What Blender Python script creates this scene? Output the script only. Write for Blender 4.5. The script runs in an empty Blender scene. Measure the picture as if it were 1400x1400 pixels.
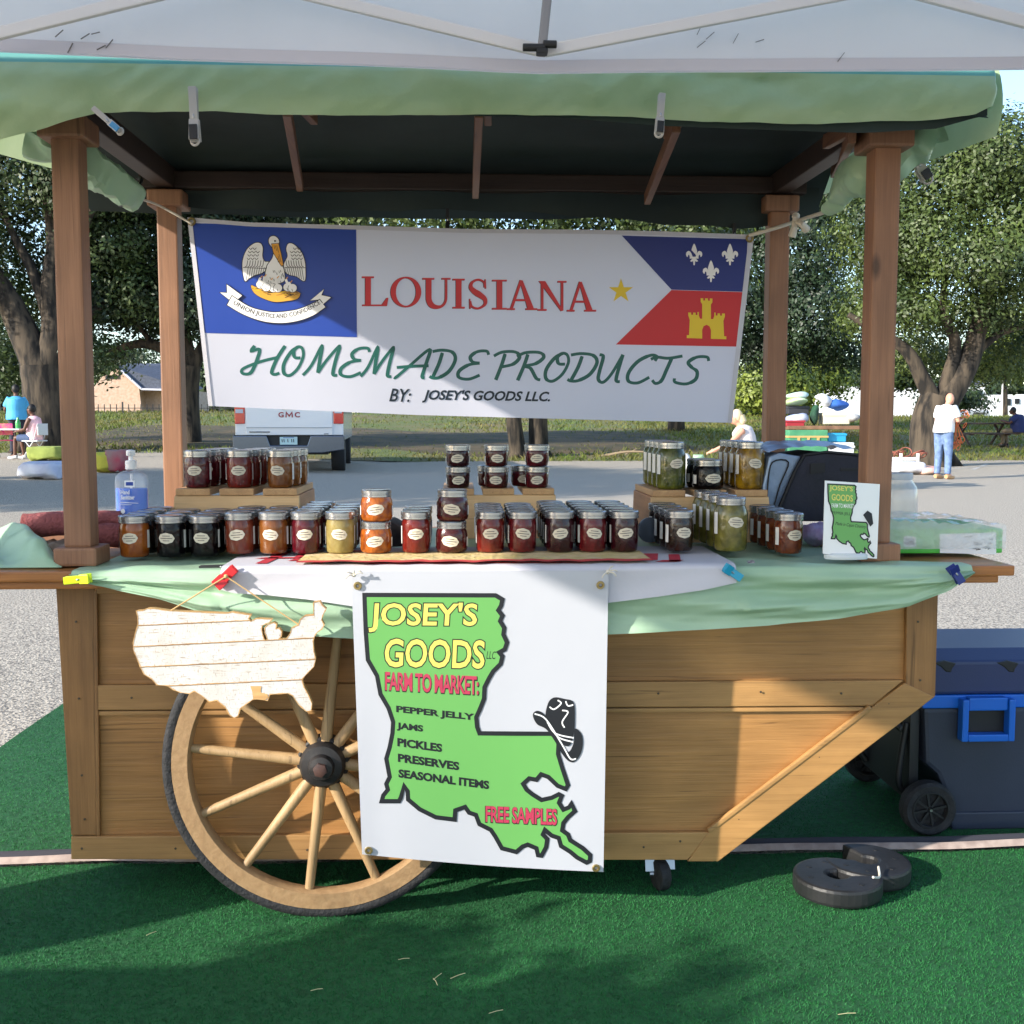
import bpy, bmesh, math, random
import numpy as np
from mathutils import Vector, Matrix
from mathutils import noise as mnoise
R = math.radians
SC = bpy.context.scene
COL = SC.collection
random.seed(7)
# ------------------------------------------------------------------ camera
CH, FL = 1.13, 1500.0                       # camera height, focal length in 1400-px units
PITCH, YAW = R(4.76), R(2.6)
cd = bpy.data.cameras.new('camera'); cam = bpy.data.objects.new('camera', cd); COL.objects.link(cam)
cam.location = (0, 0, CH); cam.rotation_euler = (R(90) - PITCH, 0, -YAW)
cd.sensor_width = 36; cd.lens = 36 * FL / 1400; cd.clip_start = 0.05; cd.clip_end = 900
SC.camera = cam
# ------------------------------------------------------------------ sun, sky, exposure
SUN_EL, SUN_AZ = R(23), R(62)               # light travels towards +X (right) and +Y (away)
trav = Vector((math.sin(SUN_AZ) * math.cos(SUN_EL), math.cos(SUN_AZ) * math.cos(SUN_EL), -math.sin(SUN_EL)))
sl = bpy.data.lights.new('sun', 'SUN'); sl.energy = 3.4; sl.angle = R(0.8); sl.color = (1.0, 0.93, 0.82)
so = bpy.data.objects.new('sun', sl); COL.objects.link(so); so.rotation_euler = trav.to_track_quat('-Z', 'Y').to_euler()
so.location = (-30, -16, 16)
W = bpy.data.worlds.new('World'); SC.world = W; W.use_nodes = True
wn = W.node_tree.nodes; sky = wn.new('ShaderNodeTexSky'); sky.sky_type = 'NISHITA'; sky.sun_disc = False
sky.sun_elevation = SUN_EL; sky.sun_rotation = math.atan2(-trav.x, -trav.y); sky.dust_density = 0.6; sky.ozone_density = 2.0
W.node_tree.links.new(sky.outputs[0], wn['Background'].inputs[0]); wn['Background'].inputs[1].default_value = 0.15
vs = SC.view_settings; vs.view_transform = 'Standard'; vs.look = 'None'; vs.gamma = 1; vs.exposure = 1.32
SC.cycles.max_bounces = 8; SC.cycles.transparent_max_bounces = 8
SC.cycles.sample_clamp_indirect = 4
# ------------------------------------------------------------------ helpers
F_ = Vector((math.sin(YAW) * math.cos(PITCH), math.cos(YAW) * math.cos(PITCH), -math.sin(PITCH)))
R_ = Vector((math.cos(YAW), -math.sin(YAW), 0)); U_ = R_.cross(F_)
def ray(x, y): return F_ + R_ * ((x - 700) / FL) + U_ * ((700 - y) / FL)
def at(x, y, Y):                            # photo pixel -> point in the plane at depth Y
    d = ray(x, y); return Vector((0, 0, CH)) + d * (Y / d.y)
def atz(x, y, z):                           # photo pixel -> point on the level z
    d = ray(x, y); return Vector((0, 0, CH)) + d * ((z - CH) / d.z)
def C(r, g, b):
    f = lambda c: (c / 12.92 if c <= .04045 else ((c + .055) / 1.055) ** 2.4)
    return (f(r / 255), f(g / 255), f(b / 255), 1)
def mat(name, c, rough=.6, c2=None, scale=8, stretch=(1, 1, 1), bump=0, bscale=None, metal=0, coat=0, transl=0, spec=.5, lo=.35, hi=.65, island=0, dist=0, alpha=1, transm=0):
    m = bpy.data.materials.new(name); m.use_nodes = True; nt = m.node_tree; N = nt.nodes; L = nt.links
    b = N['Principled BSDF']; b.inputs['Roughness'].default_value = rough; b.inputs['Metallic'].default_value = metal
    b.inputs['Coat Weight'].default_value = coat; b.inputs['Coat Roughness'].default_value = .06
    b.inputs['Specular IOR Level'].default_value = spec; b.inputs['Base Color'].default_value = c
    b.inputs['Alpha'].default_value = alpha; b.inputs['Transmission Weight'].default_value = transm
    src = None
    if c2 or bump:
        tc = N.new('ShaderNodeTexCoord'); mp = N.new('ShaderNodeMapping'); mp.inputs['Scale'].default_value = stretch
        L.new(tc.outputs['Object'], mp.inputs[0])
    if c2:
        no = N.new('ShaderNodeTexNoise'); no.inputs['Scale'].default_value = scale; no.inputs['Detail'].default_value = 6
        no.inputs['Distortion'].default_value = dist
        L.new(mp.outputs[0], no.inputs['Vector']); cr = N.new('ShaderNodeValToRGB')
        cr.color_ramp.elements[0].position = lo; cr.color_ramp.elements[1].position = hi
        cr.color_ramp.elements[0].color = c; cr.color_ramp.elements[1].color = c2
        L.new(no.outputs['Fac'], cr.inputs[0]); src = cr.outputs[0]
        if island:
            g = N.new('ShaderNodeNewGeometry'); mr = N.new('ShaderNodeMapRange'); mr.inputs[3].default_value = 1 - island; mr.inputs[4].default_value = 1 + island
            hv = N.new('ShaderNodeHueSaturation'); L.new(g.outputs['Random Per Island'], mr.inputs[0]); L.new(mr.outputs[0], hv.inputs['Value'])
            L.new(src, hv.inputs['Color']); src = hv.outputs[0]
        L.new(src, b.inputs['Base Color'])
    if bump:
        n2 = N.new('ShaderNodeTexNoise'); n2.inputs['Scale'].default_value = bscale or scale; n2.inputs['Detail'].default_value = 5
        L.new(mp.outputs[0], n2.inputs['Vector']); bp = N.new('ShaderNodeBump'); bp.inputs['Strength'].default_value = bump; bp.inputs['Distance'].default_value = .01
        L.new(n2.outputs['Fac'], bp.inputs['Height']); L.new(bp.outputs[0], b.inputs['Normal'])
    if transl:
        tr = N.new('ShaderNodeBsdfTranslucent'); mx = N.new('ShaderNodeMixShader'); mx.inputs[0].default_value = transl
        tr.inputs[0].default_value = c
        if src: L.new(src, tr.inputs[0])
        L.new(b.outputs[0], mx.inputs[1]); L.new(tr.outputs[0], mx.inputs[2]); L.new(mx.outputs[0], N['Material Output'].inputs[0])
    return m
def wood(name, c1, c2, ax, rough=.55, knots=.0, bump=.25, sc=1.0):
    """long-grain wood: two stretched noises along axis ax plus dark flecks and a few knots"""
    m = bpy.data.materials.new(name); m.use_nodes = True; nt = m.node_tree; N = nt.nodes; L = nt.links; b = N['Principled BSDF']
    b.inputs['Roughness'].default_value = rough
    tc = N.new('ShaderNodeTexCoord')
    def nz(s_along, s_across, scale, detail, dist):
        mp = N.new('ShaderNodeMapping'); s = [s_across] * 3; s[ax] = s_along; mp.inputs['Scale'].default_value = s
        n = N.new('ShaderNodeTexNoise'); n.inputs['Scale'].default_value = scale; n.inputs['Detail'].default_value = detail; n.inputs['Distortion'].default_value = dist
        L.new(tc.outputs['Object'], mp.inputs[0]); L.new(mp.outputs[0], n.inputs['Vector']); return n.outputs['Fac']
    a = nz(.9 * sc, 26 * sc, 2.0, 6, .9); f = nz(5 * sc, 170 * sc, 1.6, 6, .3); w = nz(1, 1, 3.2, 3, 0)
    mixf = N.new('ShaderNodeMix'); mixf.data_type = 'FLOAT'; mixf.inputs[0].default_value = .42; L.new(a, mixf.inputs[2]); L.new(f, mixf.inputs[3])
    cr = N.new('ShaderNodeValToRGB'); e = cr.color_ramp.elements; e[0].position = .22; e[1].position = .76; e[0].color = c2; e[1].color = c1
    L.new(mixf.outputs[0], cr.inputs[0])
    hv = N.new('ShaderNodeHueSaturation'); mr = N.new('ShaderNodeMapRange'); mr.inputs[1].default_value = .3; mr.inputs[2].default_value = .7; mr.inputs[3].default_value = .82; mr.inputs[4].default_value = 1.14
    L.new(w, mr.inputs[0]); L.new(mr.outputs[0], hv.inputs['Value']); L.new(cr.outputs[0], hv.inputs['Color']); out = hv.outputs[0]
    if knots:
        mp = N.new('ShaderNodeMapping'); s = [1, 1, 1]; s[ax] = .45; mp.inputs['Scale'].default_value = s
        vo = N.new('ShaderNodeTexVoronoi'); vo.inputs['Scale'].default_value = 7; L.new(tc.outputs['Object'], mp.inputs[0]); L.new(mp.outputs[0], vo.inputs['Vector'])
        k = N.new('ShaderNodeValToRGB'); ke = k.color_ramp.elements; ke[0].position = .04; ke[1].position = .11; ke[0].color = (knots, knots, knots, 1); ke[1].color = (0, 0, 0, 1)
        L.new(vo.outputs['Distance'], k.inputs[0]); mx = N.new('ShaderNodeMix'); mx.data_type = 'RGBA'
        L.new(k.outputs[0], mx.inputs[0]); L.new(out, mx.inputs[6]); mx.inputs[7].default_value = tuple(x * .25 for x in c2[:3]) + (1,); out = mx.outputs[2]
    ck = nz(1.6 * sc, 70 * sc, 1.3, 4, 1.2); kr = N.new('ShaderNodeValToRGB'); kr.color_ramp.elements[0].position = .63; kr.color_ramp.elements[1].position = .70; kr.color_ramp.elements[0].color = (0, 0, 0, 1); kr.color_ramp.elements[1].color = (.55, .55, .55, 1)
    L.new(ck, kr.inputs[0]); mk = N.new('ShaderNodeMix'); mk.data_type = 'RGBA'; mk.inputs[7].default_value = tuple(x * .35 for x in c2[:3]) + (1,); L.new(kr.outputs[0], mk.inputs[0]); L.new(out, mk.inputs[6]); out = mk.outputs[2]
    bl = nz(2.2, 5, 1.6, 6, .6); hb = N.new('ShaderNodeHueSaturation'); mb_ = N.new('ShaderNodeMapRange'); mb_.inputs[1].default_value = .35; mb_.inputs[2].default_value = .65; mb_.inputs[3].default_value = .86; mb_.inputs[4].default_value = 1.1
    L.new(bl, mb_.inputs[0]); L.new(mb_.outputs[0], hb.inputs['Value']); L.new(out, hb.inputs['Color']); out = hb.outputs[0]
    L.new(out, b.inputs['Base Color'])
    bp = N.new('ShaderNodeBump'); bp.inputs['Strength'].default_value = bump; bp.inputs['Distance'].default_value = .004; L.new(mixf.outputs[0], bp.inputs['Height']); L.new(bp.outputs[0], b.inputs['Normal'])
    return m
def worldloc(o):
    v = Vector((0, 0, 0))
    while o: v += Vector(o.location); o = o.parent
    return v
def tag(o, label=None, cat=None, group=None, kind=None):
    if label: o['label'] = label
    if cat: o['category'] = cat
    if group: o['group'] = group
    if kind: o['kind'] = kind
    return o
def thing(name, label, cat, loc, group=None):
    o = bpy.data.objects.new(name, None); COL.objects.link(o); o.location = loc; o.empty_display_size = .1
    return tag(o, label, cat, group)
def copytree(o, loc, parent=None, label=None, group=None, rz=None):
    c = o.copy(); COL.objects.link(c)
    if parent: c.parent = parent
    else:
        c.location = loc
        if rz is not None: c.rotation_euler = (0, 0, rz)
    if label: c['label'] = label
    if group: c['group'] = group
    for ch in o.children: copytree(ch, None, c)
    return c
class MB:
    def __init__(s): s.v = []; s.f = []; s.m = []
    def add(s, vs_, fs, mi=0):
        k = len(s.v); s.v += [Vector(p) for p in vs_]; s.f += [tuple(i + k for i in f) for f in fs]; s.m += [mi] * len(fs); return s
    def poly(s, pts, mi=0): return s.add(pts, [tuple(range(len(pts)))], mi)
    def prism(s, pts, vec, mi=0, mi2=None):
        n = len(pts); vec = Vector(vec); a = [Vector(p) for p in pts]
        k = len(s.v); s.v += a + [p + vec for p in a]
        s.f += [tuple(range(k, k + n)), tuple(range(k + 2 * n - 1, k + n - 1, -1))]; s.m += [mi, mi]
        for i in range(n):
            j = (i + 1) % n; s.f.append((k + i, k + n + i, k + n + j, k + j)); s.m.append(mi if mi2 is None else mi2)
        return s
    def box(s, lo, hi, mi=0):
        x0, y0, z0 = lo; x1, y1, z1 = hi
        return s.add([(x0, y0, z0), (x1, y0, z0), (x1, y1, z0), (x0, y1, z0), (x0, y0, z1), (x1, y0, z1), (x1, y1, z1), (x0, y1, z1)],
                     [(0, 3, 2, 1), (4, 5, 6, 7), (0, 1, 5, 4), (1, 2, 6, 5), (2, 3, 7, 6), (3, 0, 4, 7)], mi)
    def bar(s, p, q, w, h, up=(0, 0, 1), mi=0):
        p, q = Vector(p), Vector(q); d = (q - p).normalized(); a = d.cross(Vector(up)).normalized(); b = a.cross(d)
        c = [a * (i * w / 2) + b * (j * h / 2) for i, j in ((-1, -1), (1, -1), (1, 1), (-1, 1))]
        return s.add([p + k for k in c] + [q + k for k in c], [(0, 1, 2, 3), (7, 6, 5, 4), (0, 4, 5, 1), (1, 5, 6, 2), (2, 6, 7, 3), (3, 7, 4, 0)], mi)
    def tube(s, pts, r, n=8, mi=0, cap=True, flat=1.0):
        pts = [Vector(p) for p in pts]; rr = r if isinstance(r, (list, tuple)) else [r] * len(pts); k = len(s.v); a = None
        for i, p in enumerate(pts):
            d = (pts[min(i + 1, len(pts) - 1)] - pts[max(i - 1, 0)]).normalized()
            if a is None: a = d.orthogonal().normalized()
            else: a = (a - d * a.dot(d)); a = a.normalized() if a.length > 1e-6 else d.orthogonal().normalized()
            b = d.cross(a)
            for j in range(n):
                t = 2 * math.pi * j / n; s.v.append(p + a * (rr[i] * math.cos(t)) + b * (rr[i] * flat * math.sin(t)))
        for i in range(len(pts) - 1):
            for j in range(n):
                s.f.append((k + i * n + j, k + i * n + (j + 1) % n, k + (i + 1) * n + (j + 1) % n, k + (i + 1) * n + j)); s.m.append(mi)
        if cap:
            s.f += [tuple(range(k + n - 1, k - 1, -1)), tuple(range(k + (len(pts) - 1) * n, k + len(pts) * n))]; s.m += [mi, mi]
        return s
    def lathe(s, prof, c=(0, 0, 0), n=20, mi=0, ax=(0, 0, 1), sx=1, sy=1):
        c = Vector(c); z = Vector(ax).normalized(); x = z.orthogonal().normalized() if abs(z.z) < .99 else Vector((1, 0, 0)); y = z.cross(x); k = len(s.v)
        for r, h in prof:
            for j in range(n):
                t = 2 * math.pi * j / n; s.v.append(c + x * (r * sx * math.cos(t)) + y * (r * sy * math.sin(t)) + z * h)
        for i in range(len(prof) - 1):
            for j in range(n):
                s.f.append((k + i * n + j, k + i * n + (j + 1) % n, k + (i + 1) * n + (j + 1) % n, k + (i + 1) * n + j)); s.m.append(mi)
        s.f += [tuple(range(k + n - 1, k - 1, -1)), tuple(range(k + (len(prof) - 1) * n, k + len(prof) * n))]; s.m += [mi, mi]
        return s
    def ball(s, c, r, n=12, mi=0):
        if not isinstance(r, (tuple, list)): r = (r, r, r)
        c = Vector(c); h = n // 2 + 1; vs_ = [c + Vector((0, 0, -r[2]))]; fs = []
        for i in range(1, h):
            t = -math.pi / 2 + math.pi * i / h
            for j in range(n):
                u = 2 * math.pi * j / n; vs_.append(c + Vector((r[0] * math.cos(t) * math.cos(u), r[1] * math.cos(t) * math.sin(u), r[2] * math.sin(t))))
        vs_.append(c + Vector((0, 0, r[2]))); last = len(vs_) - 1
        for j in range(n): fs.append((0, 1 + (j + 1) % n, 1 + j))
        for i in range(h - 2):
            for j in range(n): a = 1 + i * n; fs.append((a + j, a + (j + 1) % n, a + n + (j + 1) % n, a + n + j))
        a = 1 + (h - 2) * n
        for j in range(n): fs.append((a + j, a + (j + 1) % n, last))
        return s.add(vs_, fs, mi)
    def grid(s, fn, nu, nv, mi=0, close=False):
        vs_ = [fn(i / nu, j / nv) for j in range(nv + 1) for i in range(nu + 1)]
        return s.add(vs_, [(j * (nu + 1) + i, j * (nu + 1) + i + 1, (j + 1) * (nu + 1) + i + 1, (j + 1) * (nu + 1) + i) for j in range(nv) for i in range(nu)], mi)
    def torus(s, c, r, r2, ax=(0, 1, 0), n=40, m=10, mi=0, w=1.0):
        c = Vector(c); z = Vector(ax).normalized(); x = z.orthogonal().normalized(); y = z.cross(x); k = len(s.v)
        for i in range(n):
            t = 2 * math.pi * i / n; d = x * math.cos(t) + y * math.sin(t)
            for j in range(m):
                u = 2 * math.pi * j / m; s.v.append(c + d * (r + r2 * math.cos(u)) + z * (r2 * w * math.sin(u)))
        for i in range(n):
            for j in range(m):
                s.f.append((k + i * m + j, k + i * m + (j + 1) % m, k + (i + 1) % n * m + (j + 1) % m, k + (i + 1) % n * m + j)); s.m.append(mi)
        return s
    def rot(s, axis, ang, c=(0, 0, 0), start=0):
        M = Matrix.Rotation(ang, 3, axis); c = Vector(c)
        for i in range(start, len(s.v)): s.v[i] = M @ (s.v[i] - c) + c
        return s
    def build(s, name, mats, parent=None, loc=None, smooth=True, bevel=0, ang=40, solid=0, remesh=0, sub=0):
        o_ = worldloc(parent) if parent else Vector(loc if loc is not None else (0, 0, 0))
        me = bpy.data.meshes.new(name); me.from_pydata([tuple(p - o_) for p in s.v], [], s.f)
        mats = mats if isinstance(mats, (list, tuple)) else [mats]
        for m in mats: me.materials.append(m)
        if len(mats) > 1: me.polygons.foreach_set('material_index', s.m)
        bm = bmesh.new(); bm.from_mesh(me); bmesh.ops.recalc_face_normals(bm, faces=bm.faces) if not solid else None
        if bevel:
            ed = [e for e in bm.edges if e.is_manifold and e.calc_face_angle(0) > .5]
            bmesh.ops.bevel(bm, geom=ed, offset=bevel, segments=2, profile=.6, affect='EDGES', clamp_overlap=True)
        bm.to_mesh(me); bm.free()
        o = bpy.data.objects.new(name, me); COL.objects.link(o)
        if parent: o.parent = parent
        elif loc is not None: o.location = loc
        if remesh or solid or sub:
            if remesh:
                md = o.modifiers.new('r', 'REMESH'); md.mode = 'VOXEL'; md.voxel_size = remesh
                md = o.modifiers.new('s', 'SMOOTH'); md.iterations = 4
            if solid: md = o.modifiers.new('so', 'SOLIDIFY'); md.thickness = solid; md.offset = 0
            if sub: md = o.modifiers.new('su', 'SUBSURF'); md.levels = sub; md.render_levels = sub
            bpy.context.view_layer.update(); dg = bpy.context.evaluated_depsgraph_get()
            m2 = bpy.data.meshes.new_from_object(o.evaluated_get(dg)); o.modifiers.clear(); o.data = m2; m2.name = name; bpy.data.meshes.remove(me); me = m2
        if smooth:
            me.shade_smooth(); me.set_sharp_from_angle(angle=R(ang))
        return o
def lerp(a, b, t): return a + (b - a) * t
def interp(x, pts):
    if x <= pts[0][0]: return pts[0][1]
    for (a, b), (c, d) in zip(pts, pts[1:]):
        if x <= c:
            t = (x - a) / (c - a); return lerp(b, d, t)
    return pts[-1][1]
def catmull(p, n=8, closed=False):
    out = []; k = len(p); rng = range(k if closed else k - 1)
    for i in rng:
        a, b, c, d = ((p[(i - 1) % k], p[i], p[(i + 1) % k], p[(i + 2) % k]) if closed else (p[max(i - 1, 0)], p[i], p[i + 1], p[min(i + 2, k - 1)]))
        for j in range(n):
            t = j / n
            out.append(tuple(.5 * (2 * b[q] + (c[q] - a[q]) * t + (2 * a[q] - 5 * b[q] + 4 * c[q] - d[q]) * t * t + (3 * b[q] - a[q] - 3 * c[q] + d[q]) * t ** 3) for q in range(len(b))))
    if not closed: out.append(tuple(p[-1]))
    return out
_tx = {}
def text2d(string, shear=0, bold=0, space=1):
    key = (string, shear, bold, space)
    if key in _tx: return _tx[key]
    cu = bpy.data.curves.new('t', 'FONT'); cu.body = string; cu.shear = shear; cu.offset = bold; cu.space_character = space; cu.fill_mode = 'FRONT'; cu.resolution_u = 3
    o = bpy.data.objects.new('t', cu); COL.objects.link(o); bpy.context.view_layer.update()
    me = bpy.data.meshes.new_from_object(o.evaluated_get(bpy.context.evaluated_depsgraph_get()))
    v = [(p.co.x, p.co.y) for p in me.vertices]; f = [tuple(p.vertices) for p in me.polygons]
    bpy.data.objects.remove(o); bpy.data.curves.remove(cu); bpy.data.meshes.remove(me)
    _tx[key] = (v, f); return v, f
class Art:
    """flat print: shapes given in sheet coordinates, laid in thin layers on a surface map(px, py, lift)"""
    def __init__(s, mp, lift=.0012, step=.00004): s.mp = mp; s.mb = MB(); s.n = 0; s.lift = lift; s.step = step; s.mats = []
    def mi(s, m):
        if m not in s.mats: s.mats.append(m)
        return s.mats.index(m)
    def up(s, k=1): s.n += k; return s.lift + s.n * s.step
    def fill(s, pts, m, cut=0):
        l = s.up()
        bm = bmesh.new(); fc = bm.faces.new([bm.verts.new((p[0], p[1], 0)) for p in pts]); fc.normal_update(); bmesh.ops.triangulate(bm, faces=bm.faces[:])
        if cut:
            for q in (0, 1):
                lo = min(p[q] for p in pts); hi = max(p[q] for p in pts); k = cut * math.floor(lo / cut) + cut
                while k < hi:
                    co = [0, 0, 0]; co[q] = k; no = [0, 0, 0]; no[q] = 1
                    bmesh.ops.bisect_plane(bm, geom=bm.verts[:] + bm.edges[:] + bm.faces[:], plane_co=co, plane_no=no); k += cut
        bm.verts.index_update(); s.mb.add([s.mp(v.co.x, v.co.y, l) for v in bm.verts], [tuple(v.index for v in f.verts) for f in bm.faces], s.mi(m)); bm.free()
        return s
    def stroke(s, pts, w, m, closed=False, taper=None):
        l = s.up(); n = len(pts); L_, R2 = [], []
        for i in range(n):
            a = pts[(i - 1) % n] if (closed or i > 0) else pts[i]; c = pts[(i + 1) % n] if (closed or i < n - 1) else pts[i]
            d1 = Vector((pts[i][0] - a[0], pts[i][1] - a[1])); d2 = Vector((c[0] - pts[i][0], c[1] - pts[i][1]))
            if d1.length: d1.normalize()
            if d2.length: d2.normalize()
            t = d1 + d2; t = t.normalized() if t.length > 1e-6 else d2
            nn = Vector((-t.y, t.x)); ref = d2 if d2.length else d1
            k = 1 / max(.55, abs(t.dot(ref))); ww = (taper[i] if taper else w) / 2 * k
            L_.append((pts[i][0] + nn.x * ww, pts[i][1] + nn.y * ww)); R2.append((pts[i][0] - nn.x * ww, pts[i][1] - nn.y * ww))
        vs_ = [s.mp(p[0], p[1], l) for p in L_ + R2]; q = n if closed else n - 1
        s.mb.add(vs_, [(i, (i + 1) % n, n + (i + 1) % n, n + i) for i in range(q)], s.mi(m)); return s
    def text(s, string, x0, x1, b0, b1, h, m, shear=0, bold=0, space=1, arc=None):
        v, f = text2d(string, shear, bold, space); xa = min(p[0] for p in v); xb = max(p[0] for p in v); ya = min(p[1] for p in v); yb = max(p[1] for p in v)
        if "Q" in string or "," in string: pass
        l = s.up(); out = []
        for p in v:
            t = (p[0] - xa) / (xb - xa); y = (p[1] - ya) / (yb - ya) * h
            if arc: out.append(s.mp(*arc(t, y), l))
            else: out.append(s.mp(x0 + (x1 - x0) * t, b0 + (b1 - b0) * t - y, l))
        s.mb.add(out, f, s.mi(m)); return s
    def build(s, name, parent):
        o = s.mb.build(name, s.mats, parent, smooth=False); return o
# ------------------------------------------------------------------ materials
M = {}
M['ply'] = wood('plywood panel', C(188, 138, 82), C(152, 108, 60), 0, rough=.5, bump=.5)
M['railx'] = wood('rail wood', C(188, 144, 90), C(152, 112, 66), 0, knots=.7)
M['stile'] = wood('stile wood', C(164, 120, 72), C(126, 88, 50), 2, knots=.6)
M['post'] = wood('cedar post', C(158, 114, 84), C(116, 80, 58), 2, knots=.8)
M['beamx'] = wood('cedar beam', C(66, 48, 38), C(46, 34, 28), 0)
M['beamy'] = wood('cedar rafter', C(136, 92, 62), C(100, 66, 46), 1)
M['top'] = wood('oak shelf', C(196, 132, 72), C(132, 78, 38), 0, rough=.35)
M['spoke'] = wood('wheel wood', C(182, 152, 112), C(146, 116, 78), 2, sc=1.4)
M['rim'] = mat('rim wood', C(158, 128, 92), .55, C(146, 116, 82), 60, bump=.2)
M['rubber'] = mat('black rubber', C(26, 27, 30), .75, C(40, 40, 43), 40, bump=.4, bscale=120)
M['iron'] = mat('dark iron', C(28, 27, 28), .55, C(40, 36, 36), 30, bump=.25)
M['steel'] = mat('zinc steel', C(168, 170, 172), .32, metal=.9)
M['pine'] = wood('pine board', C(226, 190, 140), C(206, 160, 108), 0, knots=.85, bump=.1)
M['piney'] = wood('pine slat', C(214, 172, 122), C(178, 130, 84), 1, bump=.1)
M['green'] = mat('green satin cloth', C(182, 212, 182), .38, C(168, 202, 170), 5, bump=.4, bscale=11, transl=.18)
M['roofgreen'] = mat('green roof cloth', C(188, 208, 166), .55, C(174, 198, 152), 5, bump=.7, bscale=14, transl=.25)
M['roofsunlit'] = mat('sunlit tinted roof cloth', C(124, 190, 180), .5, C(108, 176, 166), 4, bump=.15, bscale=7, transl=.3)  # sunlit look of the roof top put into the cloth colour
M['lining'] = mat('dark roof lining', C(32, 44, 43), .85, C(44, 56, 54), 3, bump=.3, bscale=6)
M['white'] = mat('white cloth', C(196, 196, 206), .6, bump=.08, bscale=14)
M['bannervinyl'] = mat('banner vinyl', C(216, 216, 228), .4, bump=.25, bscale=4, transl=.34)
M['vinyl'] = mat('white vinyl', C(192, 194, 202), .34, bump=.25, bscale=4, transl=.06)
M['tent'] = mat('white tent fabric', C(238, 237, 239), .7, C(230, 230, 233), 2, bump=.25, bscale=5, transl=.36)
M['alu'] = mat('painted truss', C(218, 218, 220), .45)
M['black'] = mat('matt black', C(30, 31, 34), .5)
M['blackprint'] = mat('black print', C(28, 30, 36), .5)
M['rope'] = mat('cotton string', C(214, 206, 192), .8)
M['twine'] = mat('jute twine', C(196, 162, 112), .85)
M['redplastic'] = mat('red plastic', C(206, 44, 50), .35)
M['neon'] = mat('neon yellow plastic', C(204, 232, 30), .35)
M['teal'] = mat('teal plastic', C(24, 150, 186), .35)
M['navy'] = mat('navy plastic', C(28, 44, 120), .35)
M['brass'] = mat('brass grommet', C(168, 148, 98), .3, metal=.8)
# ------------------------------------------------------------------ ground
M['asphalt'] = mat('asphalt', C(198, 186, 168), .9, C(112, 106, 98), 75, bump=1.0, bscale=90, lo=.40, hi=.62)
M['lawn'] = mat('lawn', C(88, 100, 42), .9, C(110, 98, 60), .35, bump=.6, bscale=30, lo=.4, hi=.6)
YG = 30.5                                     # far edge of the parking lot
def lotz(x, y): return -.02 * max(0, min(1, (10 - y) / 4)) + .012 * max(0, y - 10) * min(1, max(0, (-x - 2) / 6))
b = MB(); b.grid(lambda u, v: ((lambda x, y: (x, y, lotz(x, y)))(lerp(-60, 60, u), lerp(-30, YG + 3, v))), 120, 70); tag(b.build('parking_lot', M['asphalt'], smooth=False), kind='structure')
def lawnz(x, y): return lotz(x, min(y, YG)) + .05 * min(27, max(0, y - YG - .5)) - .03 + .05 * min(1, max(0, (y - YG) / .5)) + .03 * mnoise.noise((x * .2, y * .2, 0)) * min(1, max(0, (y - YG) / 4))
b = MB(); b.grid(lambda u, v: ((lambda x, y: (x, y, lawnz(x, y)))(lerp(-420, 420, u), YG - .4 + 800 * v ** 2.2)), 120, 90); tag(b.build('lawn', M['lawn']), kind='structure')
def blades(name, area, n, h, w, m, seed, label=None, kind='stuff', mask=None, zf=None, parent=None):
    r = np.random.default_rng(seed); x = r.uniform(area[0], area[1], n); y = r.uniform(area[2], area[3], n)
    if mask is not None:
        k = mask(x, y); x = x[k]; y = y[k]; n = len(x)
    z = np.array([zf(a, c) for a, c in zip(x, y)]) if zf else np.zeros(n)
    t = r.uniform(0, 6.283, n); hh = h * r.uniform(.5, 1.2, n); dx = np.cos(t) * w; dy = np.sin(t) * w; lx = r.normal(0, .6, n) * hh; ly = r.normal(0, .6, n) * hh
    v = np.empty((n, 3, 3)); v[:, 0] = np.stack([x - dx, y - dy, z], 1); v[:, 1] = np.stack([x + dx, y + dy, z], 1); v[:, 2] = np.stack([x + lx, y + ly, z + hh], 1)
    me = bpy.data.meshes.new(name); me.vertices.add(3 * n); me.vertices.foreach_set('co', v.ravel()); me.loops.add(3 * n); me.loops.foreach_set('vertex_index', np.arange(3 * n, dtype=np.int32))
    me.polygons.add(n); me.polygons.foreach_set('loop_start', np.arange(0, 3 * n, 3, dtype=np.int32)); me.polygons.foreach_set('loop_total', np.full(n, 3, dtype=np.int32)); me.update(); me.materials.append(m)
    o = bpy.data.objects.new(name, me); COL.objects.link(o)
    if parent: o.parent = parent
    if label: tag(o, label, 'grass', kind=kind)
    elif kind: tag(o, kind=kind)
    return o
M['grassblade'] = mat('grass blade', C(92, 112, 40), .7, C(120, 110, 58), .5, island=.35, transl=.3)
blades('grass', (-30, 30, YG - .1, 58), 60000, .13, .03, M['grassblade'], 3, mask=(lambda x, y: ~((x > -13) & (x < 8) & (y > 33)) | (np.random.default_rng(5).uniform(0, 1, len(x)) < .45)), label='patchy dry green grass growing beyond the parking lot', zf=lawnz)
# faded paint lines on the lot near the standing man
M['paint'] = mat('worn white paint', C(206, 204, 198), .8, C(150, 146, 142), 30)
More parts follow.
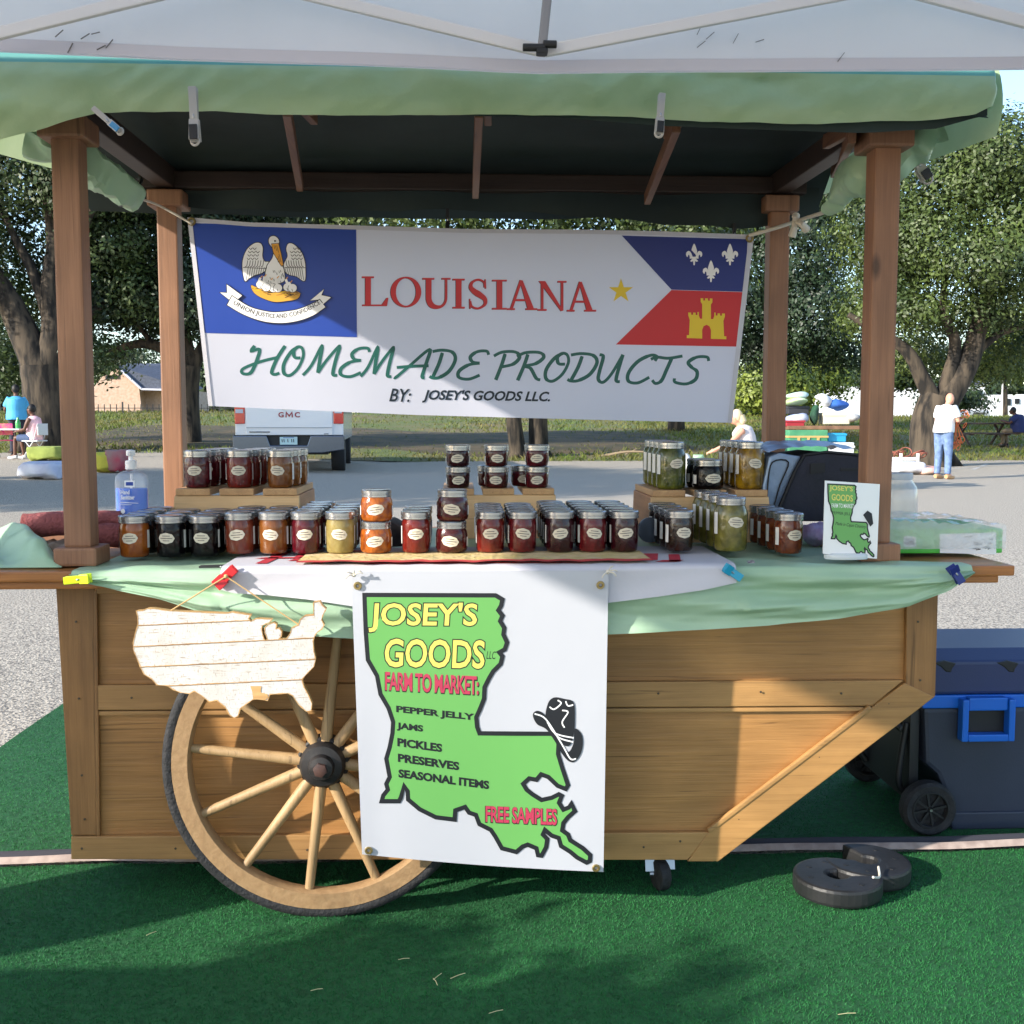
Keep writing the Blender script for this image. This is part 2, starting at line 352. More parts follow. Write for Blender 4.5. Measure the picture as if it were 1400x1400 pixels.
# ------------------------------------------------------------------ turf carpets (front one laps over the rear one)
M['turf'] = mat('turf backing', C(16, 72, 36), .9, C(28, 92, 48), 60, bump=.3)
M['turfblade'] = mat('turf pile', C(18, 92, 44), .7, C(40, 124, 60), 2.2, island=.14, transl=.2)
M['hem'] = mat('carpet backing', C(178, 160, 150), .9, C(150, 132, 124), 30)
M['hemdark'] = mat('dark carpet edge', C(52, 52, 60), .8)
XL, XR = -1.75, 1.85
YS = 2.78                                    # seam of the two carpets
def rip(x, y): return -.010 + .006 * mnoise.noise((x * 2.2, y * 3.1, 1)) + .004 * max(0, math.sin(x * 5 + y * 9)) * (1 if x > .5 else .25)
for nm, y0, y1, lb, sd in (('turf_carpet', .9, YS, 'green artificial turf carpet in the foreground under the cart', 1), ('turf_carpet', YS + .05, 4.45, 'green artificial turf carpet behind the cart under the cooler', 2)):
    t = thing(nm, lb, 'carpet', ((XL + XR) / 2, (y0 + y1) / 2, 0), 'green turf carpets')
    if sd == 2: XL = -1.62
    b = MB(); b.grid(lambda u, v: ((lambda x, y: (x, y, rip(x, y)))(lerp(XL, XR, u), lerp(y0, y1, v))), 70, 50); b.build('backing', M['turf'], t)
    o = blades('pile', (XL, XR, y0, y1), 330000 if sd == 1 else 130000,   .0055, .0009, M['turfblade'], sd, kind=None, zf=rip, mask=(lambda x, y: (np.abs(x) < .5 * y + .35)), parent=t)
    o.matrix_parent_inverse = Matrix.Translation(t.location).inverted()
    if sd == 1:                              # turned-up hem: pale backing and dark binding
        b = MB(); b.grid(lambda u, v: (lerp(XL, XR, u), YS - .012 + .035 * v + .008 * mnoise.noise((u * 16, 0, 0)), rip(lerp(XL, XR, u), YS) + .012 + .012 * math.sin(v * 3.1)), 90, 4); b.build('turned_hem', M['hem'], t)
        b = MB(); b.grid(lambda u, v: (lerp(XL, XR, u), YS + .02 + .03 * v, rip(lerp(XL, XR, u), YS) + .018 + .010 * math.sin(v * 3.1)), 90, 4); b.build('edge_binding', M['hemdark'], t)
# dry straw bits lying on the carpet
M['straw'] = mat('straw', C(206, 196, 150), .8)
for k, (x, y, a) in enumerate([(552, 1311, .2), (598, 1335, 1.0), (626, 1334, .6), (433, 1353, .3), (678, 1383, .4), (1158, 1386, 0.1), (207, 1276, .8), (595, 1342, 1.9)]):
    p = atz(x, y, .004); d = Vector((math.cos(a), math.sin(a), 0)) * (.012 + .003 * (k % 3))
    b = MB(); b.tube([p - d, p + Vector((.001, .0005, .001)), p + d], .0007, 5); tag(b.build('straw', M['straw'], loc=p), 'thin pale dry straw lying on the green carpet in front of the cart', 'straw', 'straws on the carpet')
# ------------------------------------------------------------------ vendor cart
TZ, TY = .800, 2.43                          # tabletop height and its front edge
YB, YBK = 2.55, 3.30                         # body front and back
cart = thing('vendor_cart', 'wooden market cart with spoked wheel, four posts and green cloth roof', 'cart', (.05, 2.9, 0))
def bp(x, y, Y=YB): return at(x, y, Y)
z0 = bp(95, 1175).z
shell = [bp(78, 806), bp(97, 1160), bp(985, 1166), bp(1277, 952), bp(1283, 806)]
b = MB(); b.prism([p + Vector((0, .014, 0)) for p in shell], (0, YBK - YB, 0)); b.build('body_panel', M['ply'], cart, smooth=False)
def board(name, px, m, th=.014, d0=0.0, bev=.0025, Y=YB):
    b = MB(); b.prism([bp(x, y, Y - d0) for x, y in px], (0, th + d0, 0)); return b.build(name, m, cart, smooth=False, bevel=bev)
board('stile', [(76, 800), (128, 800), (132, 1142), (97, 1142)], M['stile'])
board('rail', [(97, 1144), (972, 1138), (940, 1176), (97, 1175)], M['railx'], d0=.003)
board('rail', [(129, 937), (1236, 930), (1193, 965), (130, 971)], M['railx'])
board('rail', [(129, 800), (1238, 800), (1238, 812), (129, 812)], M['railx'])
board('stile', [(1240, 806), (1283, 806), (1279, 952), (1238, 975)], M['stile'], d0=.002)
board('diagonal_brace', [(1194, 966), (1237, 934), (1278, 953), (982, 1178), (940, 1178), (972, 1134)], wood('brace wood', C(190, 144, 88), C(154, 112, 64), 0, knots=.6), d0=.005)
# bevelled bead along the inside of the brace
b = MB(); b.bar(bp(1190, 966, YB - .002), bp(968, 1136, YB - .002), .012, .012, (0, 1, 0)); b.build('moulding', M['railx'], cart, smooth=False, bevel=.003)
b = MB(); b.bar(bp(133, 975, YB + .006), bp(1180, 969, YB + .006), .01, .008, (0, 1, 0)); b.build('moulding', M['railx'], cart, smooth=False, bevel=.002)
b = MB(); b.bar(bp(131, 806, YB + .004), bp(135, 1142, YB + .004), .008, .01, (0, 1, 0)); b.build('moulding', M['stile'], cart, smooth=False, bevel=.002)
b = MB(); b.box((bp(850, 1178).x, YB + .03, z0 - .018), (bp(965, 1178).x, YB + .13, z0 + .002)); b.build('caster_block', M['railx'], cart, smooth=False, bevel=.002)
# screw heads on the frame boards
M['screw'] = mat('dull screw head', C(92, 82, 70), .5, metal=.6)
for k, (x, y) in enumerate([(104, 850), (108, 955), (112, 1060), (116, 1120), (112, 1160), (240, 1160), (420, 1162), (880, 1158), (930, 1150), (1255, 850), (1258, 930), (1215, 962), (1120, 1035), (1010, 1120), (900, 948), (1040, 946), (1150, 948), (180, 954)]):
    b = MB(); b.lathe([(.0028, 0), (.0028, -.0012), (.0012, -.0016)], bp(x, y, YB - .0035 if x > 97 else YB), 8, ax=(0, 1, 0)); b.build('screw_head', M['screw'], cart)
# tabletop: two stepped oak boards
X0, X1 = -1.22, at(1368, 785, 2.5).x
b = MB(); b.box((X0, TY + .004, TZ - .024), (X1, 3.42, TZ)); b.build('table_top', M['top'], cart, smooth=False, bevel=.004)
b = MB(); b.box((X0 + .02, TY + .018, TZ - .042), (X1 - .03, 3.40, TZ - .0241)); b.build('table_apron', M['top'], cart, smooth=False, bevel=.004)
# posts with plinth and capital
PF, PBk = 2.50, 3.33
PX = {('f', 0): at(101, 600, PF).x, ('f', 1): at(1204, 600, PF).x, ('b', 0): at(233, 500, PBk).x, ('b', 1): at(1063, 500, PBk).x}
PTOP = {'f': at(101, 186, PF).z, 'b': at(233, 280, PBk).z}
HW = .030
for (fb, i), x in PX.items():
    y = PF if fb == 'f' else PBk; zt = PTOP[fb]
    b = MB(); b.box((x - HW, y, TZ + .045), (x + HW, y + 2 * HW, zt)); p = b.build('post', M['post'], cart, smooth=False, bevel=.005)
    b = MB(); b.box((x - HW - .018, y - .020, TZ + .004), (x + HW + .018, y + 2 * HW + .020, TZ + .046)); b.build('plinth', M['post'], p, smooth=False, bevel=.006)
    b = MB()
    for k, (e, za, zb) in enumerate(((.022, zt - .006, zt + .042),)): b.box((x - HW - e, y - e, za), (x + HW + e, y + 2 * HW + e, zb))
    b.build('capital', M['post'], p, smooth=False, bevel=.006)
zb = PTOP['f'] + .05
ZB2 = PTOP['b'] + .05
for i in (0, 1):                             # side beams from front to back posts
    xa = PX[('f', i)]; xb_ = PX[('b', i)]
    b = MB(); b.bar((xa, PF - .04, zb + .03), (xb_, PBk + .1, ZB2 + .03), .05, .06); b.build('side_beam', M['beamx'], cart, smooth=False, bevel=.004)
b = MB(); b.box((PX[('b', 0)] - .08, PBk + .002, ZB2 + .0), (PX[('b', 1)] + .08, PBk + .045, ZB2 + .05)); b.build('back_beam', M['beamx'], cart, smooth=False, bevel=.004)
b = MB(); b.box((PX[('f', 0)] - .1, PF + .002, zb + .035), (PX[('f', 1)] + .1, PF + .045, zb + .08)); b.build('front_beam', M['beamx'], cart, smooth=False, bevel=.004)
for xa, ya, xb_, yb_ in ((392, 148, 410, 254), (655, 150, 650, 264), (925, 170, 885, 272), (1165, 185, 1140, 235)):
    p, q = at(xa, ya, 2.50), at(xb_, yb_, 3.31)
    b = MB(); b.bar(p, q, .019, .035); b.bar(p + Vector((.019, .05, .03)), p + Vector((.026, .26, .05)), .018, .035); b.build('rafter', M['beamy'], cart, smooth=False, bevel=.003)
# wheels
def wheel(cx, cy, cz, r, name='wheel'):
    n = 72
    def ring(pr, yo):
        bb = MB(); k = len(pr); vs_ = []
        for i in range(n):
            t = 2 * math.pi * i / n
            for rr, yy in pr: vs_.append((cx + rr * math.cos(t), cy + yo + yy, cz + rr * math.sin(t)))
        fs = [(i * k + j, i * k + (j + 1) % k, ((i + 1) % n) * k + (j + 1) % k, ((i + 1) % n) * k + j) for i in range(n) for j in range(k)]
        return bb.add(vs_, fs)
    rim = ring([(r - .0225, -.004), (r - .0225, .037), (r - .058, .037), (r - .062, .03), (r - .062, .004), (r - .058, -.004)], 0).build(name, M['rim'], cart, ang=50)
    ring([(r, .003), (r, .038), (r - .022, .038), (r - .022, -.002), (r - .014, -.005), (r - .004, -.003)], 0).build('tyre', M['rubber'], rim, ang=50)
    for k in range(12):
        a = R(83 + 30 * k); d = Vector((math.cos(a), 0, math.sin(a))); c = Vector((cx, cy + .018, cz))
        b = MB(); b.tube([c + d * .04, c + d * .09, c + d * (r * .55), c + d * (r - .060)], [.014, .0135, .0115, .0105], 10); b.build('spoke', M['spoke'], rim)
    b = MB(); b.lathe([(.048, .05), (.052, .02), (.052, -.006), (.046, -.016), (.03, -.02), (.03, -.024), (.026, -.034), (.012, -.038), (.012, -.037)], (cx, cy, cz), 28, ax=(0, 1, 0)); b.lathe([(.060, .045), (.060, .012), (.056, .008)], (cx, cy, cz), 28, ax=(0, 1, 0)); b.build('hub', M['iron'], rim)
    b = MB(); b.lathe([(.016, -.038), (.016, -.048), (.012, -.050)], (cx, cy, cz), 6, ax=(0, 1, 0)); b.build('axle_nut', mat('rusty nut', C(82, 54, 46), .7, C(60, 42, 40), 40), rim)
    return rim
wc = at(441, 1045, 2.455); WR = wc.z + .010
wheel(wc.x, 2.455, wc.z, WR)
wheel(wc.x, 3.36, wc.z, WR)
b = MB(); b.tube([(wc.x, 2.48, wc.z), (wc.x, 3.38, wc.z)], .016, 12); b.build('axle', M['iron'], cart)
# caster
cp = at(903, 1205, 2.575); cx = cp.x; r = .037
b = MB(); b.lathe([(.010, -.016), (r * .8, -.016), (r, -.011), (r, .011), (r * .8, .016), (.01, .016)], (cx, 2.575, r - .010), 24, ax=(1, .25, 0)); cs = b.build('caster', M['rubber'], cart)
b = MB(); b.bar((cx + .022, 2.585, .035), (cx + .022, 2.60, z0 - .02), .004, .03, (1, 0, 0)); b.bar((cx - .022, 2.575, .035), (cx - .022, 2.59, z0 - .02), .004, .03, (1, 0, 0)); b.box((cx - .032, 2.575, z0 - .026), (cx + .032, 2.65, z0 - .0185)); b.lathe([(.006, -.026), (.006, .026)], (cx, 2.58, r - .010), 8, ax=(1, 0, 0)); b.build('caster_fork', M['steel'], cs, smooth=False)
# roof: green cloth cover over a dark lining
RX0, RX1 = -1.16, at(1373, 140, 2.32).x
bot = [(-200, 215), (-60, 200), (0, 188), (60, 172), (130, 151), (220, 151), (300, 153), (420, 156), (520, 157), (640, 153), (760, 157), (860, 158), (960, 165), (1060, 168), (1120, 168), (1200, 164), (1280, 163), (1330, 158), (1362, 142), (1400, 132)]
def rb(u):                                   # bottom edge of the front valance as a point
    px = lerp(-95, 1372, u); return at(px, interp(px, bot), 2.325)
def roof(u, v):
    p = rb(u); x = p.x; zt = at(700, 100, 2.32).z + .004
    e = min(1, (1 - u) / .012, u / .012); e = math.sin(max(0, e) * math.pi / 2)
    if v < .35:
        t = v / .35; z = lerp(p.z, zt, t); y = 2.335 - .030 * math.sin(t * math.pi * .6) + .016 * mnoise.noise((x * 3.2, z * 9, 4)) * 1.2 + .010 * mnoise.noise((x * 9 + z * 14, z * 6, 2)) + .006 * mnoise.noise((x * 22 - z * 30, z * 18, 5))
        if x < -.72: y -= .05 * (-.72 - x) * math.sin(t * 3.1) * 2.2 * (.5 + .5 * math.sin(z * 60 + x * 10))
    elif v < .5:
        t = (v - .35) / .15; a = t * math.pi / 2; z = zt + .035 * math.sin(a); y = 2.306 + .05 * (1 - math.cos(a))
    else:
        t = (v - .5) / .5; y = lerp(2.356, 2.95, t); z = zt + .035 + .17 * t
    return (x, lerp(2.40 + .03 * v, y, e), z)
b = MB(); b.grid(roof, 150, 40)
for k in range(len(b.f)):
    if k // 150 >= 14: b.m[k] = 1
def roofback(u, v):
    x = lerp(RX0, RX1, u); zt = at(700, 100, 2.32).z + .008
    return (x, lerp(2.95, 3.55, v), zt + .20 - .12 * v ** 1.5)
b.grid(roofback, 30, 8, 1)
for xs in (0, 1):                            # side valances
    xx = (RX0, RX1)[xs]
    def side(u, v, xx=xx, xs=xs):
        y = lerp(2.35, 3.55, u); top_ = at(700, 100, 2.32).z + .03 + .17 * (1 - abs(y - 2.95) / .6)
        lowz = (1.735 + .11 * u) if xs else (1.74 + .14 * u)
        return (xx + (.012 if xs else -.012) * math.sin(v * 3 + u * 4), y, lerp(lowz, top_, v))
    b.grid(side, 24, 8)
b.build('roof_cover', [M['roofgreen'], M['roofsunlit']], cart, ang=80)
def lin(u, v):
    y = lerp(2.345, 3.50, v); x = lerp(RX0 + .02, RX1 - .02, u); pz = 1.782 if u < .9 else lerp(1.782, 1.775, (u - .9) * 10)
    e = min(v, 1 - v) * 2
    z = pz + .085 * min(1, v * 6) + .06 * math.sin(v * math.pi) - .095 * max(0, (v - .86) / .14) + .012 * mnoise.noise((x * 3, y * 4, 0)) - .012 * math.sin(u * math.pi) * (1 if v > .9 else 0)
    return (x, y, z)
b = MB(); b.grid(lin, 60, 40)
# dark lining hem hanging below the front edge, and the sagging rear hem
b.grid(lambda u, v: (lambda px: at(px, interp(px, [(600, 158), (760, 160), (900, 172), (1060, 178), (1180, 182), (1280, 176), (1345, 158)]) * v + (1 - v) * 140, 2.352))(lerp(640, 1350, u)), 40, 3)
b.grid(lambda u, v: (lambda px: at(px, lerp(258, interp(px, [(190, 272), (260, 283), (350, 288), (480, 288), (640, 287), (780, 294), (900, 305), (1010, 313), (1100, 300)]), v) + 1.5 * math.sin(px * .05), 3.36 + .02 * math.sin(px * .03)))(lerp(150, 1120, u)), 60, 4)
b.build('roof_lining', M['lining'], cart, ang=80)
# ------------------------------------------------------------------ white tent over the photographer
TE = 2.08; TXL, TXR, TYB = -1.92, 1.62, -1.5
tent = thing('canopy_tent', 'white pop up canopy tent with truss frame in front of the cart', 'tent', ((TXL + TXR) / 2, .3, 0))
vb = [(-700, 60), (0, 70), (250, 83), (480, 90), (735, 101), (1000, 99), (1270, 97), (1400, 96), (2000, 92)]
def val(u, v):
    px = lerp(-640, 1400, u) if False else None
    x = lerp(TXL, TXR, u); px_ = 632 + x * FL / TE
    zz = at(px_, interp(px_, vb), TE).z
    return (x, TE + .004 * mnoise.noise((x * 4, v * 3, 0)), lerp(zz, 2.06, v))
b = MB(); b.grid(val, 60, 6)
zl = val(0, 0)[2]
b.grid(lambda u, v: (TXL, lerp(TYB, TE, u), lerp(zl, 2.06, v)), 12, 4)
b.grid(lambda u, v: (TXR, lerp(TYB, TE, u), lerp(zl, 2.06, v)), 12, 4)
b.grid(lambda u, v: (lerp(TXL, TXR, u), TYB, lerp(zl, 2.06, v)), 12, 4)
pk = Vector(((TXL + TXR) / 2, .3, 2.75)); cr_ = [Vector((TXL, TYB, 2.06)), Vector((TXR, TYB, 2.06)), Vector((TXR, TE, 2.06)), Vector((TXL, TE, 2.06))]
for i in range(4): b.grid(lambda u, v, i=i: lerp(lerp(cr_[i], cr_[(i + 1) % 4], u), pk, v) - Vector((0, 0, .10 * math.sin(u * 3.14) * (1 - v) * v * 4)), 14, 10)
b.build('canopy', M['tent'], tent, ang=60)
b = MB()                                     # hem stitching strip
b.grid(lambda u, v: tuple(Vector(val(u, 0)) + Vector((0, -.0035, .002 + .022 * v))), 60, 1); b.build('valance_hem', M['white'], tent)
TT = TE - .05
def tb(name, p, q, w=.012, h=.021): b = MB(); b.bar(p, q, w, h); return b.build(name, M['alu'], tent, smooth=False, bevel=.003)
tb('truss_bar', at(742, 70, TT), at(300, -36, TT)); tb('truss_bar', at(744, 70, TT - .02), at(1270, -30, TT - .02)); tb('truss_bar', at(1180, -28, TT), at(1560, 72, TT)); tb('truss_bar', at(350, -40, TT - .02), at(-120, 75, TT - .02))
b = MB(); b.bar(at(740, 76, TT - .03), at(752, -40, TT - .03), .016, .02, (0, 1, 0)); b.build('truss_strut', mat('grey strut', C(140, 140, 142), .4, metal=.5), tent, smooth=False, bevel=.003)
b = MB(); c = at(741, 70, TT - .04); b.box(c - Vector((.010, .010, .006)), c + Vector((.010, .010, .003))); b.lathe([(.007, -.02), (.007, .02)], c + Vector((-.014, 0, .006)), 10, ax=(1, 0, 0)); b.lathe([(.007, -.01), (.007, .014)], c + Vector((.012, 0, .012)), 10, ax=(1, 0, 0)); b.build('truss_joint', M['black'], tent, smooth=False, bevel=.002)
for x, y in ((TXL + .03, TYB + .03), (TXR - .03, TYB + .03), (TXR - .03, TE - .04), (TXL + .03, TE - .04)):
    b = MB(); b.box((x - .02, y - .02, .0), (x + .02, y + .02, 2.05)); b.box((x - .05, y - .05, 0), (x + .05, y + .05, .008)); b.build('tent_leg', M['alu'], tent, smooth=False, bevel=.003)
b = MB()                                     # scuff marks on the valance
for x, y, a in ((82, 47, .5), (95, 65, 1.2), (118, 52, .2), (132, 50, -.4), (150, 60, .8), (140, 68, 0), (955, 40, 1.3), (972, 50, .5), (1005, 52, 1.2), (960, 62, 0.4), (1040, 60, -.3), (1150, 78, .9)):
    p = at(x, y, TE - .006); b.bar(p - Vector((.010 * math.cos(a), 0, .010 * math.sin(a))), p + Vector((.006, 0, .008)), .0012, .0022, (0, 1, 0))
b.build('scuff_marks', mat('grey scuffs', C(120, 118, 118), .8), tent, smooth=False)

# curtain and covered table added out of view to shade cart and turf
b = MB(); b.grid(lambda u, v: (TXL + .0 + .05 * math.sin(u * 26) * (.4 + .6 * abs(v - .55)), lerp(1.80, 2.24, .5 + (u - .5) * (1 - .25 * math.exp(-((v - .55) / .1) ** 2))), lerp(.02, 2.0, v)), 70, 30); tag(b.build('added_shade_curtain', M['tent'], loc=(TXL, 2.0, 0), ang=80), 'added white curtain at the left tent leg, out of view, shading the cart', 'curtain')
dt = thing('added_shade_table', 'added cloth covered table out of view at the left, shading the turf', 'table', (-2.3, .4, 0))
b = MB(); b.box((-2.75, -.65, .70), (-2.0, 1.42, .74)); b.build('tabletop', M['top'], dt, smooth=False, bevel=.004)
b = MB(); b.grid(lambda u, v: (-1.985 + .012 * math.sin(u * 40), lerp(-.66, 1.43, u), lerp(.03, .745, v)), 60, 8); b.build('table_skirt', M['white'], dt)
SHADE_PLANTS = [(-2.12, -.35, .55), (-2.3, .0, .55), (-2.1, .35, .58), (-2.25, .68, .56), (-2.1, 1.0, .20), (-2.15, 1.26, .16)]
# ------------------------------------------------------------------ cloths on the table
drape = [(92, 781), (120, 797), (160, 806), (215, 818), (280, 839), (350, 856), (430, 869), (500, 874), (660, 874), (830, 867), (950, 861), (1050, 855), (1150, 845), (1240, 829), (1295, 808), (1330, 781)]
GX0, GX1 = 98, 1328
def gcloth(u, v):
    px = lerp(GX0, GX1, u); f = at(px, 776, TY - .012); x = f.x; ends = min(1, min(u, 1 - u) / .06)
    wob = .006 * mnoise.noise((x * 5, v * 4, 0))
    if v < .42:                              # lying on the top
        t = v / .42; y = lerp(3.34, TY - .006, t); lift = .010 * max(0, mnoise.noise((x * 6 + y * 4, y * 7, 2))) * (1 if (x > .55 or x < -.5) else .1) * ends
        inner = -.80 if px < 632 else .98
        if y > PF - .03: x = max(min(x, .915 if y < PF + .1 else .93), -.83)
        return (x, y, TZ + .004 + lift)
    t = (v - .42) / .58; zb_ = at(px, interp(px, drape), TY - .022).z; zt = TZ + .004; rr = .012
    if t < .15:
        a = t / .15 * math.pi / 2; return (x, TY - .006 - rr * math.sin(a), zt - rr * (1 - math.cos(a)))
    t = (t - .15) / .85; h = zt - rr - zb_
    amp = 1.7 if (px > 1015 or px < 295) else .9
    fold = amp * .011 * math.sin(t * 9 - abs(u - .5) * 16) * math.sin(t * 3.14) * min(1, h / .08) + amp * .006 * mnoise.noise((x * 3, t * 5 + x * 2, 7)) * min(1, t * 3) + amp * .005 * mnoise.noise((x * 9 + t * 3, t * 9 - x * 5, 3)) * min(1, t * 3)
    return (x, TY - .020 - fold - .006 * t, lerp(zt - rr, zb_, t))
b = MB(); b.grid(gcloth, 170, 60); cl = b.build('tablecloth', M['green'], smooth=True, ang=80, loc=(.0, 2.5, TZ)); tag(cl, 'green satin cloth covering the cart top and sagging over its front edge', 'tablecloth')
# bunched part of a second green cloth on the left shelf end
def bunch(u, v):
    px = lerp(-60, 84, u); y = lerp(2.47, 2.80, v); x = at(px, 760, y).x
    z = TZ + .004 + (.05 + .03 * math.sin(u * 9 + v * 5) + .02 * mnoise.noise((u * 6, v * 7, 3))) * math.sin(v * 3.14) ** .6 * min(1, (1 - u) * 6 + .1)
    return (x, y, z)
b = MB(); b.grid(bunch, 50, 40); tag(b.build('green_cloth', M['green'], ang=80, loc=(-1, 2.6, TZ)), 'crumpled green satin cloth bunched on the left shelf behind the post', 'cloth')
def towel(nm, m, pts, r, lb, cat, flat=.8):
    b = MB(); b.tube(catmull(pts, 5), r, 14, flat=1)
    for i, p in enumerate(b.v): p.z += .006 * mnoise.noise((p.x * 20, p.y * 20, p.z * 20))
    lo = min(p.z for p in b.v)
    for p in b.v: p.z += TZ + .006 - lo
    tag(b.build(nm, m, loc=(b.v[0].x, b.v[0].y, TZ)), lb, cat)
M['mauve'] = mat('mauve towelling', C(150, 84, 82), .9, C(126, 66, 68), 40, bump=.6, bscale=160)
zt = at(60, 722, 2.72).z
b = MB()
for (xa, xb, y, zz, r) in ((36, 118, 2.70, 721, .030), (30, 168, 2.76, 716, .026), (118, 172, 2.72, 736, .03)):
    p, q = at(xa, zz, y), at(xb, zz - 4, y + .02); b.tube(catmull([p, lerp(p, q, .12), lerp(p, q, .5) + Vector((0, 0, .004)), lerp(p, q, .9), q], 4), [.012] + [r] * 15 + [.014], 14)
for p in b.v:
    p.z += .004 * mnoise.noise((p.x * 22, p.y * 22, p.z * 22)); p.z = max(p.z, TZ + .006)
tag(b.build('rolled_towel', M['mauve'], loc=(-1, 2.72, TZ)), 'dusty red rolled towel lying on the left shelf behind the post', 'towel')
M['tan'] = mat('tan folded cloth', C(150, 132, 116), .9, bump=.3, bscale=80)
b = MB(); p = at(52, 735, 2.66); q = at(120, 735, 2.66); b.grid(lambda u, v: (lerp(p.x, q.x, u), 2.60 + .15 * v, TZ + .006 + .034 * (min(1, 8 * u, 8 * (1 - u)) * min(1, 6 * v, 6 * (1 - v))) ** .5 + .004 * math.sin(u * 20)), 24, 16); tag(b.build('folded_cloth', M['tan'], loc=(p.x, 2.66, TZ)), 'tan folded cloth lying under the dusty red towel', 'cloth')
# white and red checked cloth in the middle, hanging a short way over the edge
M['check'] = mat('red and white cloth', C(198, 196, 204), .7, bump=.1, bscale=30)
M['redcheck'] = mat('red check', C(184, 40, 58), .7)
ws = [(302, 806), (320, 811), (360, 813), (420, 819), (481, 828), (640, 829), (830, 824), (900, 815), (960, 806), (1006, 796)]
def wcloth(u, v, lift=0):
    px = lerp(303, 1005, u); f = at(px, 777, TY - .030); x = f.x
    if v < .5:
        t = v / .5; y = lerp(2.74, TY - .016, t); return (x, y, TZ + .0135 + lift)
    t = (v - .5) / .5; zb_ = at(px, interp(px, ws), TY - .036).z; zt = TZ + .0135; rr = .010
    if t < .2:
        a = t / .2 * math.pi / 2; return (x, TY - .016 - (rr + lift + .012) * math.sin(a), zt + lift - rr * (1 - math.cos(a)))
    t = (t - .2) / .8; return (x, TY - .041 - lift - .003 * math.sin(t * 3 + x * 9), lerp(zt - rr, zb_, t))
b = MB(); b.grid(wcloth, 110, 36)
wc_ = b.build('checked_cloth', M['check'], ang=80, loc=(0, 2.5, TZ)); tag(wc_, 'white cloth with red checks laid over the middle of the table edge', 'cloth')
b = MB()
for px0, px1, y0, y1 in ((352, 368, .12, .47), (395, 412, .0, .3), (392, 418, .3, .40), (452, 480, .1, .36), (560, 575, .0, .3), (885, 912, .25, .44), (925, 941, .28, .48), (905, 935, .44, .485), (340, 470, .30, .335), (500, 640, .47, .495), (650, 800, .475, .495), (430, 445, .2, .48)):
    u0, u1 = (px0 - 303) / 702, (px1 - 303) / 702
    b.grid(lambda u, v: wcloth(lerp(u0, u1, u) - .02 * (v - .5), lerp(y0, y1, v), .0016), 4, 6)
b.build('red_check', M['redcheck'], wc_)
# lace runner with red scalloped edge
M['lace'] = mat('cream lace', C(222, 196, 150), .85, C(206, 184, 120), 26, bump=.6, bscale=70)
M['laceedge'] = mat('red lace edge', C(186, 62, 62), .85)
la, lb_ = at(412, 770, 2.49).x, at(884, 770, 2.49).x
def lace(u, v):
    x = lerp(la, lb_, u); y0 = TY - .018 + .005 * math.sin(u * 60) + .003 * math.sin(u * 23); y = lerp(y0, 2.60, v); return (x, y, TZ + .0195 + .004 * abs(mnoise.noise((x * 16, y * 16, 0))) * (v < .5))
b = MB(); b.grid(lace, 120, 12); ln = b.build('lace_runner', M['lace'], ang=80, loc=(0, 2.5, TZ)); tag(ln, 'cream crocheted lace runner with red scalloped edge under the front jars', 'runner')
b = MB(); b.grid(lambda u, v: (lambda p: (p[0], p[1] - .006 * (1 - v) + .0005, p[2] + .0016 - .002 * (1 - v)))(lace(u, .07 * v)), 120, 2); b.build('scalloped_edge', M['laceedge'], ln)
# ------------------------------------------------------------------ plastic clips and ties
def clip(name, lb, m, pts, cat='clip', w=.02, m2=None, group=None):
    p, q = pts; p, q = Vector(p), Vector(q); d = q - p; t = thing(name, lb, cat, p, group); n = Vector((0, -1, 0))
    for s_ in (-1, 1):
        b = MB(); b.bar(p + n * (.007 * s_ + .007), p + d * .62 + n * (.003 * s_ + .007), w * .8, .005, n); b.bar(p + d * .6 + n * (.003 * s_ + .007), q + n * (.011 * s_ + .007), w, .005, n); b.build('jaw', m, t, smooth=False, bevel=.0012)
    b = MB(); b.torus(p + d * .55 + n * .007, .006, .002, ax=d.cross(n), n=14, m=6); b.build('spring', M['steel'], t)
    if m2 and cat == 'clamp': b = MB(); b.torus(q + n * .008, w * .42, .0028, ax=(.25, 1, 0), n=18, m=6); b.build('loop', m, t)
    if m2: b = MB(); b.bar(p + d * .72 + n * .021, q + n * .021, w * .8, .004, n); b.build('grip', m2, t, smooth=False, bevel=.001)
    return t
YF = TY - .04
clip('spring_clip', 'neon yellow clip gripping the green cloth below the left front post', M['neon'], (at(90, 793, YF), at(125, 790, YF)))
clip('spring_clip', 'red clip at the left end of the white checked cloth', M['redplastic'], (at(322, 776, YF - .006), at(297, 800, YF - .006)), w=.026)
clip('spring_clip', 'teal clip at the right end of the white checked cloth', M['teal'], (at(1012, 790, YF), at(990, 775, YF)), w=.022)
clip('spring_clip', 'navy blue clip pinching the green cloth at the right table end', M['navy'], (at(1312, 796, YF), at(1299, 774, YF)), w=.022)
M['clamp'] = mat('pale clamp plastic', C(176, 172, 166), .5)
YR = 2.29
clip('roof_clamp', 'white clamp with black grip on the roof edge near the left end', M['clamp'], (at(265, 121, YR), at(268, 194, YR - .01)), 'clamp', .020, M['black'])
clip('roof_clamp', 'white clamp with black grip on the roof edge near the right end', M['clamp'], (at(904, 130, YR), at(900, 184, YR - .01)), 'clamp', .017, M['black'])
clip('roof_clamp', 'slanted white clamp with blue tip beside the left front post top', M['clamp'], (at(130, 150, YR), at(166, 181, YR - .01)), 'clamp', .014, mat('blue tip', C(70, 140, 190), .4))
clip('roof_clamp', 'white clamp with black handles hanging behind the right front post top', M['clamp'], (at(1240, 205, 2.62), at(1266, 246, 2.62)), 'clamp', .026, M['black'])
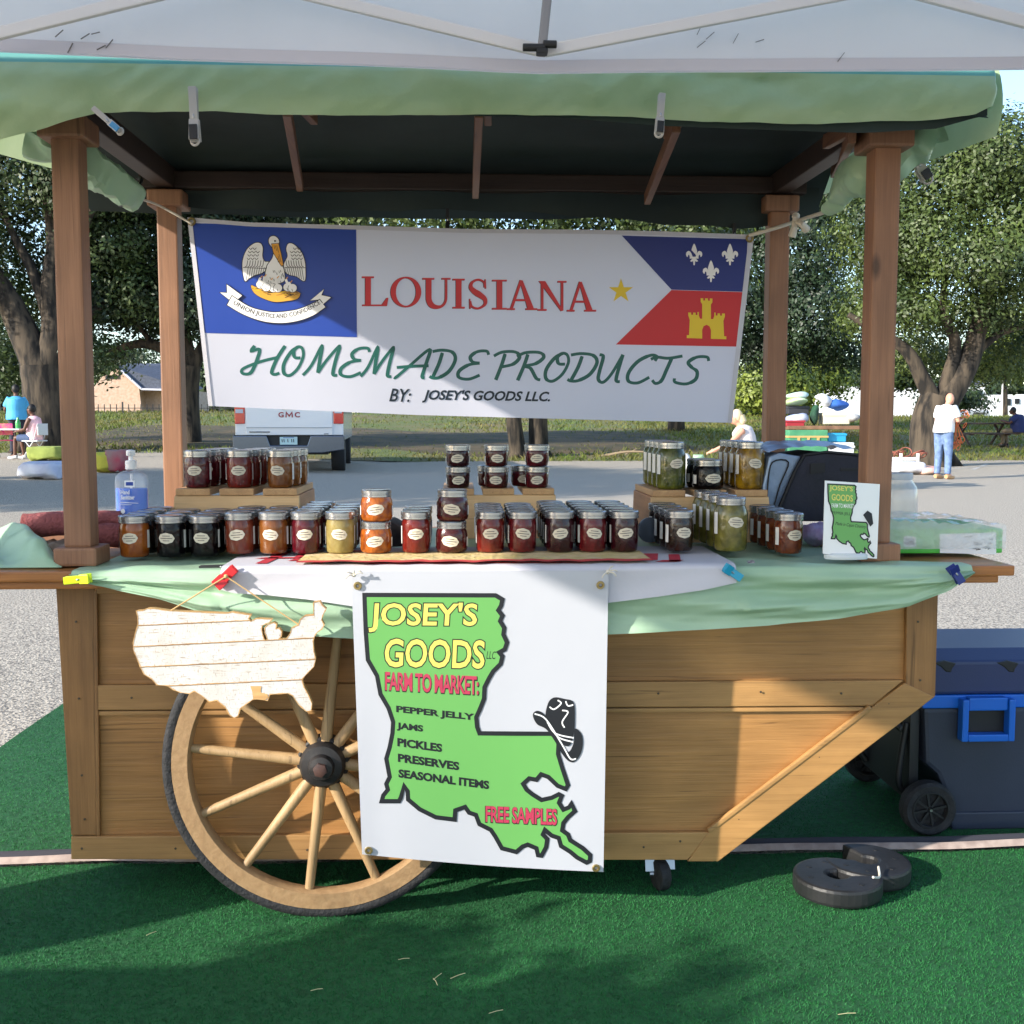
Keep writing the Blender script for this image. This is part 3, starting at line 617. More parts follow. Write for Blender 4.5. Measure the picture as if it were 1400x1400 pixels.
clip('roof_clamp', 'small red clip on the rolled green curtain at the right', M['redplastic'], (at(1168, 216, 2.74), at(1163, 240, 2.74)), 'clamp', .014)
clip('bag_clip', 'flat black clip lying on the checked cloth behind the red clip', M['black'], (at(274, 775, 2.46), at(330, 773, 2.46)), 'clip', .010)
for px, py, lb in ((612, 288, 'small black clip holding the middle of the printed banner to the roof'), (1003, 308, 'small black clip holding the right end of the printed banner to the roof')):
    clip('banner_clip', lb, M['black'], (at(px, py - 2, 3.34), at(px, py + 26, 3.33)), 'clip', .012)
# grey price card by the pint jar
p = at(975, 773, 2.47); b = MB(); b.prism([at(972, 768, 2.50), at(1004, 769, 2.50), at(1006, 775, 2.46), at(970, 774, 2.46)], (0, 0, .003)); tag(b.build('paper_card', mat('grey card', C(122, 120, 124), .6), loc=p, smooth=False), 'small grey card lying on the cloth in front of the olive pint jar', 'card')
b = MB(); b.prism([at(1008, 771, 2.49), at(1030, 767, 2.49), at(1032, 770, 2.465), at(1010, 775, 2.465)], (0, 0, .003)); tag(b.build('paper_card', mat('printed card', C(196, 190, 190), .6, C(90, 86, 96), 160), loc=at(1020, 771, 2.48), smooth=False), 'small printed white card lying beside the teal clip', 'card')
# rolled green curtains under the roof
def roll(name, pts, rad, lb, tail=None):
    b = MB(); c = catmull(pts, 16); n = len(c); rr = [interp(i / (n - 1), rad) for i in range(n)]; b.tube(c, rr, 20)
    for p in b.v: p += Vector((0, 1, 1)) * (.010 * math.sin(p.x * 60 + p.z * 70) + .010 * mnoise.noise(p * 16)) + Vector((0, .5, 1)) * .004 * math.sin(p.y * 140 + p.x * 90 + 9 * mnoise.noise(p * 14))
    t = tag(b.build(name, M['green'], loc=pts[0]), lb, 'curtain'); return t
r1 = roll('rolled_curtain', [at(40, 192, 2.62), at(95, 212, 2.62), at(135, 238, 2.66), at(165, 258, 2.72), at(186, 268, 2.80)], [(0, .03), (.3, .05), (.6, .05), (.9, .036), (1, .016)], 'rolled green curtain tied under the roof beside the left front post')
b = MB(); b.torus(at(178, 262, 2.77), .042, .004, ax=(.6, .5, -.5), n=24, m=6); b.build('tie', M['black'], r1)
r2 = roll('rolled_curtain', [at(1290, 176, 2.55), at(1240, 205, 2.58), at(1190, 232, 2.62), at(1160, 250, 2.72), at(1128, 290, 2.84)], [(0, .02), (.25, .05), (.55, .05), (.8, .032), (1, .010)], 'rolled green curtain tied under the roof beside the right front post')
# ropes
def rope(name, pts, r, lb, m=None): b = MB(); b.tube(catmull([tuple(p) for p in pts], 6), r, 8); return tag(b.build(name, m or M['rope'], loc=pts[0]), lb, 'rope')
rope('rope', [at(186, 270, 2.80), at(215, 280, 3.26), at(245, 296, 3.30), at(262, 306, 3.30)], .0035, 'thin cord tying the printed banner to the rolled left curtain')
rope('rope', [at(1128, 290, 2.84), at(1096, 300, 3.26), at(1060, 312, 3.27), at(1024, 322, 3.30)], .0055, 'white rope tying the printed banner across the right rear post')
b = MB(); q = at(1086, 302, 3.24)
for dx, dz, yy in ((-.006, -.045, 0), (.035, -.028, -.01), (.004, .014, 0)): b.tube([q, q + Vector((dx * .5, yy - .01, dz * .5)), q + Vector((dx, yy, dz))], [.006, .010, .012], 10)
tag(b.build('knot', M['rope'], loc=q), 'white frayed rope knot hanging from the right rear post top', 'knot')
# ------------------------------------------------------------------ printed banner at the rear
YN = 3.31
def bn(px, py, l=0):
    t = (py - 298) / 270; Y = YN + .05 * t * t + .004 * math.sin(px / 44) * (.3 + t) + .003 * math.sin(px / 110 + py / 60); return at(px, py, Y - l)
def edge_t(px): return interp(px, [(256, 297), (340, 304), (480, 308), (640, 313), (800, 314), (900, 316), (1031, 321)])
def edge_b(px): return interp(px, [(285, 555), (420, 561), (560, 567), (700, 571), (860, 575), (1001, 578)])
def bq(u, v, l=0):
    xt = lerp(256, 1031, u); xb_ = lerp(285, 1001, u); yt = edge_t(xt); yb_ = edge_b(xb_); return bn(lerp(xt, xb_, v), lerp(yt, yb_, v), l)
banner = thing('printed_banner', 'wide white printed banner with state flags hung between the rear posts', 'banner', at(640, 560, YN))
b = MB(); b.grid(bq, 90, 30); b.build('sheet', M['bannervinyl'], banner, ang=80)
b = MB()
for (u0, u1, v0, v1) in ((0, 1, 0, .022), (0, .008, .022, 1), (.991, 1, .022, 1)): b.grid(lambda u, v: bq(lerp(u0, u1, u), lerp(v0, v1, v), .003), 60, 12)
b.build('hem', M['white'], banner)
P_ = {}
def pr(name, c, c2=None): P_[name] = mat(name, c, .4); return P_[name]
pr('bflag', C(30, 66, 158)); pr('bnavy', C(26, 44, 122)); pr('bred', C(196, 34, 44)); pr('byel', C(226, 194, 44)); pr('bdark', C(22, 30, 46)); pr('bgreen', C(28, 92, 84)); pr('bwhite', C(238, 238, 240)); pr('bgold', C(212, 160, 60)); pr('bbrown', C(150, 104, 40)); pr('bink', C(26, 40, 52)); pr('bteal', C(18, 60, 66)); pr('borange', C(222, 158, 56))
K = M['blackprint']
A = Art(bn)
A.fill([(261, 305), (487, 311), (488, 461), (274, 455)], P_['bflag'], cut=24)
A.build('blue_flag', banner)
A = Art(bn, lift=.0020)
A.fill([(850, 322), (1022, 327), (1019, 399), (918, 396)], P_['bnavy'], cut=24)
A.fill([(918, 396.5), (1019, 399.5), (1012, 474), (842, 471)], P_['bred'], cut=24)
def fleur(cx, cy, s):
    q = lambda pts: [(cx + x * s, cy + y * s) for x, y in pts]
    A.fill(q(catmull([(0, -15), (3.2, -8), (4, -3), (2, 3), (0, 4), (-2, 3), (-4, -3), (-3.2, -8)], 4, True)), P_['bwhite'])
    for m_ in (-1, 1):
        A.fill(q([(m_ * x, y) for x, y in catmull([(2, 4), (4, -2), (7, -5), (10.5, -3), (11, 1), (9, 3.5), (8, 0.5), (6.5, 1), (5.5, 4)], 3, True)]), P_['bwhite'])
        A.fill(q([(m_ * x, y) for x, y in [(0, 5), (3, 6), (5.5, 9), (3.5, 10), (1.5, 9), (1, 14), (0, 15)]]), P_['bwhite'])
    A.fill(q([(-6, 3), (6, 3), (6, 5.6), (-6, 5.6)]), P_['bwhite'])
fleur(949, 348, 1.0); fleur(998, 348, 1.0); fleur(972, 371, 1.0)
def castle(cx, cy, s, m):
    p = [(-27, 27), (-27, 23), (-24, 23), (-23, 2), (-25, -4), (-25, -8), (-21, -8), (-21, -5), (-18.5, -5), (-18.5, -8), (-15, -8), (-15, -5), (-12.5, -5), (-12.5, -9), (-10.5, -9), (-10.5, -4), (-9, 0), (-6, 0), (-6, -20), (-8, -23), (-8, -28), (-4.5, -28), (-4.5, -25), (-2, -25), (-2, -28), (2, -28), (2, -25), (4.5, -25), (4.5, -28), (8, -28), (8, -23), (6, -20), (6, 0), (9, 0), (10.5, -4), (10.5, -9), (12.5, -9), (12.5, -5), (15, -5), (15, -8), (18.5, -8), (18.5, -5), (21, -5), (21, -8), (25, -8), (25, -4), (23, 2), (24, 23), (27, 23), (27, 27), (6, 27), (6, 15), (4, 10), (0, 8), (-4, 10), (-6, 15), (-6, 27)]
    A.fill([(cx + x * s, cy + y * s + x * .03) for x, y in p], m)
castle(966, 436, 1.0, P_['byel'])
A.build('acadian_flag', banner)['label'] = 'blue and red flag print with white fleurs and a yellow castle'
A = Art(bn, lift=.0014)
A.fill([(849 + 17.5 * (1 if k % 2 == 0 else .38) * math.sin(k * math.pi / 5), 398 - 17.5 * (1 if k % 2 == 0 else .38) * math.cos(k * math.pi / 5)) for k in range(10)], P_['byel']); A.build('star', banner)
# serif word
def serif(A, ch, x0, x1, yb, h, m):
    w = x1 - x0; X = lambda t: x0 + w * t; Y = lambda t: yb - h * t; T = .19 * h; t_ = .06 * h
    def st(a, c, wd): A.stroke([(X(a[0]), Y(a[1])), (X(c[0]), Y(c[1]))], wd, m)
    def foot(x, y, half): A.fill([(x - half, Y(y) - t_ / 2), (x + half, Y(y) - t_ / 2), (x + half, Y(y) + t_ / 2), (x - half, Y(y) + t_ / 2)], m)
    if ch == 'L':
        st((.22, 0), (.22, 1), T); foot(X(.22), .975, .2 * h); A.fill([(X(0), Y(0)), (X(0), Y(.055)), (X(.75), Y(.055)), (X(.93), Y(.28)), (X(1), Y(.28)), (X(.95), Y(0))], m)
    if ch == 'I': st((.5, 0), (.5, 1), T); foot(X(.5), .975, .5 * w); foot(X(.5), .025, .5 * w)
    if ch == 'O':
        n = 36; l = A.up(); o = []
        for i in range(n):
            a = 2 * math.pi * i / n; o.append((X(.5) + w * .5 * math.cos(a), Y(.5) - h * .52 * math.sin(a)))
        for i in range(n):
            a = 2 * math.pi * i / n; o.append((X(.5) + (w * .5 - T * .95) * math.cos(a), Y(.5) - h * .46 * math.sin(a)))
        A.mb.add([A.mp(p[0], p[1], l) for p in o], [(i, (i + 1) % n, n + (i + 1) % n, n + i) for i in range(n)], A.mi(m))
    if ch == 'U':
        pts = [(.21, .97), (.21, .5), (.22, .25), (.32, .08), (.5, .02), (.68, .06), (.8, .22), (.82, .5), (.82, .97)]
        c = catmull([(X(a), Y(c_)) for a, c_ in pts], 5); n = len(c); A.stroke(c, 0, m, taper=[interp(i / n, [(0, T), (.35, T), (.6, t_ * 1.4), (1, t_ * 1.3)]) for i in range(n)]); foot(X(.2), .975, .2 * h); foot(X(.82), .975, .15 * h)
    if ch == 'S':
        pts = [(.84, .72), (.80, .90), (.52, .985), (.22, .9), (.14, .74), (.3, .60), (.62, .46), (.86, .32), (.84, .14), (.52, .015), (.2, .08), (.12, .26)]
        c = catmull([(X(a), Y(c_)) for a, c_ in pts], 5); n = len(c); A.stroke(c, 0, m, taper=[interp(i / n, [(0, t_), (.25, t_ * 1.3), (.5, T * 1.1), (.75, t_ * 1.3), (1, t_)]) for i in range(n)])
        A.fill([(X(.84), Y(1)), (X(.9), Y(1)), (X(.92), Y(.68)), (X(.86), Y(.68))], m); A.fill([(X(.06), Y(.34)), (X(.12), Y(.34)), (X(.14), Y(0)), (X(.07), Y(0))], m)
    if ch == 'A':
        st((.13, 0), (.47, 1), t_ * 1.5); A.fill([(X(.42), Y(1)), (X(.52), Y(1)), (X(.92), Y(0)), (X(.70), Y(0))], m); st((.25, .33), (.72, .33), t_ * 1.2); foot(X(.13), .025, .13 * h); foot(X(.82), .025, .20 * h)
    if ch == 'N':
        st((.16, 0), (.16, 1), t_ * 1.4); st((.84, 0), (.84, 1), t_ * 1.4); A.fill([(X(.04), Y(1)), (X(.26), Y(1)), (X(.88), Y(0)), (X(.80), Y(-.02))], m); foot(X(.16), .025, .15 * h); foot(X(.84), .975, .15 * h)
A = Art(bn, lift=.0012)
word = [('L', 495.5, 531), ('O', 534, 576), ('U', 578, 617), ('I', 619, 635.5), ('S', 640, 667), ('I', 673, 693), ('A', 693.5, 734), ('N', 735, 775), ('A', 775.5, 814)]
for sh, m_ in ((1.1, P_['bdark']), (0, P_['bred'])):
    for ch, xa, xb_ in word: serif(A, ch, xa - sh * .8, xb_ - sh * .8, 418.5 + (xa - 496) * .026 + sh * .2, 40.5, m_)
A.build('headline_lettering', banner); A = Art(bn, lift=.0011, step=.000006)
# script words: round-pen strokes
SCR = {'H': [[(.30, .98), (.22, .80), (.40, .86), (.36, .55), (.22, .08), (.06, .02), (.0, .12), (.1, .25), (.45, .45), (.8, .58)], [(.98, .98), (.80, .55), (.68, .1), (.74, .0), (.85, .05)]],
       'O': [[(.72, .98), (.40, .80), (.10, .40), (.10, .08), (.35, .0), (.70, .25), (.92, .65), (.88, .92), (.70, .98), (.52, .85), (.56, .62), (.8, .6)]],
       'M': [[(.0, .02), (.20, .35), (.42, .95), (.46, .98), (.40, .5), (.36, .1)], [(.36, .1), (.55, .5), (.82, .95), (.88, .98), (.78, .5), (.72, .06), (.82, .02)]],
       'E': [[(.98, .85), (.92, .98), (.65, .96), (.45, .78), (.52, .60), (.72, .56)], [(.72, .56), (.40, .50), (.12, .28), (.12, .06), (.40, .0), (.72, .14)]],
       'A': [[(.0, .02), (.06, .04), (.40, .45), (.86, .98), (.78, .5), (.68, .05), (.74, .0)], [(.06, .36), (.4, .40), (.84, .42)]],
       'D': [[(.52, .90), (.40, .5), (.20, .04)], [(.20, .94), (.50, .99), (.84, .92), (.94, .66), (.74, .26), (.42, .04), (.2, .02), (.1, .08)]],
       'P': [[(.48, .92), (.36, .5), (.18, .0)], [(.12, .84), (.40, .98), (.80, .98), (.94, .80), (.74, .56), (.38, .46)]],
       'R': [[(.42, .92), (.30, .5), (.12, .0)], [(.10, .84), (.36, .98), (.76, .98), (.88, .82), (.66, .60), (.34, .50), (.5, .42), (.66, .08), (.78, .02)]],
       'U': [[(.16, .98), (.28, .9), (.16, .4), (.12, .1), (.28, .0), (.55, .3), (.92, .98)], [(.92, .98), (.76, .4), (.70, .06), (.82, .02)]],
       'C': [[(.92, .78), (.98, .94), (.78, .98), (.40, .76), (.12, .36), (.12, .06), (.40, .0), (.75, .2)]],
       'T': [[(.02, .86), (.20, .94), (.55, .9), (.98, .98)], [(.66, .92), (.5, .5), (.34, .1), (.16, .0), (.06, .12)]],
       'S': [[(.94, .82), (.90, .96), (.64, .96), (.42, .78), (.50, .60), (.64, .44), (.60, .16), (.36, .0), (.08, .06), (.06, .2)]]}
def script(A, ch, x0, x1, yt, yb, w, m):
    for s_ in SCR[ch]:
        c = catmull([(lerp(x0, x1, a), lerp(yb, yt, y)) for a, y in s_], 6); n = len(c)
        A.stroke(c, 0, m, taper=[w * (1.15 if (c[min(i + 1, n - 1)][1] - c[max(i - 1, 0)][1]) > 2 else .95) for i in range(n)])
sw = [('H', 330, 391), ('O', 385, 417), ('M', 414, 471), ('E', 461, 506), ('M', 493, 544), ('A', 539, 595), ('D', 583, 625), ('E', 622, 669), ('P', 670, 713), ('R', 702, 749), ('O', 743, 780), ('D', 771, 819), ('U', 813, 855), ('C', 854, 899), ('T', 889, 934), ('S', 919, 972)]
for ch, xa, xb_ in sw:
    k = (xa - 330) / 640; pass
    script(A, ch, xa, xb_, 472 + 16 * k, 512 + 14 * k, 4.3, P_['bgreen'])
A.build('script_lettering', banner); A = Art(bn, lift=.0016)
A.text('BY:', 532, 562, 549, 550, 18, P_['bink'], shear=.3, bold=.015); A.build('byline_lettering', banner); A = Art(bn, lift=.0016)
A.text("JOSEY'S GOODS LLC.", 577, 752, 550.5, 553, 18, P_['bink'], shear=.3, bold=.03)
A.build('byline_lettering', banner)
# pelican emblem on the blue flag
Z = lambda pts: [(290 + x / 8.235, 310 + y / 8.235) for x, y in pts]
A = Art(bn, lift=.0024, step=.000022)
def outl(pts, m, w=2.2, smooth=4):
    p = Z(catmull(pts, smooth, True) if smooth else pts); A.stroke(p, w, K, closed=True); A.fill(p, m)
wl = [(370, 610), (345, 500), (345, 380), (390, 260), (470, 190), (540, 185), (570, 240), (565, 330), (590, 390), (640, 400), (620, 470), (560, 520), (480, 545), (410, 585)]
wr = [(1040, 610), (1050, 480), (1040, 380), (1000, 280), (920, 200), (860, 190), (835, 250), (850, 330), (810, 420), (820, 500), (870, 540), (950, 560)]
outl(wl, P_['bwhite']); outl(wr, P_['bwhite'])
outl([(640, 180), (650, 120), (700, 105), (745, 140), (750, 200), (720, 330), (780, 430), (810, 500), (800, 620), (620, 640), (600, 540), (620, 440), (680, 350), (690, 260)], P_['bwhite'])
for sx, pts in ((1, wl), (-1, wr)):
    for k in range(9):                       # long feathers
        xx = (385 + k * 26) if sx > 0 else (1030 - k * 24); A.stroke(Z([(xx + 22 * sx, 455), (xx, 600 - k * 9)]), .7, K)
    for k in range(7):
        xx = (370 + k * 30) if sx > 0 else (1030 - k * 28); A.stroke(Z(catmull([(xx, 450), (xx + 20 * sx, 440), (xx + 30 * sx, 380)], 3)), .8, K)
    for j in range(4):
        for k in range(3 - (j == 3)):
            xx = (410 + k * 44 + j * 8) if sx > 0 else (1000 - k * 44 - j * 8); yy = 350 - j * 38
            A.stroke(Z(catmull([(xx - 18, yy), (xx, yy + 20), (xx + 20, yy)], 3)), .8, K)
    A.stroke(Z([(350, 458), (600, 470)] if sx > 0 else [(820, 460), (1050, 462)]), .8, K)
outl([(672, 195), (745, 190), (775, 300), (800, 430), (780, 440), (690, 290)], P_['borange'], 1.6, 0)
for k in range(3): A.stroke(Z([(695 + k * 16, 210), (745 + k * 16, 400)]), .6, K)
A.fill(Z([(708 + 10 * math.cos(t), 160 + 12 * math.sin(t)) for t in np.linspace(0, 6, 9)]), K)
outl([(440, 660), (520, 690), (700, 730), (880, 720), (985, 745), (960, 810), (840, 835), (700, 845), (560, 800), (470, 740)], P_['bgold'], 1.2)
rr = random.Random(4)
for k in range(46):
    x = rr.uniform(450, 950); y = lerp(690, 740, (x - 450) / 500) + rr.uniform(0, 90) * math.sin((x - 430) / 560 * 3.1); a = rr.uniform(-.6, .6)
    A.stroke(Z([(x, y), (x + 50 * math.cos(a), y + 26 * math.sin(a))]), .8, rr.choice([P_['bbrown'], P_['bbrown'], K, P_['byel']]))
for cx, cy, hx, hy in ((545, 650, 545, 575), (690, 690, 660, 600), (740, 690, 730, 580), (850, 680, 880, 630), (905, 690, 830, 590), (610, 680, 590, 560)):
    outl([(cx + 48 * math.cos(t), cy + 46 * math.sin(t)) for t in np.linspace(0, 5.6, 9)], P_['bwhite'], 1.2)
    A.stroke(Z(catmull([(cx, cy - 20), (lerp(cx, hx, .6) - 14, lerp(cy, hy, .6)), (hx, hy)], 4)), 3.4, P_['bwhite'])
    A.stroke(Z([(cx - 8, cy + 10), (cx + 2, cy + 40)]), .7, K); A.stroke(Z([(hx, hy), (hx + 22, hy - 24)]), 1.2, P_['borange'])
for k in range(14):
    x = rr.uniform(620, 810); y = rr.uniform(480, 620); A.stroke(Z([(x, y), (x + 6, y + 26)]), .7, K)
# motto ribbon
outl([(165, 650), (335, 775), (290, 815), (230, 790), (190, 820), (90, 740), (170, 745)], P_['bwhite'], 2, 0); outl([(1258, 705), (1230, 770), (1340, 795), (1245, 875), (1200, 820), (1105, 830)], P_['bwhite'], 2, 0)
up_ = catmull([(225, 780), (420, 900), (620, 955), (760, 962), (950, 935), (1100, 880), (1210, 822)], 6); dn_ = catmull([(1275, 905), (1130, 1000), (950, 1062), (760, 1083), (560, 1060), (350, 985), (170, 880)], 6)
outl(up_ + dn_, P_['bwhite'], 2.2, 0)
mid = catmull([(205, 870), (400, 975), (600, 1030), (760, 1043), (940, 1015), (1100, 955), (1245, 870)], 12)
def arc(t, y):
    k = t * (len(mid) - 1.001); i = int(k); p = Vector(mid[i]).lerp(Vector(mid[i + 1]), k - i); d = (Vector(mid[i + 1]) - Vector(mid[i])).normalized(); n = Vector((d.y, -d.x)); q = p + n * y; return 290 + q.x / 8.235, 310 + q.y / 8.235
A.n += 14; A.text('UNION JUSTICE AND CONFIDENCE', 0, 0, 0, 0, 62, K, arc=lambda t, y: arc(.03 + .94 * t, y), bold=.008)
A.build('pelican_emblem', banner)
for x, y in ((262, 303), (1025, 326)): b = MB(); b.torus(bn(x, y, .006), .009, .0035, ax=(0, 1, 0), n=18, m=6); b.build('grommet', M['brass'], banner)
# ------------------------------------------------------------------ vertical banner at the front
YV = 2.372
def vn(px, py, l=0):
    t = (py - 782) / 400; Y = YV + .020 * t + .004 * math.sin(px / 52 + 1) * t - .005 * math.exp(-((px - 482) / 24) ** 2) * t; return at(px, py, Y - l)
def vq(u, v, l=0):
    xa = lerp(480, 832, u); xb_ = lerp(495, 825, u); return vn(lerp(xa, xb_, v), lerp(lerp(781, 780, u), lerp(1168, 1192, u) + 3 * math.sin(u * 3.1), v), l)
def vsheet(nm, lb): pass
vban = thing('hanging_banner', 'white vertical vinyl banner with green state map hung on the cart front', 'banner', at(655, 1180, YV))
b = MB(); b.grid(vq, 50, 50); b.build('sheet', M['vinyl'], vban, ang=80)
pr('vgreen', C(106, 170, 92)); pr('vyel', C(220, 210, 104)); pr('vpink', C(184, 60, 88)); pr('vgray', C(120, 120, 126))
V = lambda pts: [(470 + x / 3.181, 770 + y / 3.181) for x, y in pts]
LA = [(90, 138), (660, 140), (690, 158), (684, 185), (672, 205), (690, 228), (680, 252), (698, 282), (694, 310), (710, 345), (700, 375), (676, 388), (690, 405), (682, 438), (650, 470), (632, 500), (612, 540), (610, 590), (590, 640), (576, 670), (580, 712), (590, 740), (905, 742), (935, 770), (932, 830), (950, 890), (975, 965), (965, 982), (930, 968), (890, 930), (858, 918), (838, 942), (806, 936), (780, 960), (795, 985), (820, 1005), (860, 1030), (905, 1020), (935, 1005), (948, 1012), (936, 1042), (955, 1072), (980, 1062), (990, 1046), (1005, 1078), (975, 1105), (955, 1130), (950, 1162), (975, 1180), (985, 1205), (1040, 1240), (1072, 1270), (1070, 1295), (1056, 1302), (1015, 1280), (985, 1255), (945, 1230), (935, 1195), (905, 1185), (875, 1160), (866, 1180), (885, 1200), (880, 1235), (860, 1272), (845, 1270), (838, 1240), (800, 1224), (778, 1232), (750, 1256), (688, 1240), (660, 1190), (640, 1160), (590, 1135), (575, 1095), (545, 1085), (528, 1060), (485, 1075), (482, 1115), (400, 1105), (330, 1070), (280, 1028), (278, 992), (262, 968), (248, 1020), (240, 1035), (165, 1035), (172, 1010), (192, 985), (185, 960), (200, 930), (185, 850), (200, 800), (212, 740), (215, 690), (195, 630), (160, 570), (145, 490), (105, 420), (96, 300)]
def lamap(A, T, sc=1.0, txt=True):
    """state outline with all the printed words; T maps the 1177x1400 artwork space to sheet coordinates"""
    k = lambda w: w / 3.181 * sc
    A.fill(T(LA), P_['vgreen'], cut=0 if sc < .5 else 28); A.stroke(T(LA), k(19), K, closed=True)
    def tx(s_, x0, x1, b0, b1, h, m, **kw):
        (xa, ya), (xc, yc) = T([(x0, b0)])[0], T([(x1, b1)])[0]; A.text(s_, xa, xc, ya, yc, k(h), m, **kw)
    e = 5
    for s_, x0, x1, b0, b1, h in (("JOSEY'S", 108, 580, 300, 302, 130), ('GOODS', 178, 612, 452, 460, 125)):
        tx(s_, x0 - e, x1 + e, b0 + e, b1 + e, h + 2 * e, K, shear=.06, bold=.055); tx(s_, x0, x1, b0, b1, h, P_['vyel'], shear=.06, bold=.02)
    tx('LLC', 620, 662, 416, 418, 34, K, shear=.3)
    tx('FARM TO MARKET:', 178, 590, 558, 578, 86, K, bold=.05, space=.92); tx('FARM TO MARKET:', 180, 586, 553, 573, 82, P_['vpink'], bold=.025, space=.92)
    for s_, x1, b0, b1 in (('PEPPER JELLY', 568, 656, 692), ('JAMS', 345, 728, 742), ('PICKLES', 428, 796, 823), ('PRESERVES', 502, 864, 902), ('SEASONAL ITEMS', 632, 932, 984)): tx(s_, 228 + (b0 - 656) * .035, x1, b0, b1, 37, K, bold=.045)
    tx('FREE SAMPLES', 614, 930, 1130, 1144, 76, K, bold=.05, space=.95); tx('FREE SAMPLES', 617, 927, 1126, 1140, 71, P_['vpink'], bold=.022, space=.95)
    # cowboy hat
    f = lambda p, s_=5: T(catmull(p, s_, True))
    A.fill(f([(822, 660), (840, 642), (870, 655), (900, 700), (940, 760), (975, 820), (1000, 780), (1005, 720), (1032, 740), (1040, 780), (1030, 830), (1005, 862), (980, 862), (950, 830), (915, 770), (880, 722), (840, 700)]), K)
    A.fill(f([(878, 680), (888, 610), (915, 584), (960, 590), (1000, 606), (1005, 680), (1000, 745), (985, 790), (955, 790), (915, 740)]), K)
    for p in ([(885, 690), (920, 740), (1000, 760)], [(900, 712), (935, 758), (998, 778)], [(895, 625), (915, 635), (945, 610), (930, 596)], [(950, 640), (975, 648), (950, 690), (960, 715)], [(965, 600), (975, 620), (998, 616)], [(830, 655), (880, 680), (950, 790), (985, 850), (1010, 850)]): A.stroke(T(catmull(p, 5)), k(6), P_['bwhite'])
A = Art(vn, lift=.0012); lamap(A, V); A.build('state_map_print', vban)
for x, y in ((489, 801), (821, 800), (504, 1163), (815, 1187)): b = MB(); b.torus(vn(x, y, .003), .0062, .0030, ax=(0, 1, 0), n=20, m=6); b.build('grommet', M['brass'], vban)
for x, y, lb in ((484, 786, 'white string bow tying the left top corner of the vertical banner'), (831, 782, 'white string bow tying the right top corner of the vertical banner')):
    q = at(x, y, YV - .012); b = MB(); rr = random.Random(x)
    for k in range(5):
        a = rr.uniform(0, 6.28); d = Vector((math.cos(a) * .020, -.006, math.sin(a) * .016)); b.tube(catmull([tuple(q), tuple(q + d * .6 + Vector((0, -.004, .004))), tuple(q + d)], 4), .0016, 6)
    b.ball(q, .005, 8); tag(b.build('string_tie', M['rope'], loc=q), lb, 'string')
# ------------------------------------------------------------------ wooden country map
U5 = lambda x, y: (170 + x / 4.828, 810 + y / 4.828)
US = [(78, 122), (120, 120), (150, 106), (190, 106), (300, 122), (500, 130), (680, 138), (710, 130), (835, 150), (818, 170), (832, 192), (870, 172), (975, 178), (960, 195), (910, 218), (905, 240), (912, 280), (925, 318), (945, 312), (930, 270), (925, 235), (945, 212), (985, 198), (1005, 210), (1000, 240), (1020, 235), (1038, 260), (1036, 290), (1020, 306), (1070, 306), (1095, 270), (1105, 235), (1150, 215), (1160, 180), (1190, 155), (1250, 150), (1248, 65), (1290, 58), (1305, 85), (1332, 110), (1312, 145), (1300, 180), (1318, 215), (1305, 240), (1270, 265), (1255, 290), (1245, 320), (1250, 390), (1262, 440), (1250, 490), (1210, 530), (1170, 575), (1185, 625), (1215, 680), (1238, 735), (1232, 780), (1200, 785), (1150, 740), (1110, 680), (1080, 665), (960, 672), (945, 715), (905, 700), (850, 705), (800, 740), (765, 765), (750, 815), (725, 828), (695, 810), (665, 755), (610, 712), (560, 722), (510, 680), (460, 650), (430, 668), (370, 660), (320, 640), (285, 615), (215, 610), (180, 570), (130, 540), (105, 490), (85, 440), (60, 380), (58, 330), (72, 270), (90, 210), (88, 160)]
M['shabby'] = mat('worn white paint on wood', C(206, 204, 202), .7, C(196, 192, 186), 20, bump=.12, bscale=60)
def shabby():
    m = M['shabby']; nt = m.node_tree; N = nt.nodes; L = nt.links; b_ = N['Principled BSDF']; src = b_.inputs['Base Color'].links[0].from_socket
    tc = N.new('ShaderNodeTexCoord'); outs = []
    for s_ in ((18, 1, 190), (210, 1, 60)):
        mp = N.new('ShaderNodeMapping'); mp.inputs['Scale'].default_value = s_; n = N.new('ShaderNodeTexNoise'); n.inputs['Scale'].default_value = 1.6; n.inputs['Detail'].default_value = 5; n.inputs['Roughness'].default_value = .7
        L.new(tc.outputs['Object'], mp.inputs[0]); L.new(mp.outputs[0], n.inputs['Vector']); cr = N.new('ShaderNodeValToRGB'); cr.color_ramp.elements[0].position = .57; cr.color_ramp.elements[1].position = .66; L.new(n.outputs['Fac'], cr.inputs[0]); outs.append(cr.outputs[0])
    ad = N.new('ShaderNodeMath'); ad.operation = 'MAXIMUM'; L.new(outs[0], ad.inputs[0]); L.new(outs[1], ad.inputs[1])
    mx = N.new('ShaderNodeMix'); mx.data_type = 'RGBA'; mx.inputs[7].default_value = C(150, 128, 108); L.new(ad.outputs[0], mx.inputs[0]); L.new(src, mx.inputs[6]); L.new(mx.outputs[2], b_.inputs['Base Color'])
shabby()
M['rawwood'] = wood('raw sawn edge', C(216, 176, 120), C(170, 126, 76), 0)
YM = 2.352
mp_ = thing('wooden_map_sign', 'distressed white plank sign cut to a country outline hanging by twine', 'sign', at(310, 900, YM))
pts = [at(*U5(x, y), YM) for x, y in US]
b = MB(); b.prism(pts, (0, .019, 0), 0, 1); b.build('plank_board', [M['shabby'], M['rawwood']], mp_, smooth=False)
A = Art(lambda px, py, l=0: at(px, py, YM - l), lift=.0006)
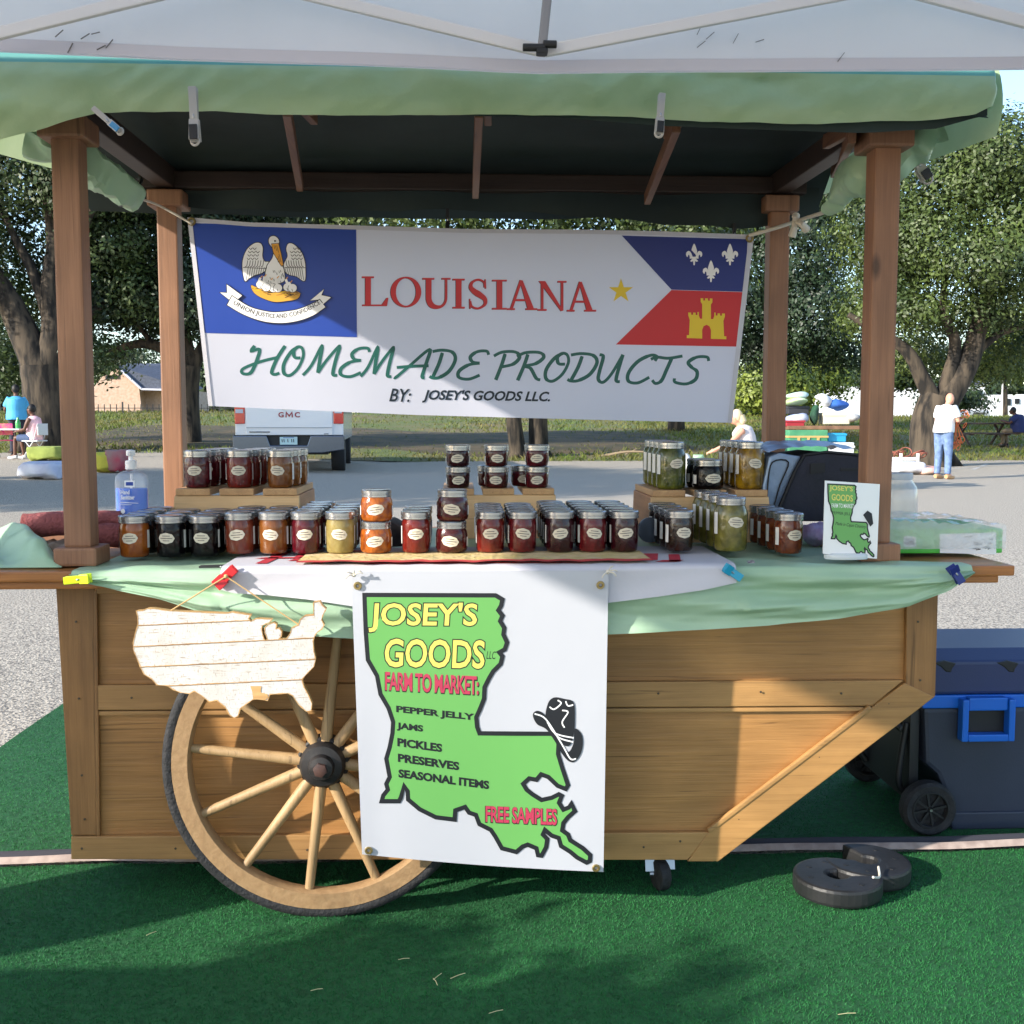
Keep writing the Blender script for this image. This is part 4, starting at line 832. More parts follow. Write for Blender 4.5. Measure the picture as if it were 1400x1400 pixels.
rr = random.Random(77); oc = [U5(x, y) for x, y in US]; oc = [(a + (c - a) * k / 6, b_ + (d - b_) * k / 6) for (a, b_), (c, d) in zip(oc, oc[1:] + oc[:1]) for k in range(6)]; A.stroke(oc, 0, M['rawwood'], closed=True, taper=[rr.uniform(.5, 1.8) for _ in oc])
seams = [((92, 218), (832, 184)), ((60, 358), (1252, 300)), ((100, 492), (1262, 440)), ((290, 616), (1180, 574))]
for s_, (p, q) in enumerate(seams):
    n = 60; rr = random.Random(s_); c = [U5(lerp(p[0], q[0], i / n), lerp(p[1], q[1], i / n) + rr.uniform(-1, 1)) for i in range(n + 1)]
    A.stroke(c, 0, M['rawwood'], taper=[rr.uniform(.7, 2.0) for _ in c]); A.stroke([(a, y + .5) for a, y in c], .55, mat('seam shadow gap', C(96, 66, 40), .9))
A.fill([U5(x, y) for x, y in [(832, 618), (905, 618), (900, 660), (945, 672), (950, 695), (925, 712), (890, 708), (850, 702), (845, 660)]], M['rawwood'])
A.build('plank_seams', mp_)
q0 = at(309, 788, YM + .012); e1 = at(*U5(300, 124), YM + .008); e2 = at(*U5(1150, 212), YM + .008)
b = MB(); b.tube([q0, e1], .0016, 6); b.tube([q0, e2], .0016, 6); b.ball(q0, .005, 8); b.build('twine', M['twine'], mp_)
# ------------------------------------------------------------------ risers
def riser(px, yr, lb, wpx, ytop):
    """low pine step: sloped front board, side boards and three slats running back"""
    p = at(px, ytop, yr); w = wpx / FL * yr / 2; zt = p.z; t = thing('pine_riser', lb, 'riser', (p.x, yr + .12, TZ + .006), 'pine risers for jars')
    x = p.x; zb = TZ + .006; h = zt - .018; D = .30
    b = MB(); b.prism([(x - w - .010, yr - .022, zb), (x + w + .010, yr - .022, zb), (x + w, yr, h), (x - w, yr, h)], (0, .018, 0)); b.build('front_board', M['pine'], t, smooth=False, bevel=.002)
    for s_ in (-1, 1):
        xx = x + s_ * (w - .009); b = MB(); b.prism([(xx - .009, yr + .001, zb), (xx - .009, yr + D + .03, zb), (xx - .009, yr + D, h), (xx - .009, yr + .018, h)], (.018, 0, 0)); b.build('side_board', wood('riser side', C(196, 140, 92), C(150, 98, 62), 1, bump=.1), t, smooth=False, bevel=.002)
    for k in (-1, 0, 1):
        xx = x + k * w * .70; b = MB(); b.box((xx - w * .275, yr - .004, h + .0005), (xx + w * .275, yr + D, zt)); b.build('slat', M['piney'], t, smooth=False, bevel=.002)
    return x, w, zt
RL = riser(323.5, 2.84, 'pine riser with dark red and amber jars at the left', 167, 668)
RM = riser(681.5, 3.03, 'pine riser with stacked small jars in the middle', 157, 668)
RR = riser(971, 2.90, 'pine riser with pint jars of pickles at the right', 164, 670)
# ------------------------------------------------------------------ jars
M['lid'] = mat('jar lid metal', C(190, 190, 190), .26, metal=.9, c2=C(160, 162, 166), scale=30)
M['label'] = mat('cream label', C(214, 204, 184), .7)
M['ink'] = mat('label ink', C(66, 60, 58), .8)
M['sticker'] = mat('white sticker', C(226, 224, 220), .6)
def content(name, c, c2, sc=45, tl=.25, lo=.35, hi=.65, coat=.6): return mat(name, c, .12, c2, sc, bump=.25, bscale=70, coat=coat, spec=.5 if coat > .3 else .25, transl=tl, lo=lo, hi=hi, dist=.4)
JC = {'orange': content('orange jelly', C(176, 96, 28), C(140, 66, 20)), 'black': content('black jam', C(7, 5, 8), C(14, 9, 12), tl=.0, coat=.15), 'redbrown': content('red brown jelly', C(128, 56, 36), C(104, 42, 26)),
      'amber': content('amber jelly', C(140, 84, 34), C(112, 62, 24)), 'dred': content('dark red jam', C(96, 18, 32), C(66, 12, 22)), 'pale': content('pale yellow jelly', C(186, 168, 106), C(160, 140, 80), tl=.4), 'peach': content('orange chunky preserve', C(196, 108, 30), C(132, 62, 22), 60),
      'red': content('red jelly', C(124, 34, 26), C(96, 22, 20)), 'maroon': content('maroon preserve', C(88, 26, 26), C(56, 14, 18), 60), 'plum': content('plum jam', C(62, 18, 26), C(44, 12, 20)), 'dbrown': content('dark brown relish', C(58, 36, 26), C(34, 22, 18), 60),
      'olive': content('olive pickle', C(132, 124, 56), C(86, 84, 34), 40, .2), 'pickle': content('green pickle slices', C(104, 108, 36), C(48, 58, 18), 34, .2), 'squash': content('yellow pickled squash', C(176, 136, 26), C(98, 72, 18), 30, .2), 'rust': content('rust orange salsa', C(126, 62, 26), C(88, 36, 20), 70, .15), 'crimson': content('crimson jelly', C(118, 26, 32), C(84, 16, 24))}
def jlathe(kind):
    if kind == 'half': return .0335, .079, [(.028, 0), (.0315, .003), (.0325, .010), (.0335, .03), (.0340, .060), (.0335, .070), (.031, .078), (.031, .080)], .035, .080, .097
    if kind == 'squat': return .0375, .052, [(.031, 0), (.036, .004), (.0375, .012), (.0375, .042), (.036, .050), (.033, .056), (.033, .058)], .0350, .057, .074
    if kind == 'mini': return .0325, .040, [(.027, 0), (.0305, .003), (.0315, .010), (.0330, .034), (.0325, .042), (.031, .045)], .035, .044, .060
    if kind == 'pint': return .039, .1, [(.033, 0), (.038, .004), (.0395, .012), (.0400, .085), (.0385, .096), (.0345, .106), (.0325, .110)], .035, .110, .128
    if kind == 'wide': return .042, .05, [(.036, 0), (.0405, .004), (.042, .012), (.042, .048), (.040, .058), (.037, .064)], .040, .063, .080
PROTO = {}
def jarproto(kind, col):
    if (kind, col) in PROTO: return PROTO[(kind, col)]
    rb_, hb, prof, rl, z0_, z1_ = jlathe(kind); t = thing('preserve_jar', 'jar', 'jar', (0, 0, 0))
    b = MB(); b.lathe(prof, n=24); b.build('glass_body', JC[col], t, ang=60)
    h = z1_ - z0_
    b = MB(); b.lathe([(rl - .001, z0_ - .001), (rl, z0_), (rl, z0_ + .25 * h), (rl - .0012, z0_ + .3 * h), (rl - .0012, z0_ + .42 * h), (rl + .0002, z0_ + .48 * h), (rl + .0002, z0_ + .84 * h), (rl - .0015, z0_ + .97 * h), (rl - .005, z1_), (rl - .0075, z1_ - .0012), (.003, z1_ - .0006)], n=28); b.build('lid', M['lid'], t, ang=30)
    zc = {'half': .045, 'squat': .028, 'mini': .022, 'pint': .070, 'wide': .030}[kind]; aw = .54 if kind != 'pint' else .47; ah = .0125 if kind != 'mini' else .0115
    rr = max(p[0] for p in prof) + .0007
    tilt = random.uniform(-.12, .12); b = MB(); n = 40; ring = []
    for i in range(n):
        a = 2 * math.pi * i / n; k = 1 + .035 * math.cos(8 * a); th = aw * k * math.cos(a); ring.append((rr * math.sin(th), -rr * math.cos(th), zc + ah * k * math.sin(a) + tilt * math.sin(th) * rr))
    vs_ = ring + [(.62 * p[0], -math.sqrt(max(0, rr * rr - (.62 * p[0]) ** 2)), zc + (p[2] - zc) * .6) for p in ring] + [(0, -rr, zc)]
    b.add(vs_, [(i, (i + 1) % n, n + (i + 1) % n, n + i) for i in range(n)] + [(n + i, n + (i + 1) % n, 2 * n) for i in range(n)])
    r2 = rr + .0004
    for dz, ww in ((.0055, .26), (.0, .40), (-.0055, .22)):
        g = [(r2 * math.sin(t_), -r2 * math.cos(t_)) for t_ in np.linspace(-ww, ww, 9)]; b.add([(x, y, zc + dz - .0007 + tilt * x) for x, y in g] + [(x, y, zc + dz + .0007 + tilt * x) for x, y in g], [(i, i + 1, 9 + i + 1, 9 + i) for i in range(8)], 1)
    b.build('label', [M['label'], M['ink']], t, smooth=False)
    b = MB(); hh = {'half': .021, 'squat': .011, 'mini': .009, 'pint': .026, 'wide': .012}[kind]
    for a0 in (-1.55, 1.30):
        b = MB(); g = [(rr * math.sin(t_), -rr * math.cos(t_)) for t_ in np.linspace(a0, a0 + .36, 4)]; b.add([(x, y, zc - hh - .003) for x, y in g] + [(x, y, zc + hh - .003) for x, y in g], [(i, i + 1, 4 + i + 1, 4 + i) for i in range(3)]); b.build('side_sticker', M['sticker'], t, smooth=False)
    0 and b.build('side_sticker', M['sticker'], t, smooth=False)
    PROTO[(kind, col)] = [t, False]; return PROTO[(kind, col)]
def put(kind, col, x, y, z, label, group, rz=None):
    pr_ = jarproto(kind, col); rz = random.uniform(-.12, .12) if rz is None else rz
    if not pr_[1]:
        o = pr_[0]; pr_[1] = True; o.location = (x, y, z); o.rotation_euler = (0, 0, rz); o['label'] = label; o['group'] = group
    else: o = copytree(pr_[0], (x, y, z), None, label, group, rz)
    return o
ORD = ['front', 'second', 'third', 'fourth', 'fifth', 'sixth']
ZT = TZ + .021
# (lid centre px, kind, colour, how many deep, label stem, sideways step per row in m)
rows = [(183.5, 'half', 'orange', 4, 'burnt orange jelly', 'the leftmost column', 0), (233.6, 'half', 'black', 4, 'black jam', 'the column beside the orange jelly', 0), (279.5, 'half', 'black', 4, 'black jam', 'the column behind the black clip', 0),
        (328, 'half', 'redbrown', 4, 'reddish brown jelly', 'the column right of the black jam', 0), (374, 'half', 'amber', 4, 'amber brown jelly', 'the column under the amber riser jars', 0), (418, 'half', 'dred', 5, 'dark red jam', 'the column left of the pale jelly', 0), (465, 'half', 'pale', 4, 'pale yellow jelly', 'the pale column', 0),
        (568.6, 'half', 'red', 3, 'red jelly', 'the column between the two front stacks', 0), (670, 'half', 'red', 4, 'red jelly', 'the column right of the maroon stack', 0), (714, 'half', 'crimson', 4, 'crimson jelly', 'the column under the middle riser', 0), (765, 'half', 'plum', 5, 'plum jam with striped label', 'the column right of the crimson jelly', 0), (809.6, 'half', 'crimson', 5, 'crimson jelly', 'the column left of the plum jam at the lace end', 0), (853, 'half', 'plum', 5, 'dark plum jam', 'the column at the right lace end', 0),
        (928.6, 'half', 'dbrown', 5, 'dark brown relish', 'the column left of the olive pint jars', 0), (998.5, 'pint', 'olive', 4, 'olive pickle pint', 'the pint column on the table', 0), (1077.7, 'half', 'rust', 4, 'rust orange salsa', 'the column left of the card holder', 0)]
for px, kind, col, n, what, where, dx in rows:
    x0 = at(px, 740, 2.585).x; pitch = .076 if kind == 'half' else .083
    for k in range(n):
        y = 2.588 + k * pitch + random.uniform(-.002, .002); c = col
        if k and col == 'orange': c = 'dbrown'
        if k > 1 and col in ('amber', 'pale'): c = 'redbrown'
        w_ = what if c == col else {'dbrown': 'dark brown jelly', 'redbrown': 'reddish brown jelly'}[c]
        if y > 2.80 and 236 < px + (632 - px) * (1 - 2.588 / y) < 412: continue    # the left riser stands here
        if y > 2.86 and 880 < px < 1060: continue
        put(kind, c, x0 + dx * k, y, ZT if 302 < px < 1005 else TZ + .014, f'{w_} jar, {ORD[k]} in {where}', 'jars of preserves on the table', random.uniform(-.08, .08) + (.16 if px > 900 else 0))
for px, col, up_, what in ((514, 'peach', 'peach', 'squat orange preserve'), (617.5, 'maroon', 'maroon', 'squat maroon preserve')):
    x0 = at(px, 740, 2.585).x
    put('squat', col, x0, 2.587, ZT, f'lower {what} jar of the two stacked on the lace runner', 'squat jars stacked in pairs'); put('squat', up_, x0 + .002, 2.589, ZT + .0745, f'upper {what} jar standing on another like it', 'squat jars stacked in pairs')
# left riser: three columns
for i, (px, col, n, what) in enumerate(((270.4, 'dred', 4, 'dark red jam'), (327.4, 'red', 4, 'red jelly'), (383.6, 'amber', 3, 'amber jelly'))):
    x0 = at(px, 640, 2.885).x
    for k in range(n): put('half', col, x0 + k * .008, 2.885 + .074 * k, RL[2] + .0006, f'{what} jar, {ORD[k]} in its row on the left pine riser', 'jars on the left riser')
for i, (px, col, what) in enumerate(((626.1, 'plum', 'plum jam'), (678.6, 'maroon', 'maroon jam'), (734, 'dred', 'dark red jam'))):
    x0 = at(px, 640, 3.07).x
    put('mini', col, x0, 3.07, RM[2] + .0006, f'lower small {what} jar of a stacked pair on the middle riser', 'small jars on the middle riser'); put('mini', col, x0, 3.07, RM[2] + .0610, f'upper small {what} jar of a stacked pair on the middle riser', 'small jars on the middle riser')
    if i: put('mini', col, x0 - .018 * i, 3.146, RM[2] + .0006, f'small {what} jar behind the stacked pair on the middle riser', 'small jars on the middle riser')
for px, kind, col, n, what, dx in ((917, 'pint', 'pickle', 4, 'green pickle pint', .002), (968, 'wide', 'black', 2, 'squat black jam', 0), (1025, 'pint', 'squash', 4, 'yellow pickled squash pint', .004)):
    x0 = at(px, 640, 2.945).x
    for k in range(n): put(kind, col, x0 + dx * k, 2.945 + .084 * k, RR[2] + .0006, f'{what} jar, {ORD[k]} in its row on the right riser', 'jars on the right riser', .2 + random.uniform(-.05, .05))
# ------------------------------------------------------------------ other things on the table
# pump bottle of sanitizer
p = at(181, 700, 2.80); sb = thing('sanitizer_bottle', 'clear pump bottle of blue hand sanitizer standing behind the left jars', 'bottle', (p.x, 2.80, TZ + .01)); zz = TZ + .01; w = at(203, 670, 2.80).x - p.x; ht = at(181, 648, 2.80).z - zz
b = MB(); b.lathe([(w * .92, 0), (w, .006), (w, ht * .90), (w * .93, ht * .97), (w * .7, ht * 1.02), (w * .32, ht * 1.05), (w * .32, ht * 1.08)], (p.x, 2.80, zz), 28, sy=.6); b.build('bottle_body', mat('clear plastic', C(206, 220, 236), .08, alpha=.18, coat=1), sb, ang=50)
b = MB(); b.lathe([(w * .86, .006), (w * .94, .01), (w * .94, ht * .80), (w * .9, ht * .81)], (p.x, 2.80, zz), 28, sy=.55); b.build('blue_gel', mat('blue gel', C(24, 92, 214), .12, C(48, 120, 226), 3), sb, ang=50)
b = MB(); b.lathe([(.012, ht * 1.06), (.014, ht * 1.06 + .002), (.014, ht * 1.06 + .022), (.006, ht * 1.06 + .024), (.005, ht * 1.06 + .034), (.011, ht * 1.06 + .035), (.011, ht * 1.06 + .048), (.004, ht * 1.06 + .05)], (p.x, 2.80, zz), 18); b.tube([(p.x, 2.80, zz + ht * 1.06 + .042), (p.x + .004, 2.77, zz + ht * 1.06 + .040)], .004, 8); b.tube([(p.x - .004, 2.80, zz + .02), (p.x, 2.80, zz + ht)], .003, 6); b.build('pump', mat('white pump', C(236, 236, 236), .4), sb)
A = Art(lambda px, py, l=0: at(px, py, 2.80 - w * .6 - l - .0005), lift=.001)
wt = mat('label print', C(240, 242, 246), .5)
A.fill([(170, 657), (184, 657), (184, 666), (170, 666)], wt); A.fill([(172, 659), (182, 659), (182, 664), (172, 664)], P_['bflag'])
A.text('Hand', 165, 177, 676, 676, 6, wt, bold=.03); A.text('Sanitizer', 165, 184, 683, 683, 6, wt, bold=.03); A.stroke([(165, 687), (189, 688)], .8, wt); A.stroke([(165, 690), (180, 690)], .6, wt); A.fill([(168 + 3 * math.cos(t), 699 + 3.4 * math.sin(t)) for t in np.linspace(0, 6.2, 12)], wt)
A.build('front_print', sb)
# acrylic sign holder with printed card
YC = 2.452; cs_ = thing('sign_holder', 'clear acrylic stand holding a small green map card at the right', 'sign holder', at(1158, 772, YC))
q = lambda x, y, l=0: at(x, y, YC + (770 - y) / 110 * .012 - l)
b = MB(); b.prism([q(1128, 657), q(1203, 662), q(1199, 764), q(1125, 757)], (0, .003, 0)); b.build('card', mat('card white', C(226, 230, 236), .12, coat=1), cs_, smooth=False)
lo = [(1152 + x, 0) for x in (0,)]
def TC(pts):
    out = []
    for x, y in pts:
        u = (x - 78) / (1075 - 78); v = (y - 130) / (1310 - 130); xx = 1131 + 64 * u + 2.0 * v * 0; yy = 661 + 98 * v + u * 3; out.append((xx, yy))
    return out
A = Art(q, lift=.0008); A.fill(TC(LA), P_['vgreen']); A.stroke(TC(LA), 1.8, K, closed=True)
A.text("JOSEY'S", 1134, 1166, 672, 674, 9, P_['vyel'], bold=.02); A.text('GOODS', 1137, 1166, 684, 686, 9, P_['vyel'], bold=.02); A.text('FARM TO MARKET:', 1137, 1168, 694, 695, 6, P_['bwhite'], bold=.01); A.text('PEPPER JELLY', 1138, 1166, 704, 706, 5, K); A.text('Made in Cajun Country', 1142, 1184, 719, 724, 6, K, shear=.4)
A.fill([(1180, 704), (1186, 698), (1192, 702), (1194, 716), (1190, 720), (1185, 712)], K); A.build('card_print', cs_)
b = MB(); c0 = atz(1158, 768, TZ + .008); b.lathe([(.050, 0), (.052, .004), (.052, .010), (.046, .014)], (c0.x, YC + .012, TZ + .014), 30, sy=.45); b.lathe([(.006, .014), (.006, .026)], (c0.x, YC + .010, TZ + .014), 10); b.build('stand_base', mat('clear grey acrylic', C(206, 212, 216), .1, coat=1), cs_)
# flat box of jars in plastic wrap
gb = thing('shrink_wrapped_box', 'green tray box in clear plastic wrap on the right table end', 'box', (at(1290, 760, 2.62).x, 2.66, TZ + .006))
bz = TZ + .010; f0, f1 = at(1222, 745, 2.56), at(1366, 765, 2.60); zt_ = at(1366, 722, 2.60).z; ang_ = -.06
M['boxgreen'] = mat('green printed carton', C(70, 178, 60), .5, C(96, 196, 84), 14)
b = MB(); b.box((f0.x, 2.585, bz), (f1.x, 2.86, zt_)); bo = b.build('carton', M['boxgreen'], gb, smooth=False, bevel=.004)
A = Art(lambda px, py, l=0: at(px, py, 2.585 - l), lift=.0015); A.fill([(1285, 730), (1362, 728), (1362, 758), (1285, 756)], P_['bwhite']); A.fill([(1236, 733), (1252, 734), (1252, 748), (1236, 747)], P_['bwhite']); A.text('KERR', 1320, 1360, 742, 742, 9, K, shear=.3) if False else None
rr = random.Random(2)
for k in range(14): x = rr.uniform(1316, 1352); y = rr.uniform(734, 752); A.stroke([(x, y), (x + rr.uniform(3, 8), y + rr.uniform(-2, 2))], 1.1, K)
for k in range(5): A.stroke([(1239 + 2.6 * k, 735.5), (1239 + 2.6 * k, 745.5)], 1.4, K)
A.build('carton_print', gb)
def wrap(u, v):
    x = lerp(f0.x - .02, f1.x + .004, u); zz = zt_ + .008 + .012 * abs(mnoise.noise((u * 9, v * 7, 5))) + .02 * (1 - u) * (v ** .5) ; y = lerp(2.578, 2.87, max(0, (v - .35) / .65))
    if v < .35: zz = lerp(bz + .012, zz, (v / .35)); y = 2.578 - .006 * abs(mnoise.noise((u * 12, v * 12, 9)))
    return (x, y, zz)
b = MB(); b.grid(wrap, 40, 26); b.build('plastic_wrap', mat('clear film', C(236, 240, 240), .18, transm=.0, alpha=.42, coat=1, bump=.5, bscale=60), gb, ang=30)
# big clear jar behind the right front post
p = at(1222, 700, 2.95); b = MB(); rj = at(1253, 680, 2.95).x - p.x; zj = TZ + .006; hj = at(1222, 646, 2.95).z - zj
gj = thing('large_glass_jar', 'large empty clear jar standing behind the right front post', 'jar', (p.x, 2.95, zj))
b.lathe([(rj * .9, 0), (rj, .01), (rj, hj * .6), (rj * .95, hj * .78), (rj * .72, hj * .9), (rj * .70, hj)], (p.x, 2.95, zj), 32); b.build('jar_body', mat('clear jar plastic', C(224, 226, 224), .1, alpha=.38, coat=1), gj)
b = MB(); b.lathe([(rj * .74, hj * .9), (rj * .76, hj * .92), (rj * .76, hj * .99), (rj * .72, hj * 1.0)], (p.x, 2.95, zj), 32); b.build('lid', mat('pale jar lid', C(206, 210, 216), .3, alpha=.7), gj)
# insulated bag
ib = thing('insulated_bag', 'silver and navy insulated bag standing open behind the right jars', 'bag', (at(1110, 715, 2.95).x, 3.1, TZ + .006))
M['foil'] = mat('silver bag fabric', C(150, 170, 196), .35, C(118, 138, 168), 7, metal=.35, bump=.5, bscale=16)
M['bagnavy'] = mat('navy bag fabric', C(34, 36, 52), .75, C(26, 28, 40), 10, bump=.2, bscale=60)
M['bagtrim'] = mat('black bag trim', C(16, 17, 22), .6)
yb0, yb1 = 2.90, 3.20
fr = [(1058, 713), (1088, 642), (1100, 622), (1130, 618), (1176, 622), (1186, 640), (1192, 713)]
b = MB(); b.prism([at(x, y, yb0) for x, y in fr], (0, .26, 0)); b.build('front_body', M['bagnavy'], ib, smooth=False, bevel=.006)
b = MB(); c = [tuple(at(x, y, yb0 - .002)) for x, y in fr]; b.tube(c, .004, 6); b.build('piping', M['bagtrim'], ib)
sd_ = [(1040, 712), (1043, 664), (1052, 624), (1066, 619), (1096, 624), (1084, 646), (1056, 713)]
b = MB(); b.prism([at(x, y, yb0 + .012) for x, y in sd_], (0, .25, 0)); b.build('side_flap', M['foil'], ib, smooth=False, bevel=.006)
b = MB(); b.tube(catmull([tuple(at(x, y, yb0 + .008)) for x, y in [(1048, 696), (1050, 660), (1056, 632), (1078, 632), (1066, 664), (1056, 698), (1048, 696)]], 4), .002, 6); b.build('piping', M['bagtrim'], ib)
def btop(u, v):
    a = at(lerp(1050, 1178, u), 619 - 9 * math.sin(u * 3.14) ** .5, yb0 + .01); return (a.x, a.y + .25 * v, a.z + .008 * mnoise.noise((u * 8, v * 6, 1)) + .012 * math.sin(v * 3.1))
b = MB(); b.grid(btop, 30, 10); b.build('folded_lid', M['foil'], ib)
b = MB(); b.prism([at(x, y, yb0 - .003) for x, y in [(1108, 634), (1128, 633), (1128, 646), (1108, 648)]], (0, .004, 0)); b.prism([at(x, y, yb0 - .003) for x, y in [(1150, 640), (1178, 640), (1178, 644), (1150, 644)]], (0, .004, 0)); b.build('strap_patch', M['bagtrim'], ib, smooth=False)
# lilac plastic bag and a leaning lid
b = MB(); p = at(1118, 728, 2.80); b.ball(p + Vector((0, 0, -.004)), (.045, .05, .03), 18)
for v in b.v: v += Vector((0, 0, 1)) * .014 * mnoise.noise(v * 45); v.z = max(v.z, TZ + .005)
tag(b.build('plastic_bag', mat('lilac film', C(160, 134, 178), .3, C(180, 170, 206), 20, bump=.6, bscale=60), loc=p), 'crumpled lilac plastic bag lying in front of the insulated bag', 'bag')
p = at(886, 741, 2.75); b = MB(); b.lathe([(.030, 0), (.032, .003), (.032, .010), (.026, .011)], p + Vector((0, 0, .004)), 28, ax=(.35, -1, .12)); lo_ = min(v.z for v in b.v)
for v in b.v: v.z += TZ + .022 - lo_
tag(b.build('spare_lid', mat('grey blue lid', C(112, 124, 140), .3, metal=.6), loc=p), 'round grey jar lid leaning on its edge behind the plum jars', 'lid')
# dark object with zipper behind the orange stack
p = at(537, 712, 2.72); b = MB(); b.prism([(p.x - .03, 2.72, TZ + .015), (p.x + .025, 2.74, TZ + .015), (p.x + .03, 2.74, TZ + .06), (p.x - .01, 2.72, TZ + .085), (p.x - .03, 2.72, TZ + .08)], (.01, .10, 0)); tag(b.build('dark_pouch', mat('dark pouch', C(44, 44, 50), .7, bump=.4, bscale=60), loc=p, bevel=.008), 'dark zip pouch lying behind the orange preserve jars', 'pouch')
# ------------------------------------------------------------------ wheeled cooler
M['coolnavy'] = mat('navy cooler plastic', C(44, 50, 66), .5, C(52, 58, 76), 3, bump=.06, bscale=200)
M['cooltop'] = mat('navy cooler lid', C(46, 58, 98), .4, bump=.06, bscale=200)
M['coolblue'] = mat('bright blue plastic', C(24, 104, 206), .35)
YCo = 2.92
ck = thing('wheeled_cooler', 'large navy wheeled cooler with bright blue handle on the turf behind the cart', 'cooler', (at(1370, 1000, YCo).x, YCo + .2, -.008))
c_ = lambda x, y, d=0: at(x, y, YCo + d)
xl, xr = c_(1262, 1000).x, c_(1262, 1000).x + .74; zb_ = c_(1330, 1132).z; zr = c_(1300, 968).z; zl0 = c_(1300, 950).z; zl1 = c_(1300, 905).z; DP = .40
b = MB()
prof = [(xl, zr), (xr, zr), (xr - .015, zb_), (xl + .075, zb_), (xl + .068, zb_ + .10), (xl + .045, zb_ + .155), (xl + .01, zb_ + .185)]
b.prism([(x, YCo, z) for x, z in prof], (0, DP, 0)); b.build('body', M['coolnavy'], ck, smooth=False, bevel=.012)
b = MB(); b.prism([(xl + .076, YCo - .008, zb_ + .048), (xr - .03, YCo - .008, zb_ + .048), (xr - .03, YCo - .008, zb_ - .002), (xl + .09, YCo - .008, zb_ - .002)], (0, .02, 0)); b.build('skirt', M['coolnavy'], ck, smooth=False, bevel=.005)
b = MB(); b.box((xl - .006, YCo - .006, zr + .0005), (xr + .006, YCo + DP + .006, zl0)); b.build('rim_band', M['coolblue'], ck, smooth=False, bevel=.004)
b = MB(); b.prism([(xl - .004, YCo + .0, zl0 + .001), (xl - .004, YCo + DP, zl0 + .001), (xl - .004, YCo + DP, zl1), (xl - .004, YCo + DP - .06, zl1 + .026), (xl - .004, YCo + .06, zl1 + .026), (xl - .004, YCo + .0, zl1)], (xr - xl + .008, 0, 0)); lid_ = b.build('lid', M['cooltop'], ck, smooth=False, bevel=.008)
b = MB()
for x in (1290, 1376):
    p = c_(x, 912, -.002); b.prism([p + Vector((dx, 0, dz)) for dx, dz in ((-.028, .012), (.004, .018), (.036, .010), (.026, -.004), (.022, -.016), (.008, -.014), (-.006, .0))], (0, .012, 0))
b.build('lid_recess', M['black'], lid_, smooth=False, bevel=.003)
b = MB(); b.bar((xl + .01, YCo + .06, zl1 + .0268), (xl + .10, YCo + .20, zl1 + .0268), .006, .003, (0, 0, 1)); b.build('lid_groove', M['black'], lid_, smooth=False)
b = MB(); x0_, x1_ = c_(1312, 1000, -.02).x, c_(1384, 1000, -.02).x; za_, zc_ = c_(1350, 955, -.02).z, c_(1350, 1012, -.02).z; yy = YCo - .016
b.box((x0_, yy - .02, zc_), (x0_ + .018, yy + .012, za_)); b.box((x1_ - .018, yy - .02, zc_), (x1_, yy + .012, za_)); b.box((x0_ + .018, yy - .02, zc_), (x1_ - .018, yy + .012, zc_ + .020))
b.box((x0_ + .020, yy - .014, za_ - .032), (x1_ - .020, yy + .014, za_ + .004)); b.build('handle', M['coolblue'], ck, smooth=False, bevel=.004)
b = MB(); b.box((x0_ + .019, yy + .0125, zc_ + .012), (x1_ - .019, yy + .0175, za_ - .035)); b.build('handle_recess', M['black'], ck, smooth=False)
def cwheel(p, r, yw):
    w_ = MB(); w_.lathe([(.01, -.006), (r * .60, -.006), (r * .64, -.022), (r * .9, -.024), (r, -.016), (r, .016), (r * .9, .024), (r * .62, .022)], p, 36, ax=(0, 1, 0)); wo = w_.build('wheel', M['rubber'], ck)
    w_ = MB(); w_.torus(p + Vector((0, -.022, 0)), r * .66, .003, ax=(0, 1, 0), n=32, m=6)
    for k in range(8):
        a = k * math.pi / 4 + .2; d = Vector((math.cos(a), 0, math.sin(a))); w_.bar(p + Vector((0, -.016, 0)) + d * .008, p + Vector((0, -.016, 0)) + d * r * .64, .006, .006, (0, 1, 0))
    w_.build('wheel_rim', M['black'], wo); w_ = MB(); w_.lathe([(.004, -.026), (.004, -.018)], p, 10, ax=(0, 1, 0)); w_.build('hub_pin', M['steel'], wo)
wr_ = .074; wp = c_(1268, 1102, -.03); wp.z = wr_ - .006; cwheel(wp, wr_, 0); cwheel(wp + Vector((-.0, DP + .05, 0)), wr_, 0)
b = MB(); b.tube(catmull([(xl - .03, YCo + .04, zr - .05), (xl - .05, YCo + .04, zb_ + .14), (xl - .03, YCo + .05, zb_ + .09)], 5), .010, 8); b.tube(catmull([(xl - .03, YCo + .34, zr - .05), (xl - .05, YCo + .34, zb_ + .14), (xl - .03, YCo + .33, zb_ + .09)], 5), .010, 8); b.tube([(xl - .04, YCo + .04, zr - .07), (xl - .04, YCo + .34, zr - .07)], .011, 8); b.box((xl - .028, YCo + .02, zb_ + .07), (xl - .001, YCo + .38, zr - .01)); b.build('tow_frame', M['black'], ck, bevel=.003)
